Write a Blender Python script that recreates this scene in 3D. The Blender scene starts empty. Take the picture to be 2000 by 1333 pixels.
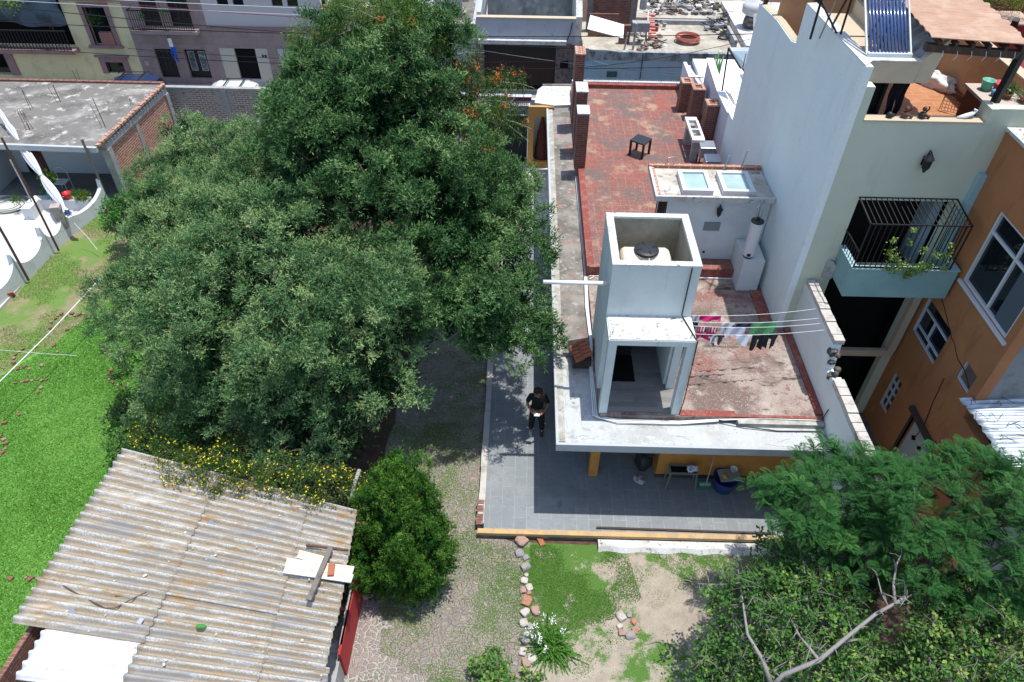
import bpy, bmesh, math, random
import numpy as np
from mathutils import Vector, Matrix

SC = bpy.context.scene
COL = SC.collection
# ------------------------------------------------------------------ camera
CAM_F, CAM_P, CAM_Y, CAM_R = 1411.5, math.radians(42.85), math.radians(-.67), math.radians(-.87)
CP = np.array([0., 0., 15.])
def _axes():
    cy, sy, cp, sp, cr, sr = math.cos(CAM_Y), math.sin(CAM_Y), math.cos(CAM_P), math.sin(CAM_P), math.cos(CAM_R), math.sin(CAM_R)
    f = np.array([sy*cp, cy*cp, -sp]); r = np.array([cy, -sy, 0.]); d = np.cross(f, r)
    return np.stack([cr*r+sr*d, -sr*r+cr*d, f])
AX = _axes()
cd = bpy.data.cameras.new('camera'); cam = bpy.data.objects.new('camera', cd); COL.objects.link(cam)
cd.sensor_width = 36; cd.lens = CAM_F/2000*36; cd.clip_end = 600; cd.clip_start = .2
mw = Matrix.Identity(4)
for i in range(3):
    mw[i][0] = AX[0][i]; mw[i][1] = -AX[1][i]; mw[i][2] = -AX[2][i]; mw[i][3] = CP[i]
cam.matrix_world = mw
SC.camera = cam
# ------------------------------------------------------------------ light
SUN = Vector((.165, .045, 1)).normalized()
w = bpy.data.worlds.new('World'); SC.world = w; w.use_nodes = True
nt = w.node_tree; bg = nt.nodes['Background']; sky = nt.nodes.new('ShaderNodeTexSky')
sky.sky_type = 'NISHITA'; sky.sun_disc = False
sky.sun_elevation = math.asin(SUN.z); sky.sun_rotation = math.atan2(SUN.x, SUN.y)
nt.links.new(sky.outputs[0], bg.inputs[0]); bg.inputs[1].default_value = .15
ld = bpy.data.lights.new('sun', 'SUN'); ld.energy = 3.25; ld.angle = math.radians(.5); ld.color = (1, .975, .925)
sun = bpy.data.objects.new('sun', ld); COL.objects.link(sun)
sun.rotation_euler = SUN.to_track_quat('Z', 'Y').to_euler(); sun.location = (0, 0, 40)
SC.view_settings.view_transform = 'Standard'; SC.view_settings.look = 'None'
SC.view_settings.exposure = 0.70; SC.view_settings.gamma = 1
# ------------------------------------------------------------------ measuring helper: pixel of the photograph + one known coordinate -> world point
def at(px, py, z=None, x=None, y=None):
    d = AX.T @ np.array([(px-1000)/CAM_F, (py-666.5)/CAM_F, 1.])
    if z is not None: t = (z-CP[2])/d[2]
    elif x is not None: t = (x-CP[0])/d[0]
    else: t = (y-CP[1])/d[1]
    return Vector(CP+t*d)
# ------------------------------------------------------------------ mesh builder
class MB:
    def __init__(s): s.v = []; s.f = []
    def add(s, vs, fs):
        n = len(s.v); s.v += [tuple(v) for v in vs]; s.f += [tuple(i+n for i in f) for f in fs]; return s
    def box(s, x0, x1, y0, y1, z0, z1):
        return s.add([(x0,y0,z0),(x1,y0,z0),(x1,y1,z0),(x0,y1,z0),(x0,y0,z1),(x1,y0,z1),(x1,y1,z1),(x0,y1,z1)],
                     [(0,3,2,1),(4,5,6,7),(0,1,5,4),(1,2,6,5),(2,3,7,6),(3,0,4,7)])
    def obox(s, c, size, rz=0, rx=0, ry=0):
        m = Matrix.Translation(Vector(c)) @ Matrix.Rotation(rz,4,'Z') @ Matrix.Rotation(rx,4,'X') @ Matrix.Rotation(ry,4,'Y')
        a, b, d = size[0]/2, size[1]/2, size[2]/2
        P = [(-a,-b,-d),(a,-b,-d),(a,b,-d),(-a,b,-d),(-a,-b,d),(a,-b,d),(a,b,d),(-a,b,d)]
        return s.add([m @ Vector(p) for p in P], [(0,3,2,1),(4,5,6,7),(0,1,5,4),(1,2,6,5),(2,3,7,6),(3,0,4,7)])
    def bar(s, a, b, wd, h=None):
        a, b = Vector(a), Vector(b); h = h or wd; d = (b-a)
        L = d.length; q = d.to_track_quat('X', 'Z'); m = Matrix.Translation((a+b)/2) @ q.to_matrix().to_4x4()
        P = [(-L/2,-wd/2,-h/2),(L/2,-wd/2,-h/2),(L/2,wd/2,-h/2),(-L/2,wd/2,-h/2),(-L/2,-wd/2,h/2),(L/2,-wd/2,h/2),(L/2,wd/2,h/2),(-L/2,wd/2,h/2)]
        return s.add([m @ Vector(p) for p in P], [(0,3,2,1),(4,5,6,7),(0,1,5,4),(1,2,6,5),(2,3,7,6),(3,0,4,7)])
    def tube(s, path, r, n=6, cap=True):
        path = [Vector(p) for p in path]; rs = r if isinstance(r, (list, tuple)) else [r]*len(path); base = len(s.v)
        prev = None; rings = []
        for i, p in enumerate(path):
            d = (path[min(i+1,len(path)-1)]-path[max(i-1,0)])
            d = d.normalized() if d.length > 1e-9 else Vector((0,0,1))
            if prev is None:
                u = d.orthogonal().normalized()
            else:
                u = prev - d*prev.dot(d)
                u = u.normalized() if u.length > 1e-6 else d.orthogonal().normalized()
            prev = u; v = d.cross(u)
            rings.append([p+(u*math.cos(2*math.pi*k/n)+v*math.sin(2*math.pi*k/n))*rs[i] for k in range(n)])
        vs = [q for rg in rings for q in rg]; fs = []
        for i in range(len(path)-1):
            for k in range(n): fs.append((i*n+k, i*n+(k+1)%n, (i+1)*n+(k+1)%n, (i+1)*n+k))
        if cap: fs.append(tuple(range(n))[::-1]); fs.append(tuple((len(path)-1)*n+k for k in range(n)))
        return s.add(vs, fs)
    def lathe(s, c, prof, n=16, axis='Z'):
        c = Vector(c); vs = []; fs = []
        for (r, h) in prof:
            for k in range(n):
                a = 2*math.pi*k/n; p = (r*math.cos(a), r*math.sin(a), h)
                if axis == 'X': p = (h, r*math.cos(a), r*math.sin(a))
                if axis == 'Y': p = (r*math.cos(a), h, r*math.sin(a))
                vs.append(c+Vector(p))
        for i in range(len(prof)-1):
            for k in range(n): fs.append((i*n+k, i*n+(k+1)%n, (i+1)*n+(k+1)%n, (i+1)*n+k))
        fs.append(tuple(range(n))[::-1]); fs.append(tuple((len(prof)-1)*n+k for k in range(n)))
        return s.add(vs, fs)
    def prism(s, poly, z0, z1):
        n = len(poly)
        vs = [(p[0],p[1],z0) for p in poly]+[(p[0],p[1],z1) for p in poly]
        return s.add(vs, [tuple(range(n))[::-1], tuple(range(n,2*n))]+[(i,(i+1)%n,n+(i+1)%n,n+i) for i in range(n)])
    def slab(s, pts, off):          # polygon in space extruded by off
        n = len(pts); pts = [Vector(p) for p in pts]; off = Vector(off)
        return s.add(pts+[p+off for p in pts], [tuple(range(n)), tuple(range(n,2*n))[::-1]]+[((i+1)%n,i,n+i,n+(i+1)%n) for i in range(n)])
    def rock(s, c, r, rnd, sq=(1,1,.7), sub=2, rough=.22):
        bm = bmesh.new(); bmesh.ops.create_icosphere(bm, subdivisions=sub, radius=1)
        ph = [rnd.uniform(0,6) for _ in range(6)]; rz = rnd.uniform(0,6)
        vs = []
        for v in bm.verts:
            p = v.co; k = 1+rough*(math.sin(p.x*2.3+ph[0])+math.sin(p.y*2.9+ph[1])+math.sin(p.z*3.1+ph[2]))/2+rough*.4*math.sin(p.x*5+p.y*6+ph[3])
            q = Vector((max(-.82,min(.82,p.x*k))*sq[0], max(-.82,min(.82,p.y*k))*sq[1], max(-.8,min(.75,p.z*k))*sq[2]))*r
            q.rotate(Matrix.Rotation(rz,3,'Z')); vs.append(q+Vector(c))
        fs = [tuple(v.index for v in f.verts) for f in bm.faces]; bm.free()
        return s.add(vs, fs)
    def grid(s, fn, nu, nv):
        vs = [fn(i/nu, j/nv) for j in range(nv+1) for i in range(nu+1)]
        return s.add(vs, [(j*(nu+1)+i, j*(nu+1)+i+1, (j+1)*(nu+1)+i+1, (j+1)*(nu+1)+i) for j in range(nv) for i in range(nu)])
    def build(s, name, mat, parent=None, label=None, smooth=False, local=False, bevel=0, solid=0):
        off = Vector((0,0,0))
        if parent and not local:
            q = parent
            while q: off += q.location; q = q.parent
        me = bpy.data.meshes.new(name); me.from_pydata([tuple(Vector(v)-off) for v in s.v], [], s.f)
        me.materials.append(mat); bm = bmesh.new(); bm.from_mesh(me); bmesh.ops.recalc_face_normals(bm, faces=bm.faces)
        bm.to_mesh(me); bm.free()
        if smooth:
            for p in me.polygons: p.use_smooth = True
        o = bpy.data.objects.new(name, me); COL.objects.link(o)
        if parent: o.parent = parent
        if label: o['label'] = label
        if bevel:
            b = o.modifiers.new('b', 'BEVEL'); b.width = bevel; b.segments = 2; b.limit_method = 'ANGLE'; b.angle_limit = .6
        if solid:
            b = o.modifiers.new('s', 'SOLIDIFY'); b.thickness = solid
        return o
def tag(o, label=None, cat=None, group=None, kind=None):
    if label: o['label'] = label
    if cat: o['category'] = cat
    if group: o['group'] = group
    if kind: o['kind'] = kind
    return o
def thing(name, label, cat, loc=(0,0,0), group=None, rz=0):
    o = bpy.data.objects.new(name, None); COL.objects.link(o); o.location = loc; o.rotation_euler = (0,0,rz); o.empty_display_size = .2
    return tag(o, label, cat, group)
def copy_tree(o, loc=None, parent=None, rz=None, scale=None):
    c = o.copy(); COL.objects.link(c); c.parent = parent
    if loc is not None: c.location = loc
    if rz is not None: c.rotation_euler = (0,0,rz)
    if scale is not None: c.scale = scale
    for ch in o.children: copy_tree(ch, None, c)
    return c
def wallgrid(mb, plane, pos, th, u0, u1, z0, z1, holes):
    """wall with openings; plane 'y': wall in x-z at y=pos..pos+th ; 'x': wall in y-z at x=pos..pos+th ; holes (u0,u1,z0,z1)"""
    us = sorted({u0, u1, *[h[0] for h in holes], *[h[1] for h in holes]}); us = [u for u in us if u0 <= u <= u1]
    for a, b in zip(us, us[1:]):
        m = (a+b)/2; hs = sorted([(h[2], h[3]) for h in holes if h[0] < m < h[1]]); z = z0
        for (h0, h1) in hs+[(z1, z1)]:
            if h0 > z+1e-4:
                if plane == 'y': mb.box(a, b, pos, pos+th, z, h0)
                else: mb.box(pos, pos+th, a, b, z, h0)
            z = max(z, h1)
    return mb
# ------------------------------------------------------------------ materials
def N(nt, t, ins=None, **pr):
    n = nt.nodes.new(t)
    for k, v in pr.items(): setattr(n, k, v)
    for k, v in (ins or {}).items():
        if isinstance(v, bpy.types.NodeSocket): nt.links.new(v, n.inputs[k])
        else: n.inputs[k].default_value = v
    return n
def c4(c): return (c[0], c[1], c[2], 1)
def mixc(nt, f, a, b, mode='MIX'):
    n = nt.nodes.new('ShaderNodeMix'); n.data_type = 'RGBA'; n.blend_type = mode
    for i, v in ((0, f), (6, a), (7, b)):
        if isinstance(v, bpy.types.NodeSocket): nt.links.new(v, n.inputs[i])
        elif i: n.inputs[i].default_value = c4(v)
        else: n.inputs[i].default_value = v
    return n.outputs[2]
def boxcoord(nt):
    g = N(nt, 'ShaderNodeNewGeometry'); sp = N(nt, 'ShaderNodeSeparateXYZ', {0: g.outputs['Position']})
    sn = N(nt, 'ShaderNodeSeparateXYZ', {0: g.outputs['True Normal']})
    def big(k):
        a = N(nt, 'ShaderNodeMath', {0: sn.outputs[k]}, operation='ABSOLUTE')
        return N(nt, 'ShaderNodeMath', {0: a.outputs[0], 1: .7}, operation='GREATER_THAN').outputs[0]
    fx, fz = big(0), big(2)
    u = N(nt, 'ShaderNodeMix', {0: fx, 2: sp.outputs[0], 3: sp.outputs[1]}).outputs[0]
    v = N(nt, 'ShaderNodeMix', {0: fz, 2: sp.outputs[2], 3: sp.outputs[1]}).outputs[0]
    return N(nt, 'ShaderNodeCombineXYZ', {0: u, 1: v}).outputs[0]
def mat(name, col, layers=(), rough=.85, bump=0, bscale=30, metal=0, spec=.35, pat=None, coat=0):
    m = bpy.data.materials.new(name); m.use_nodes = True; nt = m.node_tree
    bs = nt.nodes['Principled BSDF']; bs.inputs['Roughness'].default_value = rough
    bs.inputs['Metallic'].default_value = metal; bs.inputs['Specular IOR Level'].default_value = spec
    if coat: bs.inputs['Coat Weight'].default_value = coat
    pos = N(nt, 'ShaderNodeNewGeometry').outputs['Position']
    c = N(nt, 'ShaderNodeRGB').outputs[0]; c.default_value = c4(col); hsrc = None
    if pat:
        kind, a, b, mort, bw, bh, ms, off = pat
        v = boxcoord(nt)
        br = N(nt, 'ShaderNodeTexBrick', {'Vector': v, 'Color1': c4(a), 'Color2': c4(b), 'Mortar': c4(mort), 'Scale': 1.,
               'Mortar Size': ms, 'Mortar Smooth': .2, 'Bias': 0., 'Brick Width': bw, 'Row Height': bh}, offset=off, offset_frequency=2)
        c = br.outputs[0]; hsrc = N(nt, 'ShaderNodeMath', {0: 1., 1: br.outputs[1]}, operation='SUBTRACT').outputs[0]
    for L in layers:
        col2, sc, lo, hi = L[:4]; st = L[4] if len(L) > 4 else (1,1,1)
        mp = N(nt, 'ShaderNodeMapping', {'Vector': pos, 'Scale': st, 'Location': (sc*1.7, sc*.31, lo*9)})
        no = N(nt, 'ShaderNodeTexNoise', {'Vector': mp.outputs[0], 'Scale': sc, 'Detail': 6., 'Roughness': .62})
        mr = N(nt, 'ShaderNodeMapRange', {0: no.outputs[0], 1: lo, 2: hi})
        c = mixc(nt, mr.outputs[0], c, col2)
    nt.links.new(c, bs.inputs['Base Color'])
    if bump or hsrc:
        no = N(nt, 'ShaderNodeTexNoise', {'Vector': pos, 'Scale': float(bscale), 'Detail': 4.})
        h = no.outputs[0]
        if hsrc: h = N(nt, 'ShaderNodeMath', {0: h, 1: hsrc}, operation='ADD').outputs[0]
        bp = N(nt, 'ShaderNodeBump', {'Height': h, 'Strength': bump or .4, 'Distance': .02}); nt.links.new(bp.outputs[0], bs.inputs['Normal'])
    return m
def leafmat(name, a, b, c3=None, trans=.3, rough=.55, dead=None):
    m = bpy.data.materials.new(name); m.use_nodes = True; nt = m.node_tree; bs = nt.nodes['Principled BSDF']
    at_ = N(nt, 'ShaderNodeAttribute', attribute_name='tint')
    rp = N(nt, 'ShaderNodeValToRGB', {0: at_.outputs['Fac']})
    e = rp.color_ramp.elements; e[0].color = c4(a); e[1].color = c4(b)
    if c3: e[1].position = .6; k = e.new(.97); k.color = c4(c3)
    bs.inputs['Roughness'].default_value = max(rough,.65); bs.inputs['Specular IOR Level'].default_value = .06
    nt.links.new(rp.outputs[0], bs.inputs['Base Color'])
    tr = N(nt, 'ShaderNodeBsdfTranslucent', {0: rp.outputs[0]}); mx = N(nt, 'ShaderNodeMixShader', {0: trans, 1: bs.outputs[0], 2: tr.outputs[0]})
    nt.links.new(mx.outputs[0], nt.nodes['Material Output'].inputs[0])
    return m
def glassmat(name, col, rough=.08):
    return mat(name, col, (), rough=rough, spec=.45)

WHITE = mat('white_render', (.60,.65,.65), [((.50,.54,.55),1.2,.45,.8),((.30,.31,.31),9,.66,.78),((.42,.42,.42),3,.62,.85,(4,4,.5))], bump=.15)
SIDEW = mat('white_side_render', (.74,.81,.78), [((.69,.76,.74),.7,.4,.7),((.30,.31,.33),5,.67,.82,(1,1,.35)),((.62,.66,.66),14,.56,.8),((.62,.67,.66),2.2,.55,.85,(1,1,.3)),((.46,.50,.50),6,.67,.82,(1,1,.12))], bump=.2, bscale=18)
TOWER = mat('tower_render', (.60,.66,.64), [((.52,.57,.56),1.1,.4,.7),((.46,.50,.49),3.5,.56,.75,(1,1,.2)),((.33,.36,.35),7,.64,.80,(1,1,.13)),((.16,.17,.17),5,.70,.86,(1,1,.3))], bump=.12)
RIM = mat('worn_white_concrete', (.52,.52,.50), [((.40,.39,.36),2.2,.5,.66),((.11,.105,.095),8,.58,.68),((.64,.64,.62),17,.58,.68)], bump=.3)
EAVE = mat('white_roof_coat', (.43,.445,.44), [((.35,.35,.335),1.0,.45,.65),((.36,.355,.33),3.2,.56,.68),((.09,.085,.075),22,.645,.68),((.30,.28,.235),1.6,.62,.70),((.51,.52,.52),9,.56,.66),((.26,.25,.22),.8,.60,.68)], bump=.25)
FASCIA = mat('grey_fascia', (.40,.42,.43), [((.33,.35,.35),2,.5,.7),((.16,.16,.16),6,.68,.8)], bump=.1)
GUTTER = mat('mossy_cement', (.30,.29,.24), [((.44,.43,.40),4,.45,.65),((.12,.12,.09),7,.58,.75)], bump=.3)
REDROOF = mat('worn_red_roof_paint', (.31,.25,.21), [((.22,.10,.08),.6,.47,.60),((.15,.10,.083),.8,.46,.58),((.38,.325,.28),2.0,.53,.66),((.44,.40,.36),34,.55,.70),((.17,.085,.07),5,.56,.68),((.07,.06,.05),1.7,.60,.66,(.5,1.6,1)),((.12,.095,.08),45,.54,.68)], bump=.35)
REDTRIM = mat('red_roof_paint', (.23,.055,.042), [((.27,.13,.10),4,.50,.66),((.13,.06,.05),7,.56,.7),((.36,.31,.27),14,.60,.70)], bump=.25)
TERRA = mat('terracotta_roof_tile', (.3,.1,.07), [((.26,.08,.06),.6,.50,.70),((.13,.10,.09),1.0,.48,.62),((.33,.21,.145),1.5,.53,.64),((.15,.085,.065),7,.54,.68),((.40,.20,.16),22,.56,.68)], bump=.35,
            pat=('b', (.225,.095,.075), (.19,.08,.065), (.30,.18,.145), .28, .28, .009, 0))
STRIP = mat('stained_roof_strip', (.25,.225,.20), [((.13,.12,.10),1.3,.42,.6),((.33,.12,.095),2.2,.56,.72),((.42,.39,.35),6,.56,.72)], bump=.3)
BRICK = mat('old_brick', (.3,.12,.08), [((.13,.065,.05),3,.5,.75),((.09,.06,.055),10,.6,.8)], bump=.7, pat=('b', (.26,.095,.06), (.17,.06,.045), (.24,.19,.16), .26, .075, .011, .5))
BRICKO = mat('orange_brick', (.3,.12,.08), [((.34,.17,.11),4,.5,.7),((.20,.10,.07),11,.6,.8)], bump=.8, pat=('b', (.42,.15,.08), (.34,.11,.06), (.52,.42,.34), .30, .095, .018, .5))
BRICKG = mat('greyed_brick', (.3,.12,.08), [((.36,.335,.31),1.6,.48,.62),((.13,.11,.10),5,.58,.72)], bump=.8, pat=('b', (.27,.19,.16), (.20,.14,.12), (.52,.49,.45), .28, .095, .018, .5))
CONC = mat('grey_concrete', (.30,.30,.29), [((.42,.41,.39),3,.5,.7),((.16,.155,.145),5,.56,.75)], bump=.35)
OLDROOF = mat('weathered_roof_slab', (.155,.145,.13), [((.34,.32,.29),.6,.52,.68,(1,1.5,1)),((.085,.08,.07),1.0,.50,.66),((.50,.47,.43),2.6,.56,.68),((.22,.205,.185),18,.5,.7)], bump=.35)
INNERT = mat('tank_pit_cement', (.30,.285,.23), [((.20,.19,.14),2,.45,.7),((.36,.35,.30),5,.55,.8)], bump=.2)
TAN = mat('olive_tan_render', (.53,.56,.44), [((.48,.52,.42),.8,.4,.7),((.42,.45,.37),2.4,.58,.85,(1,1,.22)),((.34,.36,.30),6,.67,.82,(1,1,.12)),((.20,.20,.18),7,.68,.85)], bump=.12)
TANL = mat('sand_render', (.50,.41,.29), [((.44,.37,.27),2,.4,.7)], bump=.1)
TEAL = mat('teal_render', (.22,.36,.35), [((.19,.31,.31),2,.4,.7),((.12,.16,.16),9,.66,.8)], bump=.1)
TEALL = mat('light_teal_trim', (.30,.45,.47), rough=.8)
ORANGE = mat('orange_render', (.39,.168,.068), [((.33,.14,.058),1.0,.4,.7),((.27,.115,.05),2.6,.55,.7,(1,1,.25)),((.24,.09,.04),5,.66,.8),((.48,.20,.07),2.3,.6,.8)], bump=.2)
OCHRE = mat('ochre_render', (.50,.23,.055), [((.42,.19,.045),2,.5,.7),((.25,.13,.05),6,.68,.8)], bump=.1)
YELLOW = mat('yellow_curb_paint', (.50,.33,.15), [((.40,.28,.16),4,.45,.6),((.46,.40,.32),2,.58,.66),((.2,.14,.09),14,.64,.72)], bump=.2)
PTILE = mat('grey_patio_tile', (.2,.2,.2), [((.17,.185,.195),1.2,.45,.7),((.24,.255,.255),.7,.5,.7),((.16,.17,.175),6,.52,.75),((.13,.13,.125),2.5,.62,.72),((.28,.285,.28),14,.6,.72)], rough=.6, bump=.08, spec=.4,
            pat=('b', (.205,.225,.23), (.175,.195,.20), (.30,.315,.315), .60, .30, .007, .5))
def fix_rot(m):      # tiles run away from the camera: swap the two axes
    for n in list(m.node_tree.nodes):
        if n.type == 'TEX_BRICK':
            l = n.inputs['Vector'].links[0]; s = l.from_socket
            mp = N(m.node_tree, 'ShaderNodeMapping', {'Vector': s, 'Rotation': (0,0,math.pi/2)}); m.node_tree.links.new(mp.outputs[0], n.inputs['Vector'])
    return m
fix_rot(PTILE)
WTILE = mat('grey_wood_tile', (.2,.2,.2), [((.24,.23,.21),3,.5,.75,(1,5,1))], rough=.6, pat=('b', (.235,.225,.205), (.15,.145,.135), (.20,.19,.18), .9, .16, .004, .4))
BLACK = mat('black_iron', (.012,.012,.013), rough=.5, spec=.4)
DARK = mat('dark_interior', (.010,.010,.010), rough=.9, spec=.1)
DGLASS = glassmat('dark_window_glass', (.010,.013,.016), .05)
ALU = mat('white_aluminium', (.55,.58,.60), rough=.5)
STEEL = mat('dull_steel', (.45,.46,.46), rough=.35, metal=.8)
RUST = mat('rusty_rod', (.10,.055,.038), [((.18,.09,.05),20,.5,.7)], rough=.9)
GALV = mat('old_galvanised', (.40,.41,.41), [((.20,.20,.20),5,.55,.75)], rough=.5, metal=.4)
PVC = mat('white_pvc', (.72,.72,.71), [((.55,.52,.46),6,.6,.8)], rough=.5)
CREAM = mat('cream_plastic', (.72,.63,.48), [((.66,.57,.43),3,.5,.8)], rough=.45)
BLKPL = mat('black_plastic', (.02,.022,.024), rough=.45)
WOODD = mat('dark_wood', (.055,.035,.024), [((.10,.065,.045),8,.5,.7,(1,6,1))], rough=.8)
WOODB = mat('weathered_board', (.16,.145,.125), [((.09,.08,.07),6,.5,.7,(1,1,8))], rough=.9, bump=.4)
# ------------------------------------------------------------------ ground
def flat(name, poly, z, m, kind='structure'):
    mb = MB(); mb.add([(p[0],p[1],z) for p in poly], [tuple(range(len(poly)))]); o = mb.build(name, m); o['kind'] = kind; return o
def groundmat(name, dirt, dirt2, grass, grass2, thr, sc=.9, bump=.5, gsc=40, blobs=()):
    m = bpy.data.materials.new(name); m.use_nodes = True; nt = m.node_tree; bs = nt.nodes['Principled BSDF']; bs.inputs['Roughness'].default_value = .95
    bs.inputs['Specular IOR Level'].default_value = .1
    pos = N(nt, 'ShaderNodeNewGeometry').outputs['Position']
    n1 = N(nt, 'ShaderNodeTexNoise', {'Vector': pos, 'Scale': sc, 'Detail': 7., 'Roughness': .65}).outputs[0]
    n2 = N(nt, 'ShaderNodeTexNoise', {'Vector': pos, 'Scale': float(gsc), 'Detail': 5., 'Roughness': .7}).outputs[0]
    n3 = N(nt, 'ShaderNodeTexNoise', {'Vector': pos, 'Scale': 4., 'Detail': 5., 'Roughness': .7}).outputs[0]
    d = mixc(nt, N(nt, 'ShaderNodeMapRange', {0: n3, 1: .4, 2: .65}).outputs[0], dirt, dirt2)
    d = mixc(nt, N(nt, 'ShaderNodeMapRange', {0: n2, 1: .56, 2: .66}).outputs[0], d, tuple(x*.55 for x in dirt))
    g = mixc(nt, N(nt, 'ShaderNodeMapRange', {0: n2, 1: .38, 2: .62}).outputs[0], grass, grass2)
    s = N(nt, 'ShaderNodeMath', {0: n1, 1: N(nt, 'ShaderNodeMath', {0: n2, 1: .34}, operation='MULTIPLY').outputs[0]}, operation='ADD').outputs[0]
    for (bx_, by_, br_, am) in blobs:      # where the turf is denser or worn bare
        dst = N(nt, 'ShaderNodeVectorMath', {0: pos, 1: (bx_, by_, -.2)}, operation='DISTANCE').outputs['Value']
        add = N(nt, 'ShaderNodeMapRange', {0: dst, 1: 0., 2: br_, 3: am, 4: 0.}).outputs[0]
        s = N(nt, 'ShaderNodeMath', {0: s, 1: add}, operation='ADD').outputs[0]
    f = N(nt, 'ShaderNodeMapRange', {0: s, 1: thr, 2: thr+.10}).outputs[0]
    nt.links.new(mixc(nt, f, d, g), bs.inputs['Base Color'])
    bp = N(nt, 'ShaderNodeBump', {'Height': n2, 'Strength': bump, 'Distance': .03}); nt.links.new(bp.outputs[0], bs.inputs['Normal'])
    return m
EARTH = groundmat('bare_earth', (.115,.072,.052), (.07,.045,.034), (.07,.11,.03), (.04,.07,.02), .80)
DIRTG = groundmat('garden_dirt', (.36,.31,.245), (.28,.24,.19), (.095,.19,.04), (.06,.125,.025), .685, sc=2.2, blobs=((.9,8.6,1.3,.22),(1.9,8.2,1.2,.20),(1.0,7.8,.9,.12),(2.0,9.2,.8,.12),(3.3,9.0,.8,.12),(4.4,9.0,.7,.1),(3.2,6.7,1.0,.16),(2.4,6.3,.8,.1),(3.4,7.9,.9,-.2),(2.2,6.6,.5,-.06),(1.3,8.0,.35,-.2),(2.4,8.6,.45,-.22),(.8,8.95,.3,-.12),(1.6,8.75,.3,-.15),(1.1,7.3,.4,-.2),(1.5,6.2,.8,-.1),(3.0,7.9,.5,-.1)))
LAWNB = groundmat('lawn_base', (.20,.19,.08), (.13,.15,.05), (.16,.35,.08), (.10,.25,.045), .44, sc=.5)
DRYL = groundmat('dry_lawn', (.26,.225,.13), (.19,.18,.09), (.15,.24,.06), (.10,.17,.04), .60, sc=.8)
ASPH = mat('street_cobble', (.20,.19,.18), [((.14,.135,.13),3,.5,.7)], bump=.4)
def cobblemat(name, scale, gr, stones, thr=.06, mossy=.6, soft=.08, bury=.22):
    m = bpy.data.materials.new(name); m.use_nodes = True; nt = m.node_tree; bs = nt.nodes['Principled BSDF']; bs.inputs['Roughness'].default_value = .9
    pos = N(nt, 'ShaderNodeNewGeometry').outputs['Position']
    wn = N(nt, 'ShaderNodeTexNoise', {'Vector': pos, 'Scale': 3., 'Detail': 3.})
    wv = N(nt, 'ShaderNodeVectorMath', {0: pos, 1: N(nt, 'ShaderNodeVectorMath', {0: wn.outputs['Color'], 3: .30}, operation='SCALE').outputs[0]}, operation='ADD').outputs[0]
    ve = N(nt, 'ShaderNodeTexVoronoi', {'Vector': wv, 'Scale': scale}, feature='DISTANCE_TO_EDGE', voronoi_dimensions='2D').outputs[0]
    vc = N(nt, 'ShaderNodeTexVoronoi', {'Vector': wv, 'Scale': scale}, voronoi_dimensions='2D').outputs['Color']
    sp = N(nt, 'ShaderNodeSeparateColor', {0: vc})
    rp = N(nt, 'ShaderNodeValToRGB', {0: sp.outputs[0]}); e = rp.color_ramp.elements; e[0].color = c4(stones[0]); e[1].color = c4(stones[-1])
    for i, s in enumerate(stones[1:-1]): k = e.new((i+1)/(len(stones)-1)); k.color = c4(s)
    fine = N(nt, 'ShaderNodeTexNoise', {'Vector': pos, 'Scale': 35., 'Detail': 5., 'Roughness': .7}).outputs[0]
    st = mixc(nt, N(nt, 'ShaderNodeMapRange', {0: fine, 1: .45, 2: .7}).outputs[0], rp.outputs[0], (.30,.27,.24))
    big = N(nt, 'ShaderNodeTexNoise', {'Vector': pos, 'Scale': .9, 'Detail': 6., 'Roughness': .7}).outputs[0]
    tt = N(nt, 'ShaderNodeMath', {0: N(nt, 'ShaderNodeMath', {0: big, 1: .55}, operation='MULTIPLY').outputs[0], 1: fine}, operation='ADD').outputs[0]
    g = mixc(nt, N(nt, 'ShaderNodeMapRange', {0: tt, 1: mossy+.19, 2: mossy+.27}).outputs[0], gr, (.09,.15,.035))
    buried = N(nt, 'ShaderNodeMapRange', {0: big, 1: .35, 2: .7, 3: .0, 4: bury}).outputs[0]
    a = N(nt, 'ShaderNodeMath', {0: ve, 1: N(nt, 'ShaderNodeMath', {0: buried, 1: thr}, operation='ADD').outputs[0]}, operation='SUBTRACT').outputs[0]
    a = N(nt, 'ShaderNodeMath', {0: a, 1: N(nt, 'ShaderNodeMath', {0: fine, 1: .12}, operation='MULTIPLY').outputs[0]}, operation='ADD').outputs[0]
    f = N(nt, 'ShaderNodeMapRange', {0: a, 1: .03, 2: soft}).outputs[0]
    nt.links.new(mixc(nt, f, g, st), bs.inputs['Base Color'])
    h = N(nt, 'ShaderNodeMath', {0: f, 1: fine}, operation='ADD').outputs[0]
    bp = N(nt, 'ShaderNodeBump', {'Height': h, 'Strength': .9, 'Distance': .05}); nt.links.new(bp.outputs[0], bs.inputs['Normal'])
    return m
COBBLE = cobblemat('cobbled_path', 8.0, (.37,.32,.265), [(.30,.21,.18),(.26,.24,.22),(.38,.28,.235),(.24,.20,.18),(.40,.35,.30)], thr=.02, mossy=.55, soft=.20, bury=.34)
COBBLEL = cobblemat('cobble_pink', 9.0, (.46,.43,.39), [(.34,.235,.195),(.29,.235,.21),(.40,.30,.25),(.32,.24,.20)], thr=.02, mossy=.66, soft=.14, bury=.25)

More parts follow.
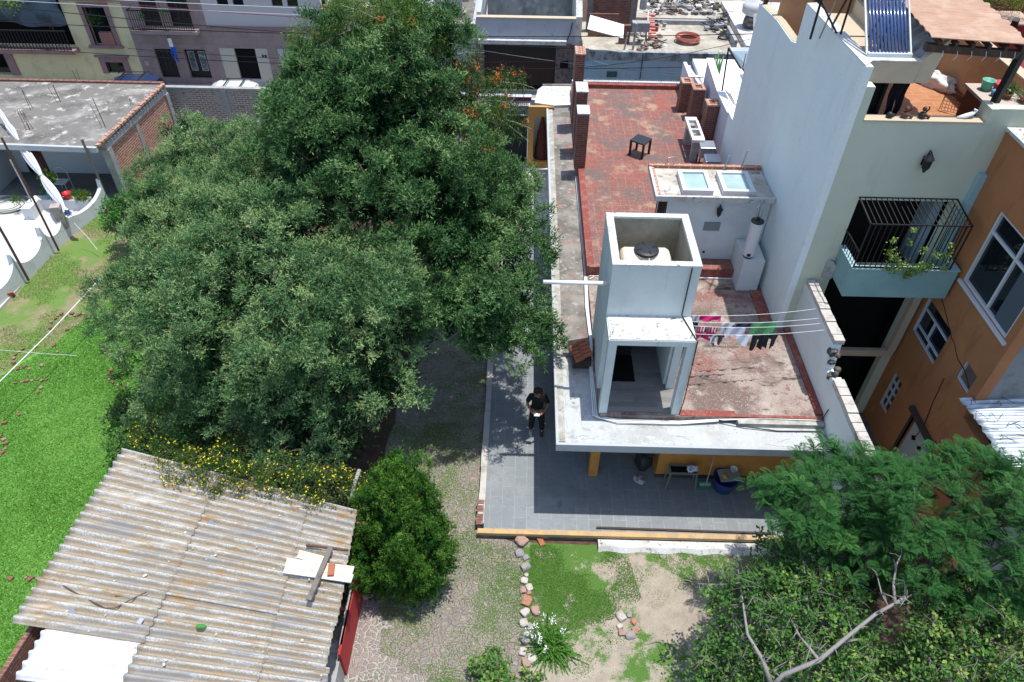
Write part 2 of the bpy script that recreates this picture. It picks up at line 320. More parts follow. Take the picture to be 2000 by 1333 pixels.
flat('ground', [(-150,-60),(150,-60),(150,200),(-150,200)], -.62, EARTH)
g = MB().box(-15.9, 7.1, -4, 26.9, -.6, -.205).build('terrain', EARTH); g['kind'] = 'structure'
rnd = random.Random(5)
def wob(pts, amp=.12, step=.5):
    out = []
    for i in range(len(pts)):
        a, b = Vector(pts[i]), Vector(pts[(i+1)%len(pts)]); n = max(1, int((b-a).length/step))
        for k in range(n):
            p = a.lerp(b, k/n); out.append((p.x+rnd.uniform(-amp,amp), p.y+rnd.uniform(-amp,amp)))
    return out
flat('dry_grass', wob([(-17.4,9),(-9,9),(-9,25.5),(-15.7,25.5),(-16.0,23),(-16.5,21)]), -.198, DRYL)
lawn_poly = [(-17,7),(-15.9,13.2),(-15.3,13.9),(-14.2,15.6),(-13.9,16.4),(-13.2,17.9),(-12,18.3),(-9.4,17),(-9.0,3),(-17,3)]
flat('lawn', wob(lawn_poly, .15), -.192, LAWNB)
flat('cobbled_path', wob([(-3.5,-2),(.2,-2),(.3,9.3),(-.8,9.5),(-.8,26.5),(-3.2,26.5),(-3.2,17),(-3.5,10)], .06), -.195, COBBLE)
flat('stone_paving', wob([(-3.55,3),(-1.3,3),(-1.5,5.2),(-1.9,6.0),(-2.5,6.5),(-2.7,7.3),(-3.5,7.9)], .22, .25), -.188, COBBLEL)
flat('garden_ground', wob([(.3,-2),(7,-2),(7,9.35),(.2,9.35)], .03), -.197, DIRTG)
for nm, z0, bx, m in (('road', -.3, (-60,60,27.6,33.9), ASPH),):
    o = MB().box(bx[0], bx[1], bx[2], bx[3], -.6, -.52).build(nm, m); o['kind'] = 'structure'
o = MB().box(-60, 60, 33.9, 35.2, -.6, -.38).build('pavement', CONC); o['kind'] = 'structure'

# patio
pt = MB().box(-.72, 7.0, 9.56, 22, -.3, 0).build('patio', PTILE); pt['kind'] = 'structure'
o = MB().box(-.72, 2.2, 22.0, 26.9, -.3, -.01).build('driveway', mat('pale_concrete', (.62,.60,.56), [((.48,.46,.43),2,.5,.7)])); o['kind'] = 'structure'
mb = MB(); y = 9.7
while y < 26:
    L = rnd.uniform(.8, 1.6); mb.box(-.88+rnd.uniform(-.012,.012), -.722, y, y+L-.01, -.3, .03+rnd.uniform(-.01,.01)); y += L
CURB = mat('old_cement_curb', (.46,.44,.40), [((.28,.26,.22),3,.5,.7),((.12,.11,.08),1.5,.56,.7)], bump=.4)
o = mb.build('patio_kerb', CURB); o['kind'] = 'structure'
MB_ = MB().box(-.84, 8.1, 9.45, 9.56, -.3, -.06).build('patio_front_wall', mat('dark_kerb_face', (.13,.10,.075), [((.30,.21,.12),3,.5,.7)])); MB_['kind'] = 'structure'  # lower face in a darker brown than the yellow cap
o = MB().box(-.86, 8.1, 9.43, 9.56, -.06, .035).build('patio_front_kerb', YELLOW); o['kind'] = 'structure'
mb = MB(); mb.grid(lambda u, v: (2.0+u*4.3, 9.14+v*.285+.02*math.sin(u*31)*(1-v), -.10+.02*math.sin(u*23)*(1-v) - (.1 if v == 0 else 0)), 60, 3)
o = mb.build('plaster_ledge', RIM); o['kind'] = 'structure'
mb = MB()
for (a, b) in ((10.02,10.2),(10.24,10.36),(9.66,9.95)): mb.box(-.91,-.75,a,b,-.02,.045)
o = tag(mb.build('kerb_brick', BRICK), 'worn row of red bricks at the corner of the patio kerb', 'brick edging')
r_ = MB().bar((1.97,9.66,.03),(6.15,9.62,.03),.05,.03).build('wooden_batten', WOODD); tag(r_, 'long thin brown batten lying along the yellow patio kerb', 'batten')

# ------------------------------------------------------------------ main house
H = thing('single_storey_house', 'single storey white house with flat red roof terrace and square tower', 'house', (3.5,11.2,0))
def hp(name, mb, m, **k): return mb.build(name, m, H, **k)
hp('wall', wallgrid(MB(), 'y', 11.22, .25, 3.55, 7.0, 0, 2.25, [(4.25,6.15,1.15,2.15)]).box(3.55,3.75,11.47,16,0,2.25).box(2.6,2.8,16,26.7,0,2.25).box(2.8,3.55,16,16.2,0,2.25), OCHRE)
wn = hp('window', MB().box(4.25,6.15,11.3,11.34,1.15,2.15), DGLASS)
MB().box(4.22,6.18,11.17,11.22,1.09,1.14).box(5.18,5.22,11.26,11.3,1.15,2.15).build('window_frame', BLACK, wn)
hp('column', MB().box(1.86,2.08,11.18,11.4,0,2.25), OCHRE)
hp('wall_base', MB().box(3.53,7.0,11.2,11.22,0,.12), mat('dark_skirting', (.07,.05,.04)))
# eave slab with its low lip
hp('eave_slab', MB().box(.95,7.0,10.22,11.0,2.25,2.44).box(1.0,1.9,11.0,13.0,2.25,2.44).box(3.4,6.9,11.0,26.7,2.2,2.41).box(1.9,3.4,11.0,26.7,2.2,2.41), EAVE)
cr = MB(); rc = random.Random(44)
for k in range(17):
    if k < 11: x, y, dx, dy = rc.uniform(1.2,6.8), rc.uniform(10.28,10.75), rc.choice((.08,.05,-.06)), rc.uniform(-.02,.02)
    else: x, y, dx, dy = rc.uniform(1.15,1.7), rc.uniform(10.4,12.8), rc.uniform(-.02,.02), .06
    pts = []
    for q in range(rc.randint(4,11)): pts.append((x,y,2.441)); x += dx*rc.uniform(.5,1.3)+rc.uniform(-.02,.02); y += dy+rc.uniform(-.03,.03); x = min(6.85,max(1.12,x)); y = min(12.9,max(10.25,y))
    cr.tube(pts, rc.choice((.002,.003,.004)), 3)
hp('roof_cracks', cr, mat('crack_dark', (.10,.095,.085)))
hp('eave_fascia', MB().box(.89,7.02,10.15,10.22,2.28,2.50).box(.89,.95,10.22,13.0,2.28,2.50).box(.89,.96,13.0,26.75,2.24,2.55), FASCIA)
hp('eave_gutter', MB().box(.95,1.10,10.27,13.0,2.44,2.47).box(.96,1.12,13.0,26.7,2.44,2.53), GUTTER)
hp('back_roof_strip', MB().box(1.12,1.90,13.1,26.7,2.25,2.50).box(1.12,1.9,13.02,13.1,2.25,2.57), STRIP)
hp('red_roof', MB().box(1.9,7.0,10.98,16.2,2.41,2.60), REDROOF)
hp('roof_edge_trim', MB().box(3.72,5.0,10.99,11.17,2.60,2.613).box(5.0,6.98,10.985,11.06,2.60,2.618).box(6.84,6.995,11.1,14.05,2.60,2.66).box(6.3,6.6,14.1,16.2,2.60,2.63), REDTRIM)
hp('tiled_roof', MB().box(1.93,6.62,16.2,28.0,2.3,2.90), TERRA)
hp('tiled_roof_border', MB().box(1.86,1.93,16.15,28,2.3,2.92).box(1.93,2.06,16.25,28,2.9,2.905).box(1.93,6.62,16.14,16.2,2.3,2.9).box(2.0,6.6,27.86,28.05,2.6,3.06).box(6.5,6.62,16.2,27.86,2.9,2.94), REDTRIM)
hp('roof_far_coping', MB().box(1.9,6.7,28.05,28.2,2.3,3.1), RIM)
mb = MB()
for i in range(46):
    a = 2.05+i*.1; mb.bar((a,28.12,3.1),(a+rnd.uniform(-.03,.03),28.12,3.16+rnd.uniform(0,.03)),.02)
hp('glass_shards', mb, ALU)
hp('terrace_ledge', MB().box(5.03,6.98,10.84,10.98,2.44,2.56), GUTTER)
# tower
tw = hp('stair_tower', MB().box(1.88,2.03,11.8,13.7,2.6,6.22).box(3.53,3.68,11.8,13.7,2.6,6.22).box(2.03,3.53,11.8,11.95,4.72,6.22).box(2.03,3.53,13.55,13.7,2.6,6.22)
        .box(1.88,2.06,11.02,11.22,2.6,4.72).box(3.52,3.70,11.02,11.22,2.6,4.72).box(1.88,3.70,11.02,11.8,4.72,4.86).box(3.50,3.53,11.8,11.95,2.6,4.72), TOWER)
MB().box(1.90,3.68,11.03,11.8,4.86,4.885).build('porch_roof_top', RIM, tw)
MB().box(1.87,3.69,11.79,11.95,6.22,6.235).box(1.87,3.69,13.55,13.71,6.22,6.235).box(1.87,2.03,11.95,13.55,6.22,6.235).box(3.53,3.69,11.95,13.55,6.22,6.235).build('tower_rim', RIM, tw)
MB().box(2.031,3.529,11.951,13.549,4.9,5.0).box(2.031,2.04,11.95,13.55,5,6.2).box(3.52,3.529,11.95,13.55,5,6.2).box(2.04,3.52,13.54,13.549,5,6.2).build('tank_pit_lining', INNERT, tw)
MB().box(2.06,3.68,11.06,13.55,2.6,2.64).build('stair_floor', WTILE, tw)
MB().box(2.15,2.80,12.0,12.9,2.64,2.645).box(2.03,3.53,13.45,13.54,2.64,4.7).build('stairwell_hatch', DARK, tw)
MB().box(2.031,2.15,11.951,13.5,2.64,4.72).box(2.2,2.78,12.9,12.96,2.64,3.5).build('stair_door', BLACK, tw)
MB().box(3.45,3.529,11.95,13.5,2.64,4.70).build('inner_partition', TOWER, tw)
MB().tube([(3.48,11.77,6.2),(3.48,11.77,4.95),(3.52,11.7,4.9),(3.70,11.0,4.9),(3.72,10.98,3.2),(3.69,10.97,2.65)], .014, 5).build('tower_cable', BLACK, tw)
mb = MB()
for x in (1.92,1.95,1.98): mb.tube([(x,11.1+(x-1.92)*2,4.88),(x+rnd.uniform(-.02,.02),11.1+(x-1.9)*2,5.02)], .006, 4)
for x in (3.6,3.64,3.57): mb.tube([(x,11.12,4.88),(x+rnd.uniform(-.03,.03),11.1,5.05)], .006, 4)
mb.build('rebar', RUST, tw)
hp('drain_pipe', MB().tube([at(1061,551,x=.5), (2.0, at(1061,551,x=.5).y, at(1061,551,x=.5).z)], .045, 10), PVC, smooth=True)
# pipes on roof
mb = MB()
for k, dx in enumerate((0,.045,.09)):
    pts = [at(1124+dx*60,345,z=2.56), at(1133+dx*50,440,z=2.56), at(1141+dx*50,520,z=2.56), at(1144+dx*50,600,z=2.56), at(1153+dx*40,672,z=2.56), at(1152+dx*50,720,z=2.5), (1.76+dx,11.02-dx*.6,2.5)]
    pts += [(2.3,10.93-dx,2.5),(3.7,10.91-dx*.8,2.5),(4.6,10.97-dx*.5,2.53)]
    if k < 2: pts += [(5.6,10.99,2.58),(6.9,10.97,2.58)]
    mb.tube(pts, .016, 6)
hp('water_pipe', mb, PVC, smooth=True)
hp('black_hose', MB().tube([(4.6,10.95,2.54),(5.2,10.8,2.5),(5.9,10.72,2.47),(6.9,10.74,2.47),(7.0,10.5,2.45),(7.02,10.1,2.35)], .014, 6).tube([(6.95,10.99,2.6),(6.98,10.98,2.95)], .012, 5), BLKPL, smooth=True)
hp('white_pipe_bracket', MB().bar((1.95,16.1,2.62),(2.6,16.1,2.62),.02).bar((1.95,15.95,2.62),(2.1,16.1,2.62),.02).bar((3.7,16.1,2.63),(6.4,16.1,2.63),.03), PVC)
# service room with skylights
rm = hp('roof_room', wallgrid(MB(), 'x', 3.88, .12, 16.66, 18.0, 2.9, 4.85, [(16.8,17.6,2.9,4.7)]).box(3.88,6.62,16.65,16.78,2.6,4.85).box(3.88,6.62,17.9,18.02,2.9,4.85), WHITE)
MB().box(3.5,6.62,16.45,18.1,4.85,4.93).box(3.5,6.62,16.45,16.52,4.93,5.0).box(3.5,3.57,16.52,18.1,4.93,5.0).build('room_roof', RIM, rm)
MB().box(3.57,6.62,16.52,18.0,4.93,4.945).build('room_roof_top', mat('stained_cement_top', (.40,.36,.30), [((.56,.53,.49),1.3,.45,.6),((.16,.13,.10),4,.55,.7)]), rm)
MB().box(3.50,6.6,18.0,18.12,4.93,5.04).box(3.57,3.64,16.55,18.0,4.945,4.99).box(3.6,6.6,16.52,16.56,4.945,4.99).build('brick_edging', BRICKO, rm)
for i, (x0, x1) in enumerate(((4.22,5.02),(5.28,6.12))):
    sk = MB()
    y0, y1 = 16.62, 17.68
    sk.box(x0,x1,y0,y0+.11,4.945,5.10).box(x0,x1,y1-.11,y1,4.945,5.10).box(x0,x0+.11,y0+.11,y1-.11,4.945,5.10).box(x1-.11,x1,y0+.11,y1-.11,4.945,5.10)
    s_ = sk.build('skylight', ALU, rm)
    MB().box(x0+.11,x1-.11,y0+.11,y1-.11,5.03,5.045).build('pane', mat('skylight_glass', (.30,.42,.40), [((.42,.52,.5),2,.4,.7)], rough=.15, spec=.6), s_)
mb = MB()
for k in range(5): mb.bar((3.85,16.84+k*.18,2.92),(3.85,16.84+k*.18,4.68),.025)
for k in range(5): mb.bar((3.85,16.84+k*.15,3.0+k*.1),(3.85,17.5,3.5+k*.26),.02)
MB().box(3.9,3.95,16.8,17.6,2.9,4.7).build('door', mat('door_dark_red', (.10,.03,.025)), rm); mb.build('door_grille', BLACK, rm)
MB().box(4.97,5.41,16.63,16.65,3.85,4.12).build('vent_panel', mat('grey_vent', (.20,.24,.24), rough=.7), rm)
MB().box(4.0,6.6,16.62,16.65,2.6,2.76).build('red_skirting', REDTRIM, rm)
def sconce(mb, x, y, z, s=1):
    mb.lathe((x,y-.10*s,z), [(.02*s,.16*s),(.035*s,.13*s),(.08*s,.07*s),(.06*s,.06*s),(.055*s,-.06*s),(.03*s,-.1*s),(.012*s,-.14*s)], 8)
    mb.tube([(x,y,z+.02*s),(x,y-.05*s,z+.18*s),(x,y-.10*s,z+.17*s)], .012*s, 5); mb.box(x-.035*s,x+.035*s,y-.015,y,z-.07*s,z+.07*s)
mb = MB(); sconce(mb, 5.27, 16.65, 4.50, 1.1); sc_ = mb.build('wall_lamp', BLACK, rm, smooth=False)
MB().tube([(5.55,17.95,4.95),(5.62,17.95,5.4)], .02, 6).tube([(3.95,18.05,5.0),(4.0,18.05,5.25),(4.15,18.05,5.28),(4.2,18.05,5.0)], .015, 5).tube([(6.05,18.05,5.0),(6.1,18.0,5.55)], .018, 6).build('vent_pipe', GALV, rm)
hp('conduit_hole', MB().box(5.1,5.16,16.63,16.65,3.10,3.16), BLACK)
hp('heater_plinth', MB().box(5.93,6.50,15.62,16.62,2.6,3.60), WHITE)
# chimneys
def chimney(x0, x1, y0, y1, z1, top, rods=0):
    c = hp('chimney', MB().box(x0,x1,y0,y1,2.88,z1), BRICK)
    MB().box(x0-.02,x1+.02,y0-.02,y1+.02,z1,z1+.045).build('chimney_cap', top, c)
    if rods:
        m_ = MB()
        for k in range(rods): m_.tube([(x0+.1+k*.06,y0+.15,z1),(x0+.1+k*.05,y0+.15,z1+.45)], .008, 4)
        m_.build('rebar', RUST, c)
chimney(1.72,2.08,21.55,22.15,4.78,RIM); chimney(1.74,2.10,22.95,23.7,4.88,RIM); chimney(1.76,2.08,24.9,25.6,5.35,BRICKO,3)
for (x0,x1,y0,z1,wd) in ((5.80,6.2,25.9,3.98,.5),(6.08,6.50,25.2,4.05,.5),(6.24,6.62,23.5,4.25,.5)):
    c = hp('chimney', MB().box(x0,x1,y0,y0+wd,2.88,z1), BRICK)
    MB().box(x0-.02,x1+.02,y0-.02,y0+.1,z1,z1+.05).box(x0-.02,x1+.02,y0+wd-.1,y0+wd,z1,z1+.05).box(x0-.02,x0+.1,y0+.1,y0+wd-.1,z1,z1+.05).box(x1-.1,x1+.02,y0+.1,y0+wd-.1,z1,z1+.05).build('chimney_cap', BRICKO, c)
hp('carport_roof', MB().prism([(.42,27.0),(1.2,26.78),(2.05,26.9),(2.1,28.6),(.75,28.55),(.55,28.2)], 2.55, 2.66), RIM)
MB().tube([(.75,28.6,2.68),(2.1,28.66,2.68)], .05, 6).build('roof_edge_roll', STRIP, H)
# yellow niche
hp('niche_wall', wallgrid(MB(), 'y', 26.75, .15, .2, 1.2, 0, 2.6, [(.42,1.14,.25,2.2)]), mat('mustard_paint', (.50,.28,.08), [((.4,.24,.09),3,.5,.7)]))
hp('niche_back', MB().box(.25,1.18,27.5,27.6,0,2.55).box(1.1,1.2,26.9,27.5,0,2.55).box(.2,.25,26.9,27.5,0,2.55), WHITE)
# ---------- rooftop things
T = thing('water_tank', 'cream cylindrical water tank with black lid inside the open tower top', 'water tank', (2.72,12.75,5.0))
prof = [(0.02,-.56),(.30,-.55),(.42,-.50),(.455,-.44),(.455,-.15),(.465,-.12),(.465,.12),(.455,.15),(.455,.44),(.42,.50),(.30,.55),(.02,.56)]
MB().lathe((2.70,12.72,5.46), prof, 32, 'X').lathe((2.70,12.72,5.80), [(.27,0),(.25,.14)], 24).build('tank_body', CREAM, T, smooth=True)
MB().lathe((2.70,12.72,5.945), [(.26,-.03),(.27,.0),(.26,.03),(.2,.05),(.05,.06)], 24).build('lid', BLKPL, T)
mb = MB()
for k in range(4):
    a = k*math.pi/2+.3; mb.obox((2.70+.17*math.cos(a),12.72+.17*math.sin(a),6.0),(.1,.025,.02),a)
mb.build('lid_handle', BLACK, T)
MB().tube([(2.72,12.42,5.95),(2.74,12.3,5.75),(2.76,12.2,5.5)], .014, 6).build('inlet_pipe', PVC, T)
mb = MB()
for (dx, w_) in ((0,.05),(.07,.03),(.12,.05)): mb.box(2.86+dx,2.86+dx+w_,12.272,12.278,5.50,5.57)
mb.lathe((2.58,12.262,5.53), [(.035,0),(.03,.012)], 8, 'Y')
mb.build('lettering', BLKPL, T)
T = thing('side_table', 'black square plastic table standing alone on the red tiled roof', 'table', (4.0,22.55,2.9))
c = [at(*q,z=3.45) for q in ((1229,274),(1256,283),(1275,272),(1249,263))]
ang = math.atan2(c[1].y-c[0].y, c[1].x-c[0].x); ct = sum(c, Vector())/4; sz = .56
MB().obox((ct.x,ct.y,3.44),(sz,sz,.05),ang).build('tabletop', BLKPL, T, bevel=.01)
for sx in (-1,1):
    for sy in (-1,1):
        p = Vector((sx*(sz/2-.04), sy*(sz/2-.04), 0)); p.rotate(Matrix.Rotation(ang,3,'Z'))
        MB().obox((ct.x+p.x,ct.y+p.y,3.16),(.065,.065,.52),ang).build('leg', BLKPL, T)
T = thing('laundry_sink', 'pale concrete laundry sink counter beside the brick chimneys', 'laundry sink', (5.75,23,2.9))
MB().box(5.60,6.0,22.1,22.2,3.62,3.72).box(5.60,6.0,23.55,23.8,3.62,3.72).box(5.60,5.68,22.2,23.55,3.62,3.72).box(5.94,6.02,22.2,23.55,3.62,3.72).box(5.68,5.94,22.85,22.93,3.60,3.72).box(5.6,6.0,22.2,22.45,3.66,3.70).build('counter', mat('sink_terrazzo', (.66,.65,.62), [((.5,.49,.47),6,.5,.7)]), T)
MB().box(5.68,5.94,22.2,22.85,3.45,3.50).box(5.68,5.94,22.93,23.55,3.45,3.50).build('basin', CONC, T)
MB().box(5.64,5.9,22.15,22.3,2.9,3.62).build('leg', CONC, T); MB().box(5.64,5.9,23.35,23.6,2.9,3.62).build('leg', CONC, T)
for i, (y0, x0, z1, lb) in enumerate(((21.75,5.84,3.6,'grey metal covered grill box against the chimney foot'),(20.95,5.88,3.55,'grey metal covered grill box nearest the skylight room'))):
    T = thing('grill_box', lb, 'grill', (x0+.2,y0+.2,2.9), 'metal boxes beside the laundry sink')
    MB().box(x0,x0+.46,y0,y0+.42,3.25,z1).build('body', GALV, T, bevel=.01)
    MB().obox((x0+.23,y0+.21,z1+.03),(.5,.46,.05),0,.08).build('lid', STEEL, T, bevel=.01)
    for dx in (.03,.43):
        MB().box(x0+dx-.02,x0+dx+.02,y0+.02,y0+.06,2.9,3.25).build('leg', BLACK, T); MB().box(x0+dx-.02,x0+dx+.02,y0+.36,y0+.40,2.9,3.25).build('leg', BLACK, T)
T = thing('water_heater', 'slim white cylindrical water heater standing on a white plinth', 'water heater', (6.07,15.84,3.6))
MB().lathe((6.08,15.84,3.66), [(.15,0),(.155,.02),(.155,1.0),(.15,1.03)], 24).build('tank', mat('enamel_white', (.66,.67,.67), rough=.35), T, smooth=False)
MB().lathe((6.08,15.84,4.69), [(.165,0),(.165,.03),(.10,.05),(.045,.06),(.045,.12),(.02,.12)], 20).build('cap', BLKPL, T)
MB().lathe((6.08,15.84,3.60), [(.13,0),(.15,.06)], 20).obox((6.04,15.68,3.74),(.09,.03,.07)).build('burner_base', BLKPL, T)
MB().tube([(6.02,15.86,4.75),(6.0,15.9,5.05),(6.06,15.95,5.12),(6.1,16.3,5.0)], .014, 5).tube([(6.14,15.86,4.75),(6.16,15.9,5.0),(6.2,16.0,5.1),(6.2,16.5,4.9)], .014, 5).tube([(6.08,15.9,4.8),(6.08,15.95,5.15)], .02, 5).build('flue_pipes', STEEL, T)
# roof tiles stack
T = thing('roof_tile_stack', 'stack of orange clay roof tiles leaning beside the tower', 'roof tiles', (1.68,13.0,2.6), None)
TILEC = mat('clay_tile_orange', (.34,.115,.06), [((.22,.075,.045),6,.5,.7)])
ux = Vector((.36,.11,.10)); uy = Vector((.14,-.52,-.02))
for i in range(5):
    for j in range(2):
        m_ = MB(); o0 = Vector((1.25,13.02,2.78))+uy*(i/4.6)+ux*(j*.52)+Vector((0,0,.05*j))
        def fn(u, v, o0=o0): 
            a = math.pi*v; return tuple(o0+ux*u*.6+uy*(.1-.1*math.cos(a))*1.0+Vector((0,0,.06*math.sin(a))))
        m_.grid(fn, 2, 8); m_.build('clay_tile', TILEC, T, solid=.014)
MB().box(1.35,1.80,12.6,12.95,2.44,2.70).bar((1.9,12.5,2.45),(1.85,13.1,3.0),.03).build('support', WOODD, T)
tag(MB().tube([at(1158,800,z=2.46),at(1157,785,z=2.47),at(1160,775,z=2.46)], .014, 5).build('green_hose_piece', mat('green_plastic', (.02,.16,.07))), 'short green hose scrap lying on white roof edge by tower', 'hose')
rk = random.Random(3); mb = MB()
for k in range(9): mb.rock(at(1118+rk.uniform(-5,5),776+rk.uniform(-8,12),z=2.45), rk.uniform(.015,.04), rk, (1,1,.4), 1)
tag(mb.build('roof_debris', CONC), 'small scatter of grey rubble on the white roof edge', 'debris', kind='stuff')
# ------------------------------------------------------------------ tall neighbour with tan front
B = thing('tall_house', 'tall house with blue white side wall, tan front and roof terrace', 'house', (8.3,14.5,-.6))
def bp_(name, mb, m, **k): return mb.build(name, m, B, **k)
# side wall, stepped top
prof = [(14.1,-.6),(18.35,-.6),(22.3,-.6),(22.3,4.6),(21.75,4.62),(21.75,8.15),(19.9,8.30),(18.42,8.30),(18.12,8.38),(18.12,9.30),(14.1,9.42)]
bp_('side_wall', MB().slab([(6.64,y,z) for y, z in prof], (.16,0,0)), SIDEW)
bp_('side_wall_coping', MB().slab([(6.66,y,z) for y, z in ((21.75,8.152),(19.9,8.302),(18.42,8.302),(18.42,8.315),(19.9,8.315),(21.75,8.165))], (.2,0,0)), TANL)
prof2 = [(22.3,-.6),(29.6,-.6),(29.6,3.2),(27.1,3.5),(24.2,3.75),(24.1,3.8),(22.3,3.8)]
bp_('rear_side_wall', MB().slab([(6.66,y,z) for y, z in prof2], (.14,0,0)).slab([(6.66,24.1,3.8),(6.66,22.3,3.8),(6.66,22.3,4.55),(6.66,24.1,4.5),(6.66,26.4,4.72),(6.66,26.4,3.6)], (.14,0,0)), mat('pinkish_white_render', (.58,.57,.60), [((.5,.48,.52),1,.4,.7)]))
WC = mat('white_cap', (.78,.78,.76), [((.6,.6,.58),6,.55,.75)])
bp_('parapet_cap', MB().slab([(6.60,y,z) for y, z in ((24.1,4.5),(26.4,4.72),(26.4,4.76),(24.1,4.54))], (.26,0,0)).slab([(6.60,22.35,4.55),(6.60,24.1,4.50),(6.60,24.1,4.54),(6.60,22.35,4.59)], (.26,0,0)).slab([(6.1,26.45,4.0),(6.1,26.6,4.0),(6.1,26.6,4.04),(6.1,26.45,4.04)], (.56,0,0)), WC)
# low white wall stub behind chimneys
bp_('low_parapet', MB().box(6.15,6.28,26.5,28.05,2.9,3.95), mat('pinkish_white', (.60,.58,.62)))
bp_('rear_terrace_floor', MB().box(6.8,11,22.3,29.4,3.4,3.55).box(8.6,8.75,22.3,28,3.55,5.0), WC)
# front
bp_('front_wall', wallgrid(MB(), 'y', 14.1, .2, 6.80, 11.4, -.6, 8.30, [(7.5,9.62,4.6,6.45),(7.55,9.72,-.6,4.3)]), TAN)
bp_('front_wall_edge', MB().box(6.80,6.98,14.1,14.38,8.30,9.02), TAN)
bp_('corner_parapet', MB().box(9.45,9.6,14.08,14.5,8.3,8.62).box(9.6,10.9,14.1,14.3,8.30,8.62), TAN)
bp_('terrace_sill', MB().box(6.98,9.45,14.08,14.36,8.30,8.335), TANL)
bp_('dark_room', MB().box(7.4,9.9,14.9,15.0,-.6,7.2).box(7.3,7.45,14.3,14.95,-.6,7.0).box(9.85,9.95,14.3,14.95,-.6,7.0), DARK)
bp_('inner_side_wall', MB().box(9.35,9.55,14.32,14.85,4.6,6.45), mat('blue_grey_wall', (.22,.28,.32)))
bp_('teal_pilaster', MB().box(9.80,9.96,13.95,14.1,4.4,7.2), TEALL)
bc = bp_('balcony', MB().box(7.50,9.88,13.2,13.3,4.42,5.20).box(7.50,7.6,13.3,14.1,4.42,5.20).box(9.78,9.88,13.3,14.1,4.42,5.20).box(7.6,9.78,13.3,14.1,4.42,4.56), TEAL)
MB().box(7.48,9.9,13.18,13.32,5.20,5.23).box(7.48,7.62,13.32,14.1,5.20,5.23).box(9.76,9.9,13.32,14.1,5.20,5.23).build('balcony_cap', TEALL, bc)
MB().box(7.6,9.76,13.32,13.6,4.6,4.9).build('planter_box', WC, bc)
mb = MB(); x0, x1, yb, yf, z0, z1 = 7.5, 9.66, 14.1, 13.22, 5.23, 6.42
for i in range(19): 
    x = x0+(x1-x0)*i/18; mb.bar((x,yf,z0),(x,yf,z1-.04),.014); mb.bar((x,yf,z1-.02),(x,yb,z1+.1),.014)
for i in range(1,7):
    y = yf+(yb-yf)*i/7; mb.bar((x1,y,z0),(x1,y,z1),.014); mb.bar((x0,y,z0),(x0,y,z0+.42),.014)
for (a, b) in (((x0,yf,z1-.03),(x1,yf,z1-.03)),((x0,yf,z1-.03),(x0,yb,z1+.1)),((x1,yf,z1-.03),(x1,yb,z1+.1)),((x0,yb,z1+.1),(x1,yb,z1+.1)),((x0,yf,z0+.03),(x1,yf,z0+.03)),((x0,yf,z0+.42),(x0,yb,z0+.42)),((x1,yf,z0),(x1,yf,z1)),((x0,yf,z0),(x0,yf,z1)),((x1,yb,z0),(x1,yb,z1))): mb.bar(a, b, .026)
mb.build('cage_railing', BLACK, bc)
mb = MB(); sconce(mb, 8.56, 14.1, 7.45, 1.5); mb.build('wall_lamp', BLACK, B)
bp_('floor_beam', MB().box(7.5,9.9,13.98,14.1,1.78,1.98).box(9.72,9.9,13.95,14.1,1.98,4.35), TANL)
bp_('broken_plaster', MB().rock((7.35,14.08,4.55), .28, random.Random(4), (.9,.08,1.2), 2), CONC)
# terrace
FT = mat('terrace_tile', (.42,.2,.1), [((.46,.24,.13),2,.5,.7)], rough=.5, pat=('b', (.46,.20,.09), (.40,.165,.075), (.58,.38,.24), .6, .2, .006, .5))
bp_('terrace_floor', MB().box(6.8,11.3,14.3,20.5,7.3,7.45), FT)
bp_('terrace_side_wall', MB().box(10.62,10.78,15.05,20.5,7.3,8.75).box(6.8,11,20.4,20.5,7.45,9.9), mat('peach_render', (.52,.32,.17), [((.46,.27,.14),2,.5,.7)]))
bp_('terrace_wall_cap', MB().box(10.57,10.83,15.0,20.5,8.75,8.79), TANL)
bp_('terrace_skirting', MB().box(10.56,10.62,15.05,20.4,7.45,7.6), mat('brown_skirting', (.14,.055,.035)))
bp_('stair_room', MB().box(7.42,7.56,14.9,18.1,7.45,9.0).box(6.8,7.42,15.6,15.7,7.45,9.0), TANL)
bp_('stair_room_dark_opening', MB().box(7.35,7.42,14.5,14.9,7.45,9.0).box(6.82,7.4,14.6,14.66,7.45,9.0), DARK)  # near-black sheets paint the shade of the open doorway
bp_('water_heater_platform', MB().box(6.80,7.85,14.45,18.1,8.98,9.10), TANL)
bp_('platform_parapet', MB().box(6.80,7.85,14.40,14.52,8.98,9.42).box(7.76,7.85,14.52,18.1,9.1,9.42), TANL)
bp_('platform_cap', MB().slab([(6.64,14.1,9.422),(6.86,14.36,9.43),(6.86,18.1,9.32),(6.64,18.1,9.302)], (0,0,.02)).box(6.86,7.85,14.38,14.54,9.42,9.44), mat('worn_cap', (.56,.56,.54), [((.3,.3,.29),4,.5,.7)]))
bp_('platform_slope', MB().slab([(7.86,14.40,9.0),(8.15,14.42,9.0),(8.28,14.46,9.85),(7.86,14.44,9.42)], (0,.12,0)), TANL)
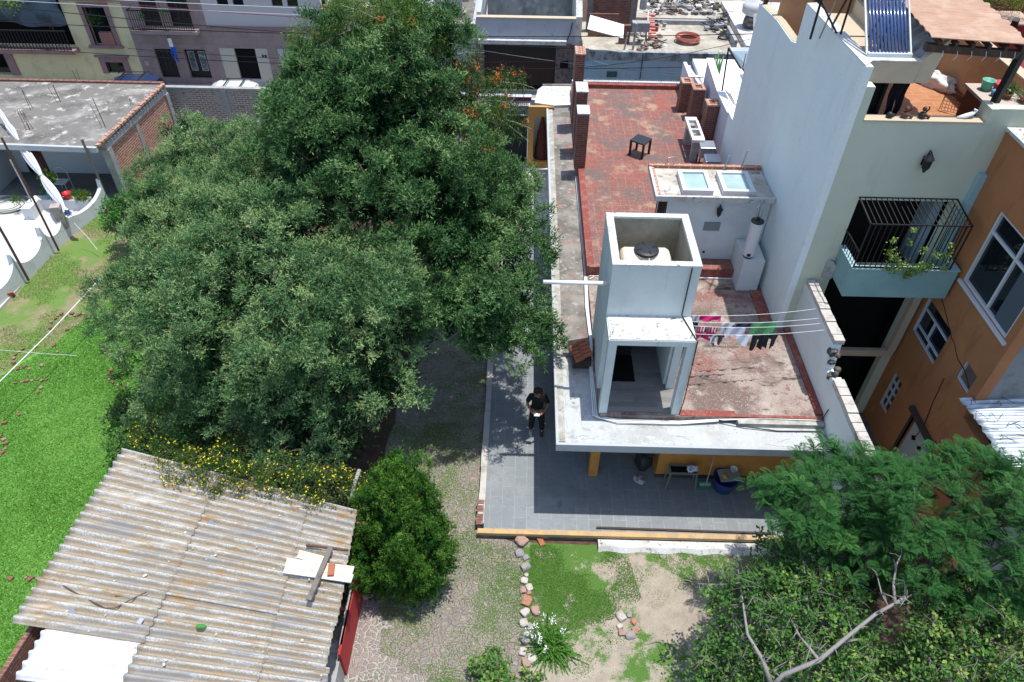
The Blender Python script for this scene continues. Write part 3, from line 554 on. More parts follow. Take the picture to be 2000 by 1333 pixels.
# pergola
PG = mat('pergola_tile_roof', (.40,.25,.17), [((.33,.20,.135),5,.45,.6,(.5,5,1)),((.46,.31,.23),2,.5,.7)], bump=.1)
def pf(u, v):
    x = 7.82+u*1.95; y = 14.35+v*6.5; z = 9.92-u*.10+v*.35 + .03*abs(math.sin(v*22*math.pi))
    if u > .97: x += .03*math.sin(v*90)
    return (x, y, z)
pr = bp_('pergola_roof', MB().grid(pf, 34, 176), PG, solid=.02)
mb = MB().bar((7.85,14.5,9.68),(9.8,14.45,9.58),.14,.14)
for i in range(6): mb.bar((8.05+i*.33,14.38,9.80-i*.02),(8.05+i*.33,20,10.08-i*.02),.06,.08)
mb.build('beam', WOODD, pr); MB().bar((9.66,14.42,8.62),(9.74,14.45,9.62),.13).build('post', BLACK, pr)
mb = MB()
for i in range(6): 
    x = 8.15+i*.28; mb.tube([(x,14.36,9.66),(x+.03,14.35,9.56),(x-.02,14.36,9.48)], .006, 4)
mb.build('string_light', ALU, pr)
mb = MB().grid(lambda u, v: (7.9+u*.42+.035*math.sin(v*40), 14.62+v*2.4, 9.35+u*.35+.03*math.sin(v*60)), 4, 60); mb.build('corrugated_flashing', GALV, B, solid=.01)
mb = MB().bar((6.75,21.6,8.1),(6.85,21.6,9.5),.1).bar((6.85,18.5,8.3),(7.1,18.5,9.8),.12).bar((7.05,18.9,8.3),(7.25,18.9,9.8),.12); mb.build('roof_post', BLACK, B)
# solar water heater
S = thing('solar_water_heater', 'blue evacuated tube solar water heater on the roof platform corner', 'solar heater', (7.2,15,9.1))
TB = mat('blue_vacuum_tube', (.05,.10,.24), rough=.15, metal=.3, spec=.9)
for i in range(11):
    x = 6.90+i*.070; MB().tube([(x,14.62,9.50),(x,15.75,10.45)], .027, 8).build('glass_tube', TB, S, smooth=True)
MB().box(6.82,7.70,14.55,14.66,9.43,9.51).bar((6.82,14.6,9.45),(6.82,15.8,10.48),.035).bar((7.70,14.6,9.45),(7.70,15.8,10.48),.03).build('frame', ALU, S)
MB().lathe((7.25,15.9,10.6), [(.05,-.6),(.2,-.55),(.22,-.5),(.22,.5),(.2,.55),(.05,.6)], 16, 'X').build('tank', STEEL, S, smooth=True)
mb = MB()
for x in (6.72,7.65):
    mb.bar((x,15.9,9.1),(x,15.9,10.5),.035).bar((x,16.6,9.1),(x,15.9,10.5),.035).bar((x,15.9,9.3),(x,16.6,9.25),.03)
mb.bar((6.3,16.4,9.1),(6.3,16.4,10.5),.04).bar((6.3,16.4,9.9),(6.72,15.9,9.3),.03).bar((6.3,15.9,9.3),(6.72,16.6,10.0),.03).bar((6.72,16.6,9.1),(7.65,16.6,9.1),.03)
mb.build('stand', BLACK, S)
# terrace things
def sackmesh(name, c, sx, sy, sz, rz, seed, m):
    r = random.Random(seed); ph = [r.uniform(0,6) for _ in range(8)]; M_ = Matrix.Rotation(rz,3,'Z')
    def fn(u, v):
        a = u*2*math.pi; b = (v-.5)*math.pi; k = 1+.10*math.sin(3*a+ph[0]+4*b)+.07*math.sin(7*a+ph[1]-5*b)+.05*math.sin(13*a+9*b+ph[2])
        p = Vector((sx*math.copysign(abs(math.cos(a)),math.cos(a))*abs(math.cos(b))**.5*k, sy*math.sin(a)*abs(math.cos(b))**.6*k*(1+.2*math.sin(2*a+ph[3])), sz*max(-.6,math.sin(b))*k))
        p.rotate(M_); return tuple(p+Vector(c))
    return MB().grid(fn, 40, 20).build(name, m, smooth=True)
p = at(1825,155,z=7.6); q_ = at(1798,142,z=7.6)
s_ = sackmesh('white_sack', (p.x,p.y,7.56), .62,.28,.2, math.atan2(q_.y-p.y,q_.x-p.x), 2, mat('woven_white', (.68,.68,.66), [((.5,.5,.48),9,.5,.7)])); tag(s_, 'crumpled white plastic sack lying on the orange terrace floor', 'sack')
C = thing('wire_cage', 'rusty open wire rack standing on the terrace floor near the parapet', 'wire rack', tuple(at(1855,215,z=7.45)))
a, b_, c_ = at(1838,215,z=7.5), at(1880,225,z=7.5), at(1850,178,z=7.9); d_ = at(1888,190,z=7.9); mb = MB()
for i in range(8): mb.bar(a.lerp(b_,i/7), c_.lerp(d_,i/7), .008)
for i in range(7): mb.bar(a.lerp(c_,i/6), b_.lerp(d_,i/6), .008)
mb.build('wire_grid', RUST, C); MB().bar(c_,(c_.x,c_.y,7.45),.012).bar(d_,(d_.x,d_.y,7.45),.012).build('stand', RUST, C)
r = random.Random(8); CL = mat('brown_ceramic', (.12,.06,.04), rough=.5)
for (px, nm, lb, m, hh) in ((1766,'clay_figurine','small brown clay figurine sitting on the terrace parapet','b',.2),(1799,'dark_figurine','small dark figurine with raised arm on the terrace parapet','d',.2)):
    g_ = at(px,231,z=8.335); base = Vector((g_.x,14.22,8.335)); F_ = thing(nm, lb, 'figurine', tuple(base))
    mm = CL if m == 'b' else mat('dark_ceramic', (.035,.03,.025), rough=.5)
    MB().rock(base+Vector((0,0,.07)), .085, r, (1,.8,1), 2, .1).tube([base+Vector((.02,0,.1)),base+Vector((.1,-.02,.05)),base+Vector((.14,-.03,.02))], .03, 6).tube([base+Vector((.04,0,.12)),base+Vector((.09,0,.2)),base+Vector((.07,0,.25))],.017,5).tube([base+Vector((-.04,0,.12)),base+Vector((-.08,0,.07))],.02,5).build('body', mm, F_, smooth=True)
    MB().lathe(base+Vector((0,0,.2)), [(.01,-.05),(.04,-.03),(.045,.01),(.02,.045)], 10).build('head', mm, F_, smooth=True)
g_ = Vector((at(1735,229,z=8.335).x,14.22,8.335)); o = MB().lathe(g_, [(.05,0),(.07,.03),(.06,.09),(.03,.12)], 10).tube([g_+Vector((.05,0,.05)),g_+Vector((.16,.1,.02))],.03,6).build('black_ornament', BLKPL, smooth=True); tag(o, 'round black ornament at the left end of the terrace parapet', 'ornament')
g_ = Vector((at(1880,224,z=8.335).x,14.25,8.335)); o = MB().tube([g_+Vector((-.2,0,.02)),g_+Vector((-.05,0,.05)),g_+Vector((.1,.02,.1)),g_+Vector((.15,.02,.17)),g_+Vector((.09,.02,.19))], [.02,.05,.045,.025,.02], 7).build('bird_ornament', WC, smooth=True); tag(o, 'grey white swan shaped ornament on the terrace parapet', 'ornament')
C = thing('hanging_clothes', 'black clothes hanging from the terrace ceiling by the door', 'clothes', (7.8,14.8,9.0))
mb = MB(); 
for k, dx in enumerate((0,.16)): mb.grid(lambda u, v, dx=dx: (7.72+dx+u*.16+.02*math.sin(v*9), 14.9+.03*math.sin(u*9+v*5), 9.0-v*(.95+.12*math.sin(u*7+dx*30))), 8, 10)
mb.build('black_garment', mat('black_cloth', (.012,.012,.014)), C, solid=.01)
# planter bench with pots
Q = thing('terrace_counter', 'brown tiled counter in the terrace corner holding flower pots', 'counter', (10.1,15,7.45))
MB().box(9.72,10.55,14.35,15.6,7.45,8.42).build('body', mat('brown_counter', (.17,.055,.03)), Q)
MB().box(9.66,10.6,14.32,15.68,8.42,8.48).build('top', mat('counter_top', (.45,.38,.32)), Q)
def lf_pot(nm, lb, x, y, z, r0, h, col, cat='flower pot', grp=None):
    P_ = thing(nm, lb, cat, (x,y,z), grp); MB().lathe((x,y,z), [(r0*.75,0),(r0,h),(r0*1.08,h),(r0*1.08,h+.02),(r0*.9,h+.02),(r0*.85,h-.03)], 14).build('pot', mat(nm+'_glaze', col, rough=.45), P_, smooth=True); return P_
lf_pot('green_bucket', 'mint green bucket on the brown terrace counter', 9.95, 15.35, 8.48, .13, .2, (.12,.40,.30), 'bucket')
lf_pot('red_bucket', 'pinkish red basin on the brown terrace counter', 10.22, 15.3, 8.48, .16, .16, (.55,.06,.08), 'basin')
lf_pot('blue_jar', 'small blue jar beside the mint green bucket', 9.98, 15.05, 8.48, .07, .1, (.08,.22,.35), 'jar')
FP = []   # places that get leaves later: (x,y,z,radius,count,parent)
a_ = lf_pot('flower_pot', 'clay pot with small bushy green plant on the terrace counter', 10.2, 14.95, 8.48, .11, .1, (.25,.1,.06)); FP.append((10.2,14.95,8.66,.17,260,a_,'g'))
a_ = lf_pot('flower_pot', 'clay pot with pale spiky succulent beside the black post', 10.5, 14.75, 8.48, .13, .12, (.3,.15,.09)); FP.append((10.5,14.75,8.72,.24,300,a_,'s'))
# far red terrace beyond
F_ = thing('red_terrace_house', 'dark red house with potted terrace beyond the pergola roof', 'house', (13.5,19,0))
RD = mat('maroon_render', (.20,.035,.035), [((.15,.03,.03),2,.5,.7)])
MB().box(11.3,22,14.6,30,-.6,6.2).build('wall', RD, F_); MB().box(16.8,22,15,30,6.2,12.0).build('upper_wall', RD, F_)
MB().box(11.3,11.5,14.6,21.0,6.2,7.0).build('side_parapet', TANL, F_); MB().box(13.2,13.4,16,20.5,6.2,6.9).build('inner_parapet', TANL, F_)
g_ = at(1940,35,z=7.2)
pl = MB().box(g_.x-1.3,g_.x+1.1,g_.y-.5,g_.y+.6,6.2,7.15).build('planter', mat('maroon_planter', (.30,.07,.06)), F_); MB().box(g_.x-1.35,g_.x+1.15,g_.y-.55,g_.y+.65,7.15,7.2).build('planter_cap', mat('pinkish_cap', (.5,.36,.3)), pl)
a_ = lf_pot('flower_pot', 'terracotta pot with round green shrub on the far red terrace', *tuple(at(1915,26,z=7.2)), .24, .18, (.42,.2,.12)); g2 = at(1915,20,z=7.4); FP.append((g2.x,g2.y,7.6,.34,520,a_,'g'))
tp = thing('terrace_bush', 'bright yellow green feathery bush in the far red planter', 'bush', (g_.x+.45,g_.y,7.2)); FP.append((g_.x+.45,g_.y,7.8,.72,3200,tp,'y'))
o = MB().obox((g_.x-.8,g_.y,7.26),(.7,.45,.12),.2).build('blue_tray', mat('blue_plastic', (.06,.28,.5)), bevel=.02); tag(o, 'bright blue tray on the planter of the red terrace', 'tray')
o = MB().bar(at(1985,38,z=7.6),at(1968,85,z=6.8),.16).build('black_bench_leg', BLACK); tag(o, 'black metal pipe post leaning against the maroon wall', 'post')

# ------------------------------------------------------------------ boundary wall between houses
W_ = thing('boundary_wall', 'white boundary wall with grey block coping beside the red roof', 'wall', (7.1,11,0))
MB().slab([(7.0,14.1,-.6),(7.0,8.6,-.6),(7.0,8.6,2.6),(7.0,9.3,3.45),(7.0,11.4,3.55),(7.0,11.55,3.4),(7.0,11.8,3.4),(7.0,11.9,4.12),(7.0,14.1,4.15)], (.2,0,0)).build('wall_face', mat('boundary_white_render', (.66,.71,.69), [((.58,.62,.61),1,.4,.7),((.34,.36,.37),8,.66,.8)], bump=.15), W_)  # off-white render with random grey blotches
mb = MB(); y = 14.05
while y > 11.95:
    mb.box(6.99+rnd.uniform(-.006,.006),7.22,y-.21,y-.01,4.12,4.23+rnd.uniform(-.01,.012)); y -= .22
y = 11.3
while y > 8.7:
    mb.box(6.99+rnd.uniform(-.006,.006),7.22,y-.24,y-.01,3.45 if y > 9.3 else 3.2,3.60+rnd.uniform(-.012,.012)); y -= .25
mb.build('block_coping', mat('cement_block', (.46,.43,.38), [((.3,.28,.25),7,.5,.7),((.14,.13,.12),1.2,.56,.66)], bump=.3), W_)
mb = MB(); 
for k in range(7): mb.rock((7.1+rnd.uniform(-.06,.06),11.62+rnd.uniform(-.25,.3),3.5+rnd.uniform(-.05,.5)), rnd.uniform(.06,.13), rnd, (1,1,1), 2)
mb.build('broken_masonry', mat('dark_rubble', (.07,.06,.055), [((.2,.18,.16),12,.5,.7)]), W_)
MB().box(7.0,7.2,8.4,8.6,-.6,2.9).build('rough_end', BRICKG, W_)
# ------------------------------------------------------------------ orange building
O = thing('orange_building', 'orange rendered building with white framed windows on the right', 'building', (11,12,-.6))
X0 = 9.97
hol = [(11.12,13.1,5.05,6.88),(12.56,13.86,2.86,3.95),(11.18,11.72,3.33,3.88),(13.2,13.66,.35,1.55),(11.2,12.25,-.6,1.48)]
wallgrid(MB(), 'x', X0, .25, 10.9, 14.1, -.6, 8.17, hol).box(X0,X0+.25,8.9,10.9,-.6,2.9).box(X0+.25,14,13.9,14.1,-.6,8.17).build('wall', ORANGE, O)
EWM = mat('bare_grey_render', (.22,.23,.23), [((.14,.14,.14),3,.5,.7)])
MB().box(X0+.25,14,10.9,11.0,2.9,8.17).build('end_wall', EWM, O); MB().box(X0+.25,14,8.9,9.0,-.6,2.9).build('lower_end_wall', EWM, O)
MB().box(X0-.04,14,10.86,14.1,8.17,8.24).build('roof_edge', RIM, O)
MB().box(X0+.25,14,11,13.9,7.95,8.1).build('roof_slab', GALV, O)
MB().box(X0+.3,14,9.0,10.85,2.7,2.85).build('lower_roof', mat('mossy_dark_slab', (.05,.05,.035), [((.10,.10,.09),3,.5,.7)]), O)
MB().lathe((10.62,13.45,8.24), [(.36,0),(.38,.05),(.38,.9),(.3,1.0)], 20).build('cistern', mat('painted_cistern', (.45,.46,.46)), O, smooth=True)
MB().tube([(10.2,13.8,8.3),(10.05,13.2,8.27),(10.15,12.7,8.28),(10.02,12.2,8.3)], .07, 7).build('roof_tarp', mat('silver_sheet', (.45,.5,.55), metal=.5, rough=.4), O)
def win(y0, y1, z0, z1, ys, zs, inset=.06, dark=DGLASS, w_=.05):
    g = MB().box(X0+inset+.03,X0+inset+.04,y0,y1,z0,z1).build('window', dark, O); mb = MB(); x = X0+inset-.03
    mb.box(x,x+.06,y0,y1,z0,z0+w_).box(x,x+.06,y0,y1,z1-w_,z1).box(x,x+.06,y0,y0+w_,z0+w_,z1-w_).box(x,x+.06,y1-w_,y1,z0+w_,z1-w_)
    for (a, b, c) in ys: mb.box(x+.003,x+.057,a-w_/2,a+w_/2,b,c)
    for (a, b, c) in zs: mb.box(x+.005,x+.055,b,c,a-w_/2,a+w_/2)
    mb.build('frame', ALU, g); return g
g = win(11.12,13.1,5.05,6.88,[(12.05,5.1,6.83)],[(6.38,11.17,13.05)],w_=.06); MB().box(X0-.06,X0+.03,11.0,13.16,4.98,5.045).build('sill', ALU, g)
MB().box(X0+.062,X0+.068,11.2,11.75,5.1,6.8).build('curtain', mat('dim_curtain', (.08,.1,.12)), g)
win(12.56,13.86,2.86,3.95,[(13.25,3.1,3.6),(13.1,2.9,3.1)],[(3.62,12.6,13.8),(3.1,12.6,13.8)],w_=.035)
g = win(11.18,11.72,3.33,3.88,[],[],w_=.03,dark=mat('board_infill', (.14,.10,.095)))
win(13.2,13.66,.35,1.55,[(13.43,.4,1.5)],[(.7,13.2,13.66),(1.0,13.2,13.66),(1.25,13.2,13.66)],w_=.03)
d = MB().box(X0+.08,X0+.12,11.24,12.2,-.58,1.44).build('door', mat('pale_door', (.40,.42,.43), rough=.6), O)
mb = MB()
for (a, b) in ((.9,11.6),(.9,11.95),(.3,11.6)): mb.obox((X0+.075,b,a),(.02,.12,.16),0,.78)
mb.build('door_pane', DARK, d); MB().box(X0-.02,X0+.06,11.1,11.2,-.6,1.7).box(X0-.02,X0+.06,12.25,12.33,-.6,1.5).box(X0-.12,X0,11.1,12.4,1.5,1.62).build('door_frame', mat('dark_lintel', (.05,.04,.035)), O)
rr = random.Random(11); path = []; y, z = 13.55, 4.3
for k in range(16): path.append((X0-.004,y,z)); y -= .16+rr.uniform(-.03,.03); z -= .05+rr.uniform(-.05,.06)
MB().tube(path, .012, 4).build('wall_crack', mat('crack', (.05,.025,.015)), O)
MB().tube([(X0-.01,12.0,3.0),(X0-.01,11.9,2.2),(X0-.02,11.75,1.6),(X0-.02,11.8,1.1)], .012, 5).build('wall_cable', mat('red_cable', (.10,.02,.02)), O)
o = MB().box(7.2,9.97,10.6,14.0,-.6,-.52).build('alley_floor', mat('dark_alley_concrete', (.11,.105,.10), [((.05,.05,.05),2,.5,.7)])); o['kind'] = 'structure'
rr = random.Random(14); mb = MB()
for k in range(26): mb.rock((8.2+rr.uniform(-.8,1.3),12+rr.uniform(-1.6,1.6),-.5), rr.uniform(.05,.16), rr, (1.3,1,.6), 1)
tag(mb.build('alley_rubbish', CONC), 'scattered rubble and rubbish on the dark alley floor', 'rubbish', kind='stuff')
# curved metal sheet
def mf(u, v):
    a = at(1870,778,z=3.4); d = at(1965,915,z=3.15)
    x = a.x+(d.x-a.x)*v+u*2.6; y = a.y+(d.y-a.y)*v-.02*u+ .22*math.sin(v*3.1)*(1-u); z = 3.4-.25*v*v+.20*math.sin(u*2.2)+.018*math.sin(v*70)
    if u == 0: x += .02*math.sin(v*37)
    return (x, y, z)
o = MB().grid(mf, 16, 90).build('corrugated_sheet', mat('silver_sheet_roof', (.46,.51,.55), [((.25,.29,.32),1.6,.46,.6,(1,6,1)),((.6,.63,.65),3,.55,.7,(1,5,1))], rough=.45, metal=.35), solid=.01, smooth=True)
tag(o, 'bowed silver corrugated metal sheet roof beside the orange wall', 'metal sheet')
mb = MB()
for k in range(10):
    a = mf(rr.uniform(.05,.4), rr.uniform(.1,.8)); mb.tube([Vector(a)+Vector((0,0,.05)), Vector(a)+Vector((rr.uniform(-.3,.3),rr.uniform(-.3,.3),.04)), Vector(a)+Vector((rr.uniform(-.4,.4),rr.uniform(-.5,.5),.07))], .006, 4)
tag(mb.build('twigs', mat('dead_twig', (.06,.05,.04))), 'thin dead twigs lying on the silver metal sheet', 'twigs', kind='stuff')
# ------------------------------------------------------------------ left brick building
L = thing('brick_annex', 'low open brick building with weathered concrete roof on the left', 'building', (-17.5,26,-.2))
MB().slab([(-26,23.95,2.02),(-15.45,23.62,2.02),(-15.05,29.2,2.02),(-26,29.4,2.02)], (0,0,.14)).build('roof_slab', OLDROOF, L)
MB().bar((-26,23.92,2.1),(-15.42,23.58,2.1),.12,.20).build('roof_fascia', FASCIA, L)
mb = MB(); y = 23.7
while y < 29.1:
    x = -15.5+(y-23.6)*.075; mb.obox((x+.05,y+.11,2.19+rnd.uniform(-.01,.012)),(.16,.2,.07),rnd.uniform(-.15,.15)); y += .235
mb2 = MB(); x = -15.2
while x > -24: mb2.obox((x,29.15,2.2+rnd.uniform(-.01,.01)),(.24,.16,.08),rnd.uniform(-.05,.05)); x -= .26
mb.build('edge_bricks', BRICKO, L); mb2.build('edge_bricks', BRICK, L)
MB().slab([(-15.42,24.4,-.2),(-15.07,28.95,-.2),(-15.07,28.95,1.82),(-15.42,24.4,1.82)], (-.15,0,0)).build('brick_wall', BRICKO, L)
MB().slab([(-15.38,24.15,1.80),(-15.02,29.1,1.80),(-15.02,29.1,2.02),(-15.38,24.15,2.02)], (-.2,0,0)).box(-15.62,-15.36,24.12,24.42,-.2,1.80).slab([(-15.25,26.3,-.2),(-15.23,26.5,-.2),(-15.23,26.5,1.8),(-15.25,26.3,1.8)], (-.15,0,0)).box(-15.28,-15.0,28.9,29.15,-.2,1.8).build('concrete_frame', CONC, L)
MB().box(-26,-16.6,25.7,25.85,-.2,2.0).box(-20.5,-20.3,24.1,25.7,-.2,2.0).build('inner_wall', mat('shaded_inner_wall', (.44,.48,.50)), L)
MB().box(-19.9,-19.1,25.66,25.7,-.1,1.8).build('doorway', DARK, L)
mb = MB()
for (px, py, n, h) in ((100,60,3,.75),(60,215,2,.9),(112,200,3,.85),(150,155,2,.5),(52,255,4,.9),(200,250,3,1.25),(255,207,2,.4)):
    g_ = at(px,py,z=2.16)
    for k in range(n):
        a = Vector((g_.x+k*.07,g_.y+(k%2)*.08,2.1)); mb.tube([a, a+Vector((rnd.uniform(-.1,.05),rnd.uniform(-.05,.05),h*rnd.uniform(.8,1)))], .009, 4)
mb.build('rebar', RUST, L)
MB().slab([at(62,300,z=1.7),at(75,290,z=1.7),at(102,345,z=.3),at(92,350,z=.3)], (0,.04,0)).slab([at(50,275,z=1.9),at(85,275,z=1.9),at(75,300,z=1.6),at(62,302,z=1.6)], (0,.04,0)).build('curtain', mat('dusty_pink_curtain', (.16,.085,.085)), L)
o = MB().box(-26,-15.7,24.0,27.3,-.2,-.12).build('annex_floor', mat('annex_floor_cement', (.16,.15,.14), [((.1,.095,.09),2,.5,.7)])); o['kind'] = 'structure'
o = MB().prism([(-26,8),(-16.75,14),(-16.5,18.9),(-16.45,21.3),(-15.9,23.9),(-26,24.0)], -.25, -.12).build('white_courtyard', mat('pale_courtyard_cement', (.52,.515,.50), [((.44,.435,.42),1.2,.5,.7),((.30,.29,.27),5,.60,.75)])); o['kind'] = 'structure'
# scalloped wall
WS = thing('scalloped_wall', 'low white garden wall with scalloped top and concave dips', 'wall', (-16.2,19,-.2))
line = [Vector((-15.78,23.5,0)), Vector((-16.36,21.33,0)), Vector((-16.55,18.93,0)), Vector((-16.75,17.2,0)), Vector((-17.0,14.4,0)), Vector((-17.3,11.5,0))]
posts = [0.0, 2.15, 3.3, 4.9, 6.5, 8.2, 10.0, 11.8]
cum = [0]
for a, b in zip(line, line[1:]): cum.append(cum[-1]+(b-a).length)
def onl(s):
    for i in range(len(line)-1):
        if s <= cum[i+1] or i == len(line)-2: return line[i].lerp(line[i+1], (s-cum[i])/(cum[i+1]-cum[i]))
def htop(s):
    for a, b in zip(posts, posts[1:]):
        if a <= s <= b:
            m = (s-a)/(b-a); d = abs(m-.5)*2
            return .30+.65*(1-math.sqrt(max(0,1-max(0,d-.03)**2))) if d < .95 else .95
    return .5
NS = 240; ST = cum[-1]; vs = []; fs = []
for i in range(NS+1):
    s = ST*i/NS; p = onl(s); q = onl(min(ST,s+.05))-onl(max(0,s-.05)); nrm = Vector((-q.y,q.x,0)).normalized()*.08; h = htop(s)
    for sg in (-1,1):
        vs.append(p+nrm*sg+Vector((0,0,-.3))); vs.append(p+nrm*sg+Vector((0,0,h)))
for i in range(NS):
    a, b = i*4, i*4+4; fs += [(a,a+1,b+1,b),(a+2,b+2,b+3,a+3),(a+1,a+3,b+3,b+1)]
fs += [(0,2,3,1)]
SW = mat('scallop_white', (.62,.63,.63), [((.5,.51,.51),2,.5,.7),((.2,.19,.18),3.5,.62,.72)], bump=.3)
MB().add(vs, fs).build('wall_face', SW, WS)
mb = MB(); 
for s in (2.15,): 
    p = onl(s); mb.obox((p.x,p.y,1.02),(.32,.3,.14),.2).obox((p.x,p.y,.6),(.26,.26,.8),.2)
mb.build('brick_pier', mat('worn_pinkish_pier', (.40,.33,.30), [((.2,.16,.14),5,.5,.65)], bump=.5), WS)
# poles
def pole(lb, b, t, r=.03, grp='thin poles along the scalloped wall', m=RUST):
    o = MB().tube([b, b.lerp(t,.5)+Vector((.02,0,0)), t], r, 6).build('pole', m); return tag(o, lb, 'pole', grp)
def vtop(bx, by, tx, ty, z0=-.1):
    b = at(bx,by,z=z0); d = at(tx,ty,z=5)-Vector(CP); t = (d.x*(b.x-CP[0])+d.y*(b.y-CP[1]))/(d.x**2+d.y**2); return b, Vector((b.x,b.y,CP[2]+t*d.z))
b, t = vtop(213,398,172,270); pole('rough wooden pole with bare rods at the brick building corner', b, t, .045, m=WOODB)
b, t = vtop(115,490,20,265); pole('dark rusty pole rising from the second dip of the white wall', b, t, .035)
b, t = vtop(56,548,-60,390); pole('dark rusty pole at the left end of the white wall', b, t, .04)
b, t = vtop(72,415,22,312,-.1); pole('grey pipe pole with small ornaments in the white courtyard', b, t, .025, m=GALV)
# twisted canopy cloth
a, b = at(-10,205,z=2.9), at(133,418,z=.9)
mb = MB(); n = 46; M0 = []
def ct(u, v):
    p = a.lerp(b, v) + Vector((0,0,-.25*math.sin(math.pi*v))); r_ = .05+.13*abs(math.sin(v*math.pi*3.1+.35))**.8*(1 if v > .18 else .4); an = u*2*math.pi
    fold = 1+.16*math.sin(an*7+v*6)
    return (p.x+r_*fold*math.cos(an), p.y+.3*r_*math.sin(an), p.z+r_*fold*math.sin(an))
mc_ = MB().grid(ct, 42, n)
o = mc_.build('tied_canopy', mat('white_canopy_cloth', (.58,.59,.62), [((.42,.43,.5),3,.5,.7,(3,3,.4)),((.16,.2,.36),2.1,.64,.68,(5,5,.3))], rough=.9), smooth=True); tag(o, 'long white and blue cloth canopy tied up in bunches over the courtyard', 'canopy')
mb = MB(); 
for v in (.18,.62,.98): 
    p = Vector(ct(0,v)); mb.obox((p.x-.04,p.y,p.z),(.16,.12,.05),0,0,.9)
mb.build('blue_tie', mat('blue_strap', (.05,.16,.42)), o, local=False)
# hose coil
mb = MB(); r = random.Random(9); cc = at(20,402,z=-.1)
for k in range(6):
    pts = []; R0 = .38+r.uniform(-.05,.25); ox, oy = r.uniform(-.12,.12), r.uniform(-.1,.1)
    for i in range(25): an = i/24*2*math.pi; pts.append((cc.x+ox+R0*1.25*math.cos(an),cc.y+oy+R0*math.sin(an),-.1+.02*k))
    mb.tube(pts, .013, 5, False)
pts = [(cc.x+.7,cc.y+.1,-.09),(cc.x+1.0,cc.y+.6,-.09),(cc.x+.9,cc.y+1.1,-.09),(cc.x+.2,cc.y+1.2,-.09)]; mb.tube(pts, .013, 5)
tag(mb.build('garden_hose', mat('grey_green_hose', (.16,.20,.14))), 'coiled grey green garden hose on the white courtyard floor', 'hose')
# planter and pots in courtyard
o = MB().box(-18.35,-16.2,23.0,23.3,-.15,.30).box(-18.35,-18.0,22.3,23.0,-.15,.35).build('courtyard_planter', SW); tag(o, 'low white masonry planter in front of the brick building', 'planter')
pts_ = [('red_pot','bright red plastic bucket pot on the courtyard planter',150,370,.15,.22,(.55,.02,.03)),('teal_pot','small blue pot with leafy plant on the courtyard planter',112,372,.12,.18,(.15,.32,.38)),('brown_pot','brown pot holding the fern beside the red bucket',171,372,.12,.18,(.22,.17,.09))]
for nm, lb, px, py, r0, h, col in pts_:
    p = at(px,py,z=.3); a_ = lf_pot(nm, lb, p.x, 23.15, .30, r0, h, col); 
    if nm != 'red_pot': FP.append((p.x,23.1,.62 if nm == 'brown_pot' else .58,.34 if nm == 'brown_pot' else .24,500 if nm == 'brown_pot' else 300,a_,'f' if nm == 'brown_pot' else 'g'))
p = at(165,352,z=.5); a_ = lf_pot('flower_pot', 'yellow green fern pot next to the white wall end', at(182,368,z=.3).x, 23.1, .3, .13, .16, (.3,.3,.06)); FP.append((at(182,366,z=.4).x,23.1,.6,.28,380,a_,'f'))
p = at(118,328,z=.8); a_ = thing('tall_plant', 'tall lime leaved potted plant in front of the annex', 'plant', (p.x,23.6,0)); MB().tube([(p.x,23.6,-.1),(p.x+.05,23.6,.9)], .02, 5).build('stem', WOODD, a_); FP.append((p.x,23.6,.85,.34,70,a_,'b'))
a_ = thing('red_leaf_plant', 'dark reddish leafy plant on the courtyard planter', 'plant', (at(128,378,z=.3).x,23.0,.3)); FP.append((at(128,378,z=.3).x,23.0,.42,.26,420,a_,'r'))
a_ = thing('small_fern', 'small green fern at the left end of the planter', 'plant', (at(72,355,z=.3).x,22.8,.3)); FP.append((at(72,355,z=.3).x,22.8,.5,.22,240,a_,'f'))
CH = thing('garden_chair', 'white wire garden chair in the shade of the annex', 'chair', tuple(at(150,350,z=-.1)))
p = Vector((at(150,350,z=-.1).x,24.3,-.1)); MB().tube([p+Vector((-.22,.2,0)),p+Vector((-.22,.2,.75)),p+Vector((-.1,.2,.9)),p+Vector((.1,.2,.9)),p+Vector((.22,.2,.75)),p+Vector((.22,.2,0))], .014, 5).tube([p+Vector((-.22,-.2,0)),p+Vector((-.22,-.2,.42)),p+Vector((.22,-.2,.42)),p+Vector((.22,-.2,0))], .014, 5).build('frame', ALU, CH); MB().box(p.x-.22,p.x+.22,24.1,24.5,.3,.33).build('seat', ALU, CH)
o = MB().obox(tuple(at(19,577,z=-.1)),(.28,.04,.28),.5,.4).build('fallen_tile', TILEC); tag(o, 'square orange tile leaning at the base of the white wall', 'tile')
r = random.Random(21)
D = MB(); 
for k in range(14): p = at(262+r.uniform(-14,30), 345-r.uniform(0,40), z=-.1); D.bar(p, p+Vector((r.uniform(-.5,.5),r.uniform(-.4,.4),r.uniform(.05,.5))), r.uniform(.02,.06))
tag(D.build('scrap_wood', mat('scrap_brown', (.13,.08,.06), [((.3,.3,.32),5,.5,.7)])), 'heap of scrap wood and rags against the orange brick wall', 'scrap heap', kind='stuff')
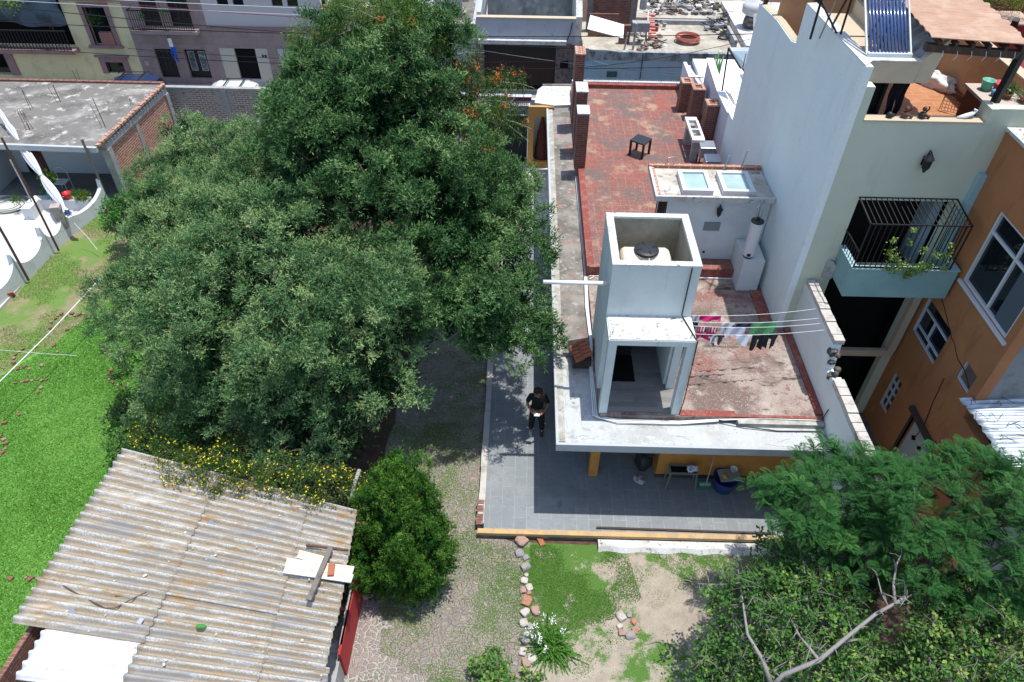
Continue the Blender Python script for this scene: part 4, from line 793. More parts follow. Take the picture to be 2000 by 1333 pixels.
# perimeter brick wall
PW = thing('perimeter_wall', 'long grey brick perimeter wall beside the street', 'wall', (-10,27.2,-.2))
yb = 29.95
MB().box(-16.2,-9.2,yb,yb+.16,-.2,1.58).box(-9.0,-2.2,yb,yb+.16,-.2,1.58).build('brick_face', BRICKG, PW)
for (px_, pt) in ((at(440,169,z=1.6).x,0),(at(548,175,z=1.6).x,0)): MB().box(px_-.12,px_+.12,yb-.04,yb+.2,-.2,1.58).build('concrete_pier', CONC, PW)
MB().box(-16.2,-2.2,yb-.03,yb+.19,1.58,1.68).build('coping', CONC, PW)
g_ = at(500,215,y=29.6); h_ = at(517,190,y=29.9); o = MB().bar((g_.x-.2,29.3,-.1),tuple(h_),.04).build('leaning_stick', PVC); tag(o, 'pale stick leaning against the grey brick wall', 'stick')
D = MB()
for k in range(14): D.rock((at(350+r.uniform(-14,16),255,z=-.1).x,29.2+r.uniform(-.6,.5),-.1+r.uniform(0,.12)), r.uniform(.07,.2), r, (1.2,1,.6), 1)
tag(D.build('white_rubble', WC), 'pile of pale rubble at the foot of the grey brick wall', 'rubble', kind='stuff')

# ------------------------------------------------------------------ street front (y = 35)
YF = 35.0
def fxz(px, py, y=YF): p = at(px,py,y=y); return p.x, p.z
def front(nm, lb, x0, x1, ztop, m, holes, cat='house', depth=6):
    t = thing(nm, lb, cat, ((x0+x1)/2, YF, -.1))
    wallgrid(MB(), 'y', YF, .3, x0, x1, -.4, ztop, holes).build('wall', m, t)
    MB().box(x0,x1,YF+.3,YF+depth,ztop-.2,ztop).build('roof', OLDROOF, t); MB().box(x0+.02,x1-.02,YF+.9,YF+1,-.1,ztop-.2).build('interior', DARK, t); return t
def frame(mb, x0, x1, z0, z1, w_, y=YF, dp=.06):
    return mb.box(x0-w_,x0,y-dp,y+.1,z0,z1).box(x1,x1+w_,y-dp,y+.1,z0,z1).box(x0-w_,x1+w_,y-dp,y+.1,z1,z1+w_)
CRY = mat('cream_yellow_render', (.66,.58,.34), [((.5,.45,.27),1.5,.5,.7)]); MAR = mat('maroon_stone', (.27,.17,.165), [((.20,.125,.12),3,.5,.7)])
BST = mat('brown_stone_clad', (.2,.14,.13), [((.24,.185,.175),2,.5,.7)], pat=('b', (.32,.245,.235), (.28,.21,.20), (.20,.16,.155), .6, .4, .006, .5))
xr = fxz(270,110)[0]
a = fxz(178,96); wx0, wx1, wz0, wz1 = fxz(168,48)[0], fxz(223,60)[0], fxz(200,88)[1], fxz(185,14)[1]
gx0, gx1, gz1 = fxz(206,122)[0], fxz(240,122)[0], fxz(206,121)[1]
vx1, vz0, vz1 = fxz(133,50)[0], fxz(50,90)[1], fxz(50,-35)[1]
lx0, lx1, lz1 = -27.5, fxz(10,112)[0], fxz(5,105)[1]
Yh = front('yellow_house', 'cream yellow street house with maroon window surrounds and dark veranda', -31, xr, 5.2, CRY, [(-30.5,vx1,vz0,vz1),(wx0+.12,wx1-.1,wz0,wz1),(gx0,gx1,.1,gz1),(lx0,lx1,-.1,lz1)])
o = frame(MB(), wx0+.12, wx1-.1, wz0, wz1, .2).box(wx0-.2,wx1+.2,YF-.16,YF+.05,wz0-.12,wz0).build('window_surround', MAR, Yh)
MB().box(wx0+.1,wx1,YF+.2,YF+.24,wz0,wz1).build('window', DGLASS, Yh)
frame(MB(), gx0, gx1, .1, gz1, .26).box(gx0-.4,gx1+.4,YF-.12,YF+.05,gz1+.26,gz1+.34).build('window_surround', MAR, Yh)
MB().box(gx0,gx1,YF+.12,YF+.16,.1,gz1).build('window', DGLASS, Yh)
frame(MB(), lx0, lx1, -.1, lz1, .4).build('window_surround', MAR, Yh)
MB().box(-30.5,vx1+.1,YF-.5,YF,vz0-.2,vz0-.02).build('veranda_slab', MAR, Yh)
mb = MB(); x = -30
while x < vx1: mb.bar((x,YF-.45,vz0),(x,YF-.45,vz0+.9),.03); x += .16
mb.bar((-30.5,YF-.45,vz0+.9),(vx1,YF-.45,vz0+.9),.05).bar((-30.5,YF-.45,vz0+.05),(vx1,YF-.45,vz0+.05),.05); mb.build('veranda_railing', BLACK, Yh)
MB().grid(lambda u, v: (-30.4+u*(vx1+30.4), YF+.1-.3*math.sin(v*2), vz0+1.0+v*1.3+.14*math.sin(u*13)*(1-v)+.05*math.sin(u*31+v*4)), 40, 8).build('shade_cloth', mat('blue_grey_shade_net', (.09,.135,.175), [((.05,.07,.09),1.2,.45,.6)]), Yh)
MB().box(fxz(118,1)[0],xr,YF-.1,YF,fxz(170,1)[1],fxz(170,1)[1]+.15).build('cornice', MAR, Yh)
BP = mat('pink_brick_planter', (.4,.2,.16), pat=('b', (.42,.2,.15), (.36,.17,.13), (.2,.1,.08), .12, .07, .012, .5))
MB().box(wx0+.5,wx1-.12,YF-.1,YF+.1,wz0,wz0+.62).build('balcony_planter', BP, Yh)
a_ = thing('balcony_plant', 'dark leafy plant growing in the maroon framed window', 'plant', ((wx0+wx1)/2,YF-.1,wz0)); FP.append(((wx0+wx1)/2,YF-.12,wz0+1.25,.42,900,a_,'d'))
# brown house
bx1 = fxz(405,55)[0]; zsp = fxz(500,56)[1]
x2 = fxz(640,100)[0]
d1 = [fxz(300,97)[0], fxz(336,97)[0]]; d2 = [fxz(357,96)[0], fxz(399,96)[0]]; d3 = [fxz(456,95)[0], fxz(497,94)[0]]; g3 = [fxz(538,92)[0], fxz(583,92)[0]+.9]
dz = fxz(320,96)[1]; u1 = [fxz(284,52)[0], fxz(318,52)[0]]; u2 = [fxz(338,52)[0], fxz(378,52)[0]]; uz = fxz(320,53)[1]
Bh = front('brown_stone_house', 'brown stone clad street house with black double doors and iron balcony', xr, bx1, 5.4, BST, [(d1[0],d1[1],-.1,dz),(d2[0],d2[1],-.1,dz),(u1[0],u1[1],uz,uz+2.1),(u2[0],u2[1],uz,uz+2.1)])
def dbl(t, x0, x1, z0, z1, glass=False, y=YF+.15):
    d_ = MB().box(x0,x1,y,y+.05,z0,z1).build('door', BLACK, t); mb = MB(); w_ = (x1-x0)/2
    for k in (0,1):
        a = x0+k*w_+.1; b = x0+(k+1)*w_-.1; mb.box(a,b,y-.03,y,z0+.35,z0+.38).box(a,b,y-.03,y,z1-.15,z1-.12).box(a,a+.03,y-.03,y,z0+.38,z1-.15).box(b-.03,b,y-.03,y,z0+.38,z1-.15)
        if glass: MB().box(a+.03,b-.03,y-.015,y-.005,z0+.4,z1-.15).build('pane', mat('painted_reflection_pane', (.10,.13,.14), [((.35,.4,.42),3,.55,.6,(1,1,3))], rough=.1, spec=.8), d_)  # pale patches in the pane colour imitate reflections
    mb.build('door_moulding', GALV if glass else mat('iron_grey', (.05,.05,.05)), d_)
dbl(Bh, d1[0], d1[1], -.1, dz); dbl(Bh, d2[0], d2[1], -.1, dz, True); dbl(Bh, u1[0], u1[1], uz, uz+2.1); dbl(Bh, u2[0], u2[1], uz, uz+2.1)
MB().box(u1[0]-.45,u2[1]+.3,YF-.55,YF,uz-.16,uz-.02).build('balcony_slab', BST, Bh)
mb = MB(); x = u1[0]-.35
while x < u2[1]+.25: mb.bar((x,YF-.5,uz),(x,YF-.5,uz+.9),.02); x += .11
mb.bar((u1[0]-.4,YF-.5,uz+.9),(u2[1]+.25,YF-.5,uz+.9),.05).bar((u1[0]-.4,YF-.5,uz+.04),(u2[1]+.25,YF-.5,uz+.04),.05).bar((u1[0]-.4,YF-.5,uz+.9),(u1[0]-.4,YF,uz+.9),.05); mb.build('balcony_railing', BLACK, Bh)
MB().lathe((fxz(288,123)[0],YF-.04,fxz(288,123)[1]), [(.13,0),(.1,.04)], 12, 'Y').build('meter', GALV, Bh)
for i, px in enumerate((283,327)):
    q = fxz(px,26 if i == 0 else 16); a_ = thing('balcony_plant', ('small green potted plant on the left of the iron balcony','bright green plant hanging on the middle of the iron balcony')[i], 'plant', (q[0],YF-.45,q[1]-.2)); FP.append((q[0],YF-.5,q[1],.2,220,a_,'g'))
# white and brown house
Wh = front('white_street_house', 'pale upper floor street house over brown stone ground floor', bx1, x2, 5.2, mat('pale_greyish_render', (.50,.47,.47)), [(d3[0],d3[1],-.1,fxz(470,95)[1])]+[(fxz(a,8)[0],fxz(b,8)[0],fxz(500,12)[1],fxz(500,12)[1]+1.1) for a,b in ((424,446),(455,476),(531,552),(561,582))])
z1_ = fxz(470,94)[1]
wallgrid(MB(), 'y', YF-.04, .04, bx1, x2, z1_, zsp, []).box(bx1,fxz(427,95)[0],YF-.04,YF,-.1,z1_).box(fxz(521,93)[0],fxz(541,93)[0],YF-.04,YF,-.1,z1_).build('stone_cladding', BST, Wh)
MB().box(bx1,x2,YF-.1,YF,zsp,zsp+.1).build('string_course', MAR, Wh)
CPM = mat('cream_panel_paint', (.52,.49,.41))
MB().box(fxz(427,95)[0],d3[0],YF-.01,YF,-.1,z1_).build('cream_panel', CPM, Wh); MB().box(d3[1],fxz(521,93)[0],YF-.01,YF,-.1,z1_).build('cream_panel', CPM, Wh)
MB().box(d3[0],d3[1],YF+.12,YF+.16,-.1,z1_).build('door', DARK, Wh)
g0 = MB().box(fxz(541,93)[0],x2-.1,YF-.03,YF-.005,-.1,z1_).build('garage_door', mat('pale_roller', (.45,.47,.48)), Wh); mb = MB()
for k in range(6): mb.box(fxz(541,93)[0],x2-.1,YF-.034,YF-.03,.2+k*.3,.215+k*.3)
mb.build('panel_groove', GALV, g0)
for a,b in ((424,446),(455,476),(531,552),(561,582)): MB().box(fxz(a,8)[0],fxz(b,8)[0],YF+.1,YF+.14,fxz(500,12)[1],fxz(500,12)[1]+1.1).build('window', DGLASS, Wh)
q = fxz(517,110); MB().box(q[0]-.12,q[0]-.04,YF-.05,YF-.01,q[1]-.06,q[1]+.06).box(q[0]+.02,q[0]+.1,YF-.05,YF-.01,q[1]-.06,q[1]+.06).build('meter', BLACK, Wh)
q = fxz(340,100,34.6); B_ = thing('blue_hanging_strips', 'bright blue plastic ribbon bundle hanging over the black doors', 'ribbons', (q[0],34.6,q[1])); mb = MB(); mt = MB()
for k in range(12): 
    x = q[0]-.1+k*.02; mb.tube([(x,34.6,q[1]+.2),(x+rnd.uniform(-.05,.08),34.55,q[1]-.1),(x+rnd.uniform(-.04,.14),34.6,q[1]-.35-rnd.uniform(0,.25))], [.012,.03,.008], 4)
mb.build('ribbon', mat('bright_blue_ribbon', (.02,.10,.45)), B_); MB().box(q[0]-.14,q[0]+.04,34.58,34.6,q[1]+.2,q[1]+.6).build('white_tag', WC, B_); MB().tube([(q[0]-.1,34.6,q[1]+.6),(q[0]-.15,34.8,q[1]+2.2)], .015, 4).build('cord', BLACK, B_)
# background white house behind tree + others
def simple_house(nm, lb, x0, x1, y0, y1, z1, m, hol=(), cat='house'):
    t = thing(nm, lb, cat, ((x0+x1)/2,y0,-.1)); wallgrid(MB(), 'y', y0, .2, x0, x1, -.1, z1, list(hol)).box(x0,x0+.2,y0+.2,y1,-.1,z1).box(x1-.2,x1,y0+.2,y1,-.1,z1).box(x0+.2,x1-.2,y1-.2,y1,-.1,z1).build('wall', m, t)
    MB().box(x0+.2,x1-.2,y0+.2,y1-.2,z1-.7,z1-.55).build('roof', OLDROOF, t); MB().box(x0-.03,x1+.03,y0-.03,y0+.23,z1,z1+.06).build('coping', TANL, t)
    for h in hol: MB().box(h[0],h[1],y0+.1,y0+.14,h[2],h[3]).build('window', DGLASS, t)
    return t
simple_house('white_plain_house', 'bright white plain house behind the tree tops', x2+.05, -4.8, 35.4, 44, 3.3, WC, [(-8.6,-7.8,1.2,2.2)])
GY = mat('grey_blue_render', (.40,.42,.46), [((.33,.35,.39),1.5,.5,.7),((.16,.17,.18),4,.62,.74,(1,1,.6))])
simple_house('grey_house', 'grey house with orange brick coping behind the large tree', -4.75, -2.32, 35.0, 43, 2.75, GY, [(-3.4,-2.9,.3,1.0)])
MB().box(-4.6,-3.2,38.0,38.2,2.1,3.6).box(-4.6,-3.0,40,40.2,2.1,4.5).build('rear_wall', mat('rear_tan', (.42,.42,.38)), bpy.data.objects['grey_house'])
GA = thing('garage_house', 'grey street house with wide dark garage gate and roof terrace', 'house', (0,34.9,-.1))
gx0, gx1, gz = -1.97, 1.5, 1.92
wallgrid(MB(), 'y', 34.9, .25, -2.3, 2.35, -.1, 3.12, [(gx0,gx1,-.1,gz)]).box(-2.3,-2.1,35.15,42,-.1,3.3).build('wall', GY, GA)
SFM = mat('dark_rubble_stone', (.16,.125,.12), [((.07,.055,.055),5,.5,.62),((.26,.22,.21),8,.6,.7)], bump=.6)
MB().box(-2.32,gx0,34.84,34.9,-.1,2.0).build('stone_facing', SFM, GA); MB().box(gx1,2.36,34.84,34.9,-.1,2.0).build('stone_facing', SFM, GA)
g0 = MB().box(gx0,gx1,35.02,35.06,-.1,gz).build('garage_gate', mat('dark_brown_gate', (.045,.026,.022)), GA); mb = MB(); x = gx0+.1
while x < gx1: mb.box(x,x+.02,34.99,35.02,-.1,1.4); x += .14
mb.build('gate_slat', mat('gate_slat_brown', (.06,.032,.028)), g0)
mb = MB(); x = gx0+.05
while x < gx1: mb.bar((x,35.0,1.4),(x,35.0,gz),.02); x += .09
mb.build('gate_bars', mat('dark_teal_bar', (.03,.06,.06)), g0)
MB().box(-2.25,1.95,34.62,34.9,2.02,2.2).build('canopy_slab', RIM, GA); MB().box(-2.3,2.36,34.86,35.18,3.12,3.17).build('coping', TANL, GA)
MB().box(-2.0,2.4,35.2,42.5,2.15,2.3).build('roof', mat('terrace_grey', (.3,.31,.3)), GA)
MB().box(-1.9,2.3,37.5,37.7,2.3,4.6).build('terrace_rear_wall', mat('algae_grey_wall', (.24,.26,.25), [((.12,.13,.13),1.2,.45,.62,(1,1,.6)),((.34,.36,.35),2.5,.55,.7)]), GA)
MB().slab([(2.36,34.95,-.1),(2.36,38,-.1),(2.36,44,-.1),(2.36,44,5.2),(2.36,38,4.7),(2.36,35.15,3.15)], (.3,0,0)).build('party_wall', RIM, GA)
MB().box(1.72,2.12,34.82,34.84,.85,1.2).build('wall_niche', DARK, GA); MB().tube([(2.2,34.86,3.0),(2.1,34.85,2.5),(2.0,34.85,2.2)], .02, 5).build('cable', BLACK, GA)
# blue wall / rubble yard
BL = thing('blue_walled_building', 'pale blue painted building with cluttered concrete roof yard', 'building', (6.5,33.5,-.1))
BLU = mat('pale_blue_paint', (.27,.42,.50), [((.33,.40,.45),1.1,.45,.62),((.22,.36,.44),3,.5,.7)])
bx = at(1250,150,y=33.5).x
MB().box(2.7,11.2,33.5,33.7,-.1,1.82).build('wall', BLU, BL); MB().box(2.7,11.2,33.49,33.71,1.82,2.2).build('stained_parapet', mat('stained_parapet_grey', (.3,.33,.34), [((.11,.115,.115),2.2,.45,.6,(1,1,.5)),((.3,.42,.48),3,.55,.7)]), BL)
q = at(1195,145,y=33.5); MB().box(q.x-.24,q.x+.24,33.46,33.5,q.z-.14,q.z+.12).build('wall_niche', mat('niche_dark_teal', (.05,.09,.09)), BL)
MB().box(bx-.01,bx+.02,33.46,33.5,-.1,2.1).build('downpipe', BLACK, BL)
YD = mat('yard_concrete', (.42,.38,.31), [((.30,.27,.22),1,.45,.6),((.52,.50,.46),2.2,.55,.7),((.16,.14,.12),6,.62,.72)])
MB().box(2.7,10.2,33.7,37.5,1.8,2.15).box(4.8,9.9,37.5,39,1.8,2.4).box(4.8,12,39,46,1.8,2.2).build('yard_floor', YD, BL)
MB().box(6.1,9.9,37.3,37.5,2.1,2.35).box(9.75,9.9,34.4,37.3,2.1,2.5).build('low_kerb', CONC, BL)
MB().box(10.2,14,33.9,40,1.8,2.45).build('white_roof_section', mat('flaking_white_roof', (.62,.61,.58), [((.36,.34,.31),1.6,.5,.62)]), BL)
BT = thing('brick_tower_wall', 'tall bare brick wall with concrete columns behind the yard', 'brick wall', (4,36,-.1))
MB().box(3.2,5.0,36.2,36.4,1,6.5).build('brick_panel', BRICK, BT); MB().box(2.95,3.2,36.15,36.45,1,6.5).box(5.0,5.3,36.15,36.45,1,6.5).box(3.72,4.0,36.17,36.2,3.9,6.5).build('concrete_column', mat('greyish_columns', (.2,.19,.18), [((.12,.11,.1),3,.5,.7)]), BT)
MB().box(4.4,4.9,34.6,34.8,2.1,3.0).box(3.0,4.4,35.5,35.6,1.8,3.2).build('low_brick_wall', BRICK, BT)
MB().tube([(5.0,33.9,2.1),(5.05,34.0,3.3)], .05, 8).tube([(4.6,33.9,2.1),(4.7,34.0,2.9)], .04, 8).build('standpipe', CONC, BT)
MB().lathe((5.55,36.0,3.9), [(.16,-.6),(.17,-.55),(.17,.6),(.1,.66)], 14).build('gas_cylinder', GALV, BT, smooth=True)
o = MB().slab([at(1153,31,z=3.6),at(1219,50,z=3.35),at(1217,76,z=3.05),at(1147,58,z=3.3)], (0,0,.03)).build('white_sheet_awning', WC); tag(o, 'sloping white metal sheet awning beside the brick wall', 'awning')
a, b = at(1262,40,y=34.8), at(1252,80,y=34.6); o = MB().box(4.95,5.75,34.5,34.9,2.75,3.15).bar((5.1,34.7,2.1),(5.1,34.7,2.75),.04).bar((5.65,34.7,2.1),(5.65,34.7,2.75),.04).build('concrete_box', CONC); tag(o, 'grey concrete box raised on thin legs in the yard', 'box')
ST_ = thing('red_staircase', 'small red and white outdoor staircase in the rubble yard', 'staircase', (6.0,35,2.1)); mb = MB()
for k in range(9): mb.box(5.75+k*.015,6.2,34.6+k*.22,34.78+k*.22,2.15+k*.09,2.19+k*.09)
mb.build('tread', mat('faded_red_step', (.55,.16,.12)), ST_); MB().bar((5.75,34.5,2.1),(5.9,36.5,3.0),.03).build('stringer', WC, ST_)
def coil(nm, lb, c, R_, m, r0=.02, n=6, sx=1.3, seed=1):
    r = random.Random(seed); mb = MB()
    for k in range(n):
        RR = R_*r.uniform(.82,1.06); ox, oy = r.uniform(-.08,.08)*R_, r.uniform(-.08,.08)*R_
        mb.tube([(c[0]+ox+RR*sx*math.cos(i/24*2*math.pi),c[1]+oy+RR*math.sin(i/24*2*math.pi),c[2]+k*r0*1.2) for i in range(25)], r0, 5, False)
    tag(mb.build(nm, m), lb, 'hose')
cc = at(1343,80,z=2.2); coil('orange_hose', 'coiled orange corrugated hose on the yard roof', (cc.x,cc.y,2.2), .50, mat('orange_hose_plastic', (.36,.11,.07)), .035, 6, 1.1)
cc = at(1412,75,z=2.2); coil('black_hose_coil', 'small coil of black cable on the yellowed yard floor', (cc.x,cc.y,2.2), .25, BLACK, .015, 4, 1, 4)
TK = thing('roof_cistern', 'rounded grey white water cistern on a dark rubble base', 'cistern', tuple(at(1462,55,z=2.45)))
q = at(1464,52,z=2.5); MB().rock((q.x,q.y,2.8), .42, random.Random(6), (1,1,1), 2).build('base', mat('rubble_base', (.09,.08,.075), [((.3,.29,.27),6,.5,.65)]), TK)
MB().lathe((q.x,q.y+.05,3.0), [(.28,0),(.5,.15),(.52,.45),(.42,.6),(.22,.68),(.2,.78),(.05,.8)], 20).build('tank_body', mat('pale_cistern', (.55,.56,.56), [((.38,.38,.37),3,.5,.7)]), TK, smooth=True)
MB().slab([(q.x-.1,q.y-.52,3.25),(q.x+.08,q.y-.52,3.25),(q.x+.02,q.y-.62,2.6)], (0,.02,0)).build('cloth_flap', WC, TK)
# yard clutter: each scrap pile its own stuff object
def scrap(nm, lb, px0, px1, py0, py1, z, n, cols, seed, s=.12):
    r = random.Random(seed); root = None
    t = thing(nm, lb, 'scrap pile', tuple(at((px0+px1)/2,(py0+py1)/2,z=z)))
    for ci, c in enumerate(cols):
        mb = MB()
        for k in range(n//len(cols)):
            p = at(r.uniform(px0,px1), r.uniform(py0,py1), z=z); p.z += r.uniform(0,.25)
            q = r.random()
            if q < .5: mb.bar(p, p+Vector((r.uniform(-1,1),r.uniform(-.6,.6),r.uniform(-.05,.35)))*s*5, r.uniform(.02,.05))
            elif q < .8: mb.obox(p, (r.uniform(.1,.4),r.uniform(.1,.3),r.uniform(.02,.2)), r.uniform(0,3), r.uniform(-.3,.3))
            else: mb.rock(p, r.uniform(.05,.16), r, (1,1,.7), 1)
        o = mb.build(('scrap_metal','scrap_rubble','scrap_plastic','scrap_wood')[ci%4], c, t); o['kind'] = 'stuff'
S1 = mat('scrap_grey', (.3,.3,.3), [((.15,.15,.15),4,.5,.7)]); S2 = mat('scrap_white', (.6,.6,.58)); S3 = mat('scrap_blue', (.08,.22,.36)); S4 = mat('scrap_dark', (.05,.045,.04)); S5 = mat('scrap_red', (.28,.09,.06)); S1B = mat('scrap_mid', (.2,.2,.21), [((.1,.1,.1),4,.5,.7)]); S4B = mat('scrap_brown2', (.12,.08,.06))
scrap('far_scrap_pile', 'long heap of grey scrap metal and junk at the back of the yard', 1262, 1400, 2, 34, 2.3, 240, [S1,S2,S1B,S4,WOODB,S4B], 31, .09)
scrap('dark_scrap_pile', 'dark charred wood and junk heap beside the blue wall', 1245, 1290, 78, 100, 2.15, 46, [S4,mat('rusty_scrap', (.16,.08,.05)),S1], 32, .07)
scrap('small_scrap_pile', 'small pile of teal and dark junk by the low kerb', 1370, 1402, 44, 60, 2.2, 34, [S4,S3,S1], 33, .05)
scrap('upright_scrap_pile', 'upright boards and pipes leaning at the right end of the yard', 1396, 1420, 22, 62, 2.3, 40, [S4,S1,WOODB], 34, .1)
scrap('door_scrap_pile', 'junk and beams beside the grey concrete box', 1268, 1300, 38, 60, 2.2, 30, [S1,S4,S5], 35, .08)
BGH = thing('far_white_house', 'far pale building at the back of the junk yard', 'building', (7.5,46,2)); MB().box(5,10.4,46,50,1,5.6).build('wall', mat('far_pale_wall', (.5,.5,.48), [((.3,.3,.29),1,.5,.6)]), BGH); MB().box(6.6,7.6,45.96,46,2.2,4.4).build('opening', DARK, BGH)
# metal-roof shelter behind neighbour's rear terrace
AW = thing('glass_canopy', 'blue grey translucent canopy on thin black posts by the white wall', 'canopy', (7.2,23.5,4))
a, b, c_, d_ = at(1423,94,z=6.0), at(1480,94,z=6.0), at(1472,140,z=5.6), at(1447,134,z=5.6)
MB().slab([a,b,c_,d_], (0,0,.02)).build('canopy_sheet', mat('blue_grey_sheet', (.20,.27,.33), rough=.2, spec=.6), AW); MB().bar(a,d_,.05).bar(tuple(a),(at(1410,180,z=4.5)),.04).bar(at(1457,106,z=6.3),at(1451,132,z=5.6),.03).build('canopy_frame', BLACK, AW)
o = MB().slab([at(1446,132,z=5.5),at(1466,131,z=5.5),at(1461,153,z=5.0)], (0,.02,0)).build('red_pennant', mat('red_cloth', (.55,.04,.04))); tag(o, 'red triangular cloth beside the white side wall', 'cloth')
q = at(1396,138,z=3.9); CT = thing('cactus', 'tall green cactus cluster on the white rear terrace', 'cactus', (q.x,q.y,3.55)); mb = MB()
for k in range(5): mb.tube([(q.x-.12+k*.07,q.y,3.5),(q.x-.15+k*.08,q.y,3.9),(q.x-.17+k*.1,q.y+.03,4.35+.1*(k%3))], [.05,.055,.025], 7)
mb.build('stem', mat('cactus_green', (.09,.20,.07)), CT, smooth=True)
o = MB(); 
for k in range(6): o.bar(at(1415+k*3,176+k*5,z=4.1),at(1428+k*2,186+k*4,z=4.2),.02)
tag(o.build('drying_rack', BLACK), 'folded dark drying rack on the rear terrace', 'rack')
# gate at street
GT = thing('street_gate', 'black iron street gate with purple beam and white lattice', 'gate', (-.6,27.3,0))
MB().box(-2.6,.3,27.2,27.4,2.62,2.78).build('beam', mat('purple_paint', (.14,.02,.07)), GT); MB().box(-2.6,.3,27.18,27.42,2.78,2.80).build('beam_cap', RIM, GT)
MB().box(-2.6,.18,27.3,27.34,-.2,1.95).build('gate_leaf', mat('blue_black_gate', (.012,.016,.024)), GT)
mb = MB(); x = -2.6
while x < .2: mb.bar((x,27.32,1.95),(x,27.32,2.62),.018); x += .085
mb.bar((-2.6,27.32,2.3),(.2,27.32,2.3),.02)
for k in range(7): mb.bar((-2.6+k*.4,27.31,1.95),(-2.2+k*.4,27.31,2.3),.02).bar((-2.2+k*.4,27.31,1.95),(-2.6+k*.4,27.31,2.3),.02)
mb.build('gate_bars', BLACK, GT)
o = MB().box(-2.6,.2,27.5,27.52,1.93,2.3).build('lattice_panel', WC, GT)
CN = thing('stacked_cone', 'dark red cone shaped stack of tiles inside the yellow niche', 'cone', (.78,27.15,0)); MB().lathe((.78,27.15,.2), [(.30,0),(.27,.5),(.2,1.1),(.1,1.6),(.03,1.95)], 14).build('cone_body', mat('dark_brick_red', (.12,.035,.028), pat=('b',(.14,.04,.03),(.1,.03,.025),(.05,.02,.02),.2,.12,.01,.5)), CN); mb = MB()
for k in range(9): mb.rock((.5+k*.075,26.95+.05*(k%2),.2), .07, rnd, (1,1,.8), 1)
mb.build('base_stones', TANL, CN)
# cars
def car(nm, lb, x, y, L_, col, seed):
    t = thing(nm, lb, 'car', (x,y,-.52)); z = -.52; cm = mat(nm+'_paint', col, rough=.25, coat=.6)
    prof = [(-.5,.35),(-.5,.8),(-.44,.95),(-.18,1.0),(-.08,1.02),(.02,1.45),(.10,1.58),(.36,1.62),(.46,1.5),(.5,1.05),(.5,.35)]
    if seed == 2: prof = [(-.5,.35),(-.5,.8),(-.44,.95),(-.22,1.02),(-.08,1.45),(.0,1.58),(.36,1.62),(.47,1.45),(.5,1.0),(.5,.35)]
    vs = []; ys = (-.88,-.9,-.72,.72,.9,.88)
    body = MB(); n = len(prof)
    def ring(yy, tight): return [(x+px*L_, y+yy*(1 if pz < 1.1 else tight), z+pz) for px, pz in prof]
    A_, B_ = ring(-.88,.80), ring(.88,.80); body.add(A_+B_, [tuple(range(n)), tuple(range(n,2*n))[::-1]]+[(i,(i+1)%n,n+(i+1)%n,n+i) for i in range(n)])
    body.build('body', cm, t, bevel=.06)
    gl = MB()
    for sg in (-1,1):
        gl.add([(x-.04*L_,y+sg*.90,z+1.02),(x+.44*L_,y+sg*.90,z+1.05),(x+.40*L_,y+sg*.735,z+1.50),(x+.08*L_,y+sg*.735,z+1.50)],[(0,1,2,3)])
    gl.add([(x-.075*L_,y-.72,z+1.07),(x-.075*L_,y+.72,z+1.07),(x+.02*L_,y+.62,z+1.50),(x+.02*L_,y-.62,z+1.50)],[(0,1,2,3)]).add([(x+.502*L_,y-.72,z+1.1),(x+.502*L_,y+.72,z+1.1),(x+.463*L_,y+.62,z+1.47),(x+.463*L_,y-.62,z+1.47)],[(0,1,2,3)])
    gl.build('windows', DGLASS, t)
    for px in (-.32,.32):
        for sg in (-1,1): 
            w_ = MB().lathe((x+px*L_,y+sg*.82,z+.32), [(.2,-.11),(.32,-.1),(.32,.1),(.2,.11)], 18, 'Y').build('wheel', BLKPL, t); MB().lathe((x+px*L_,y+sg*.93,z+.32), [(.19,-.01),(.05,.01)], 12, 'Y').build('rim', ALU, w_)
    rk_ = MB()
    for sg in (-1,1): rk_.tube([(x+.05*L_,y+sg*.6,z+1.62),(x+.08*L_,y+sg*.6,z+1.69),(x+.38*L_,y+sg*.6,z+1.72),(x+.41*L_,y+sg*.6,z+1.64)], .02, 6)
    for px in (.13,.33): rk_.bar((x+px*L_,y-.6,z+1.71),(x+px*L_,y+.6,z+1.71),.05,.03)
    rk_.build('roof_rack', BLACK, t)
    for sg in (-1,1): MB().box(x-.505*L_,x-.49*L_,y+sg*.65-.15,y+sg*.65+.15,z+.68,z+.82).build('headlight', WC, t)
    return t
q = at(247,152,z=1.4); car('parked_suv', 'dark blue parked car with roof rack behind the annex roof', q.x-1.2, q.y+.55, 4.6, (.02,.035,.09), 1)
q = at(447,157,z=1.4); car('parked_white_car', 'white parked car with black roof rails behind the brick wall', q.x-.75, q.y+.1, 3.7, (.62,.63,.63), 2)
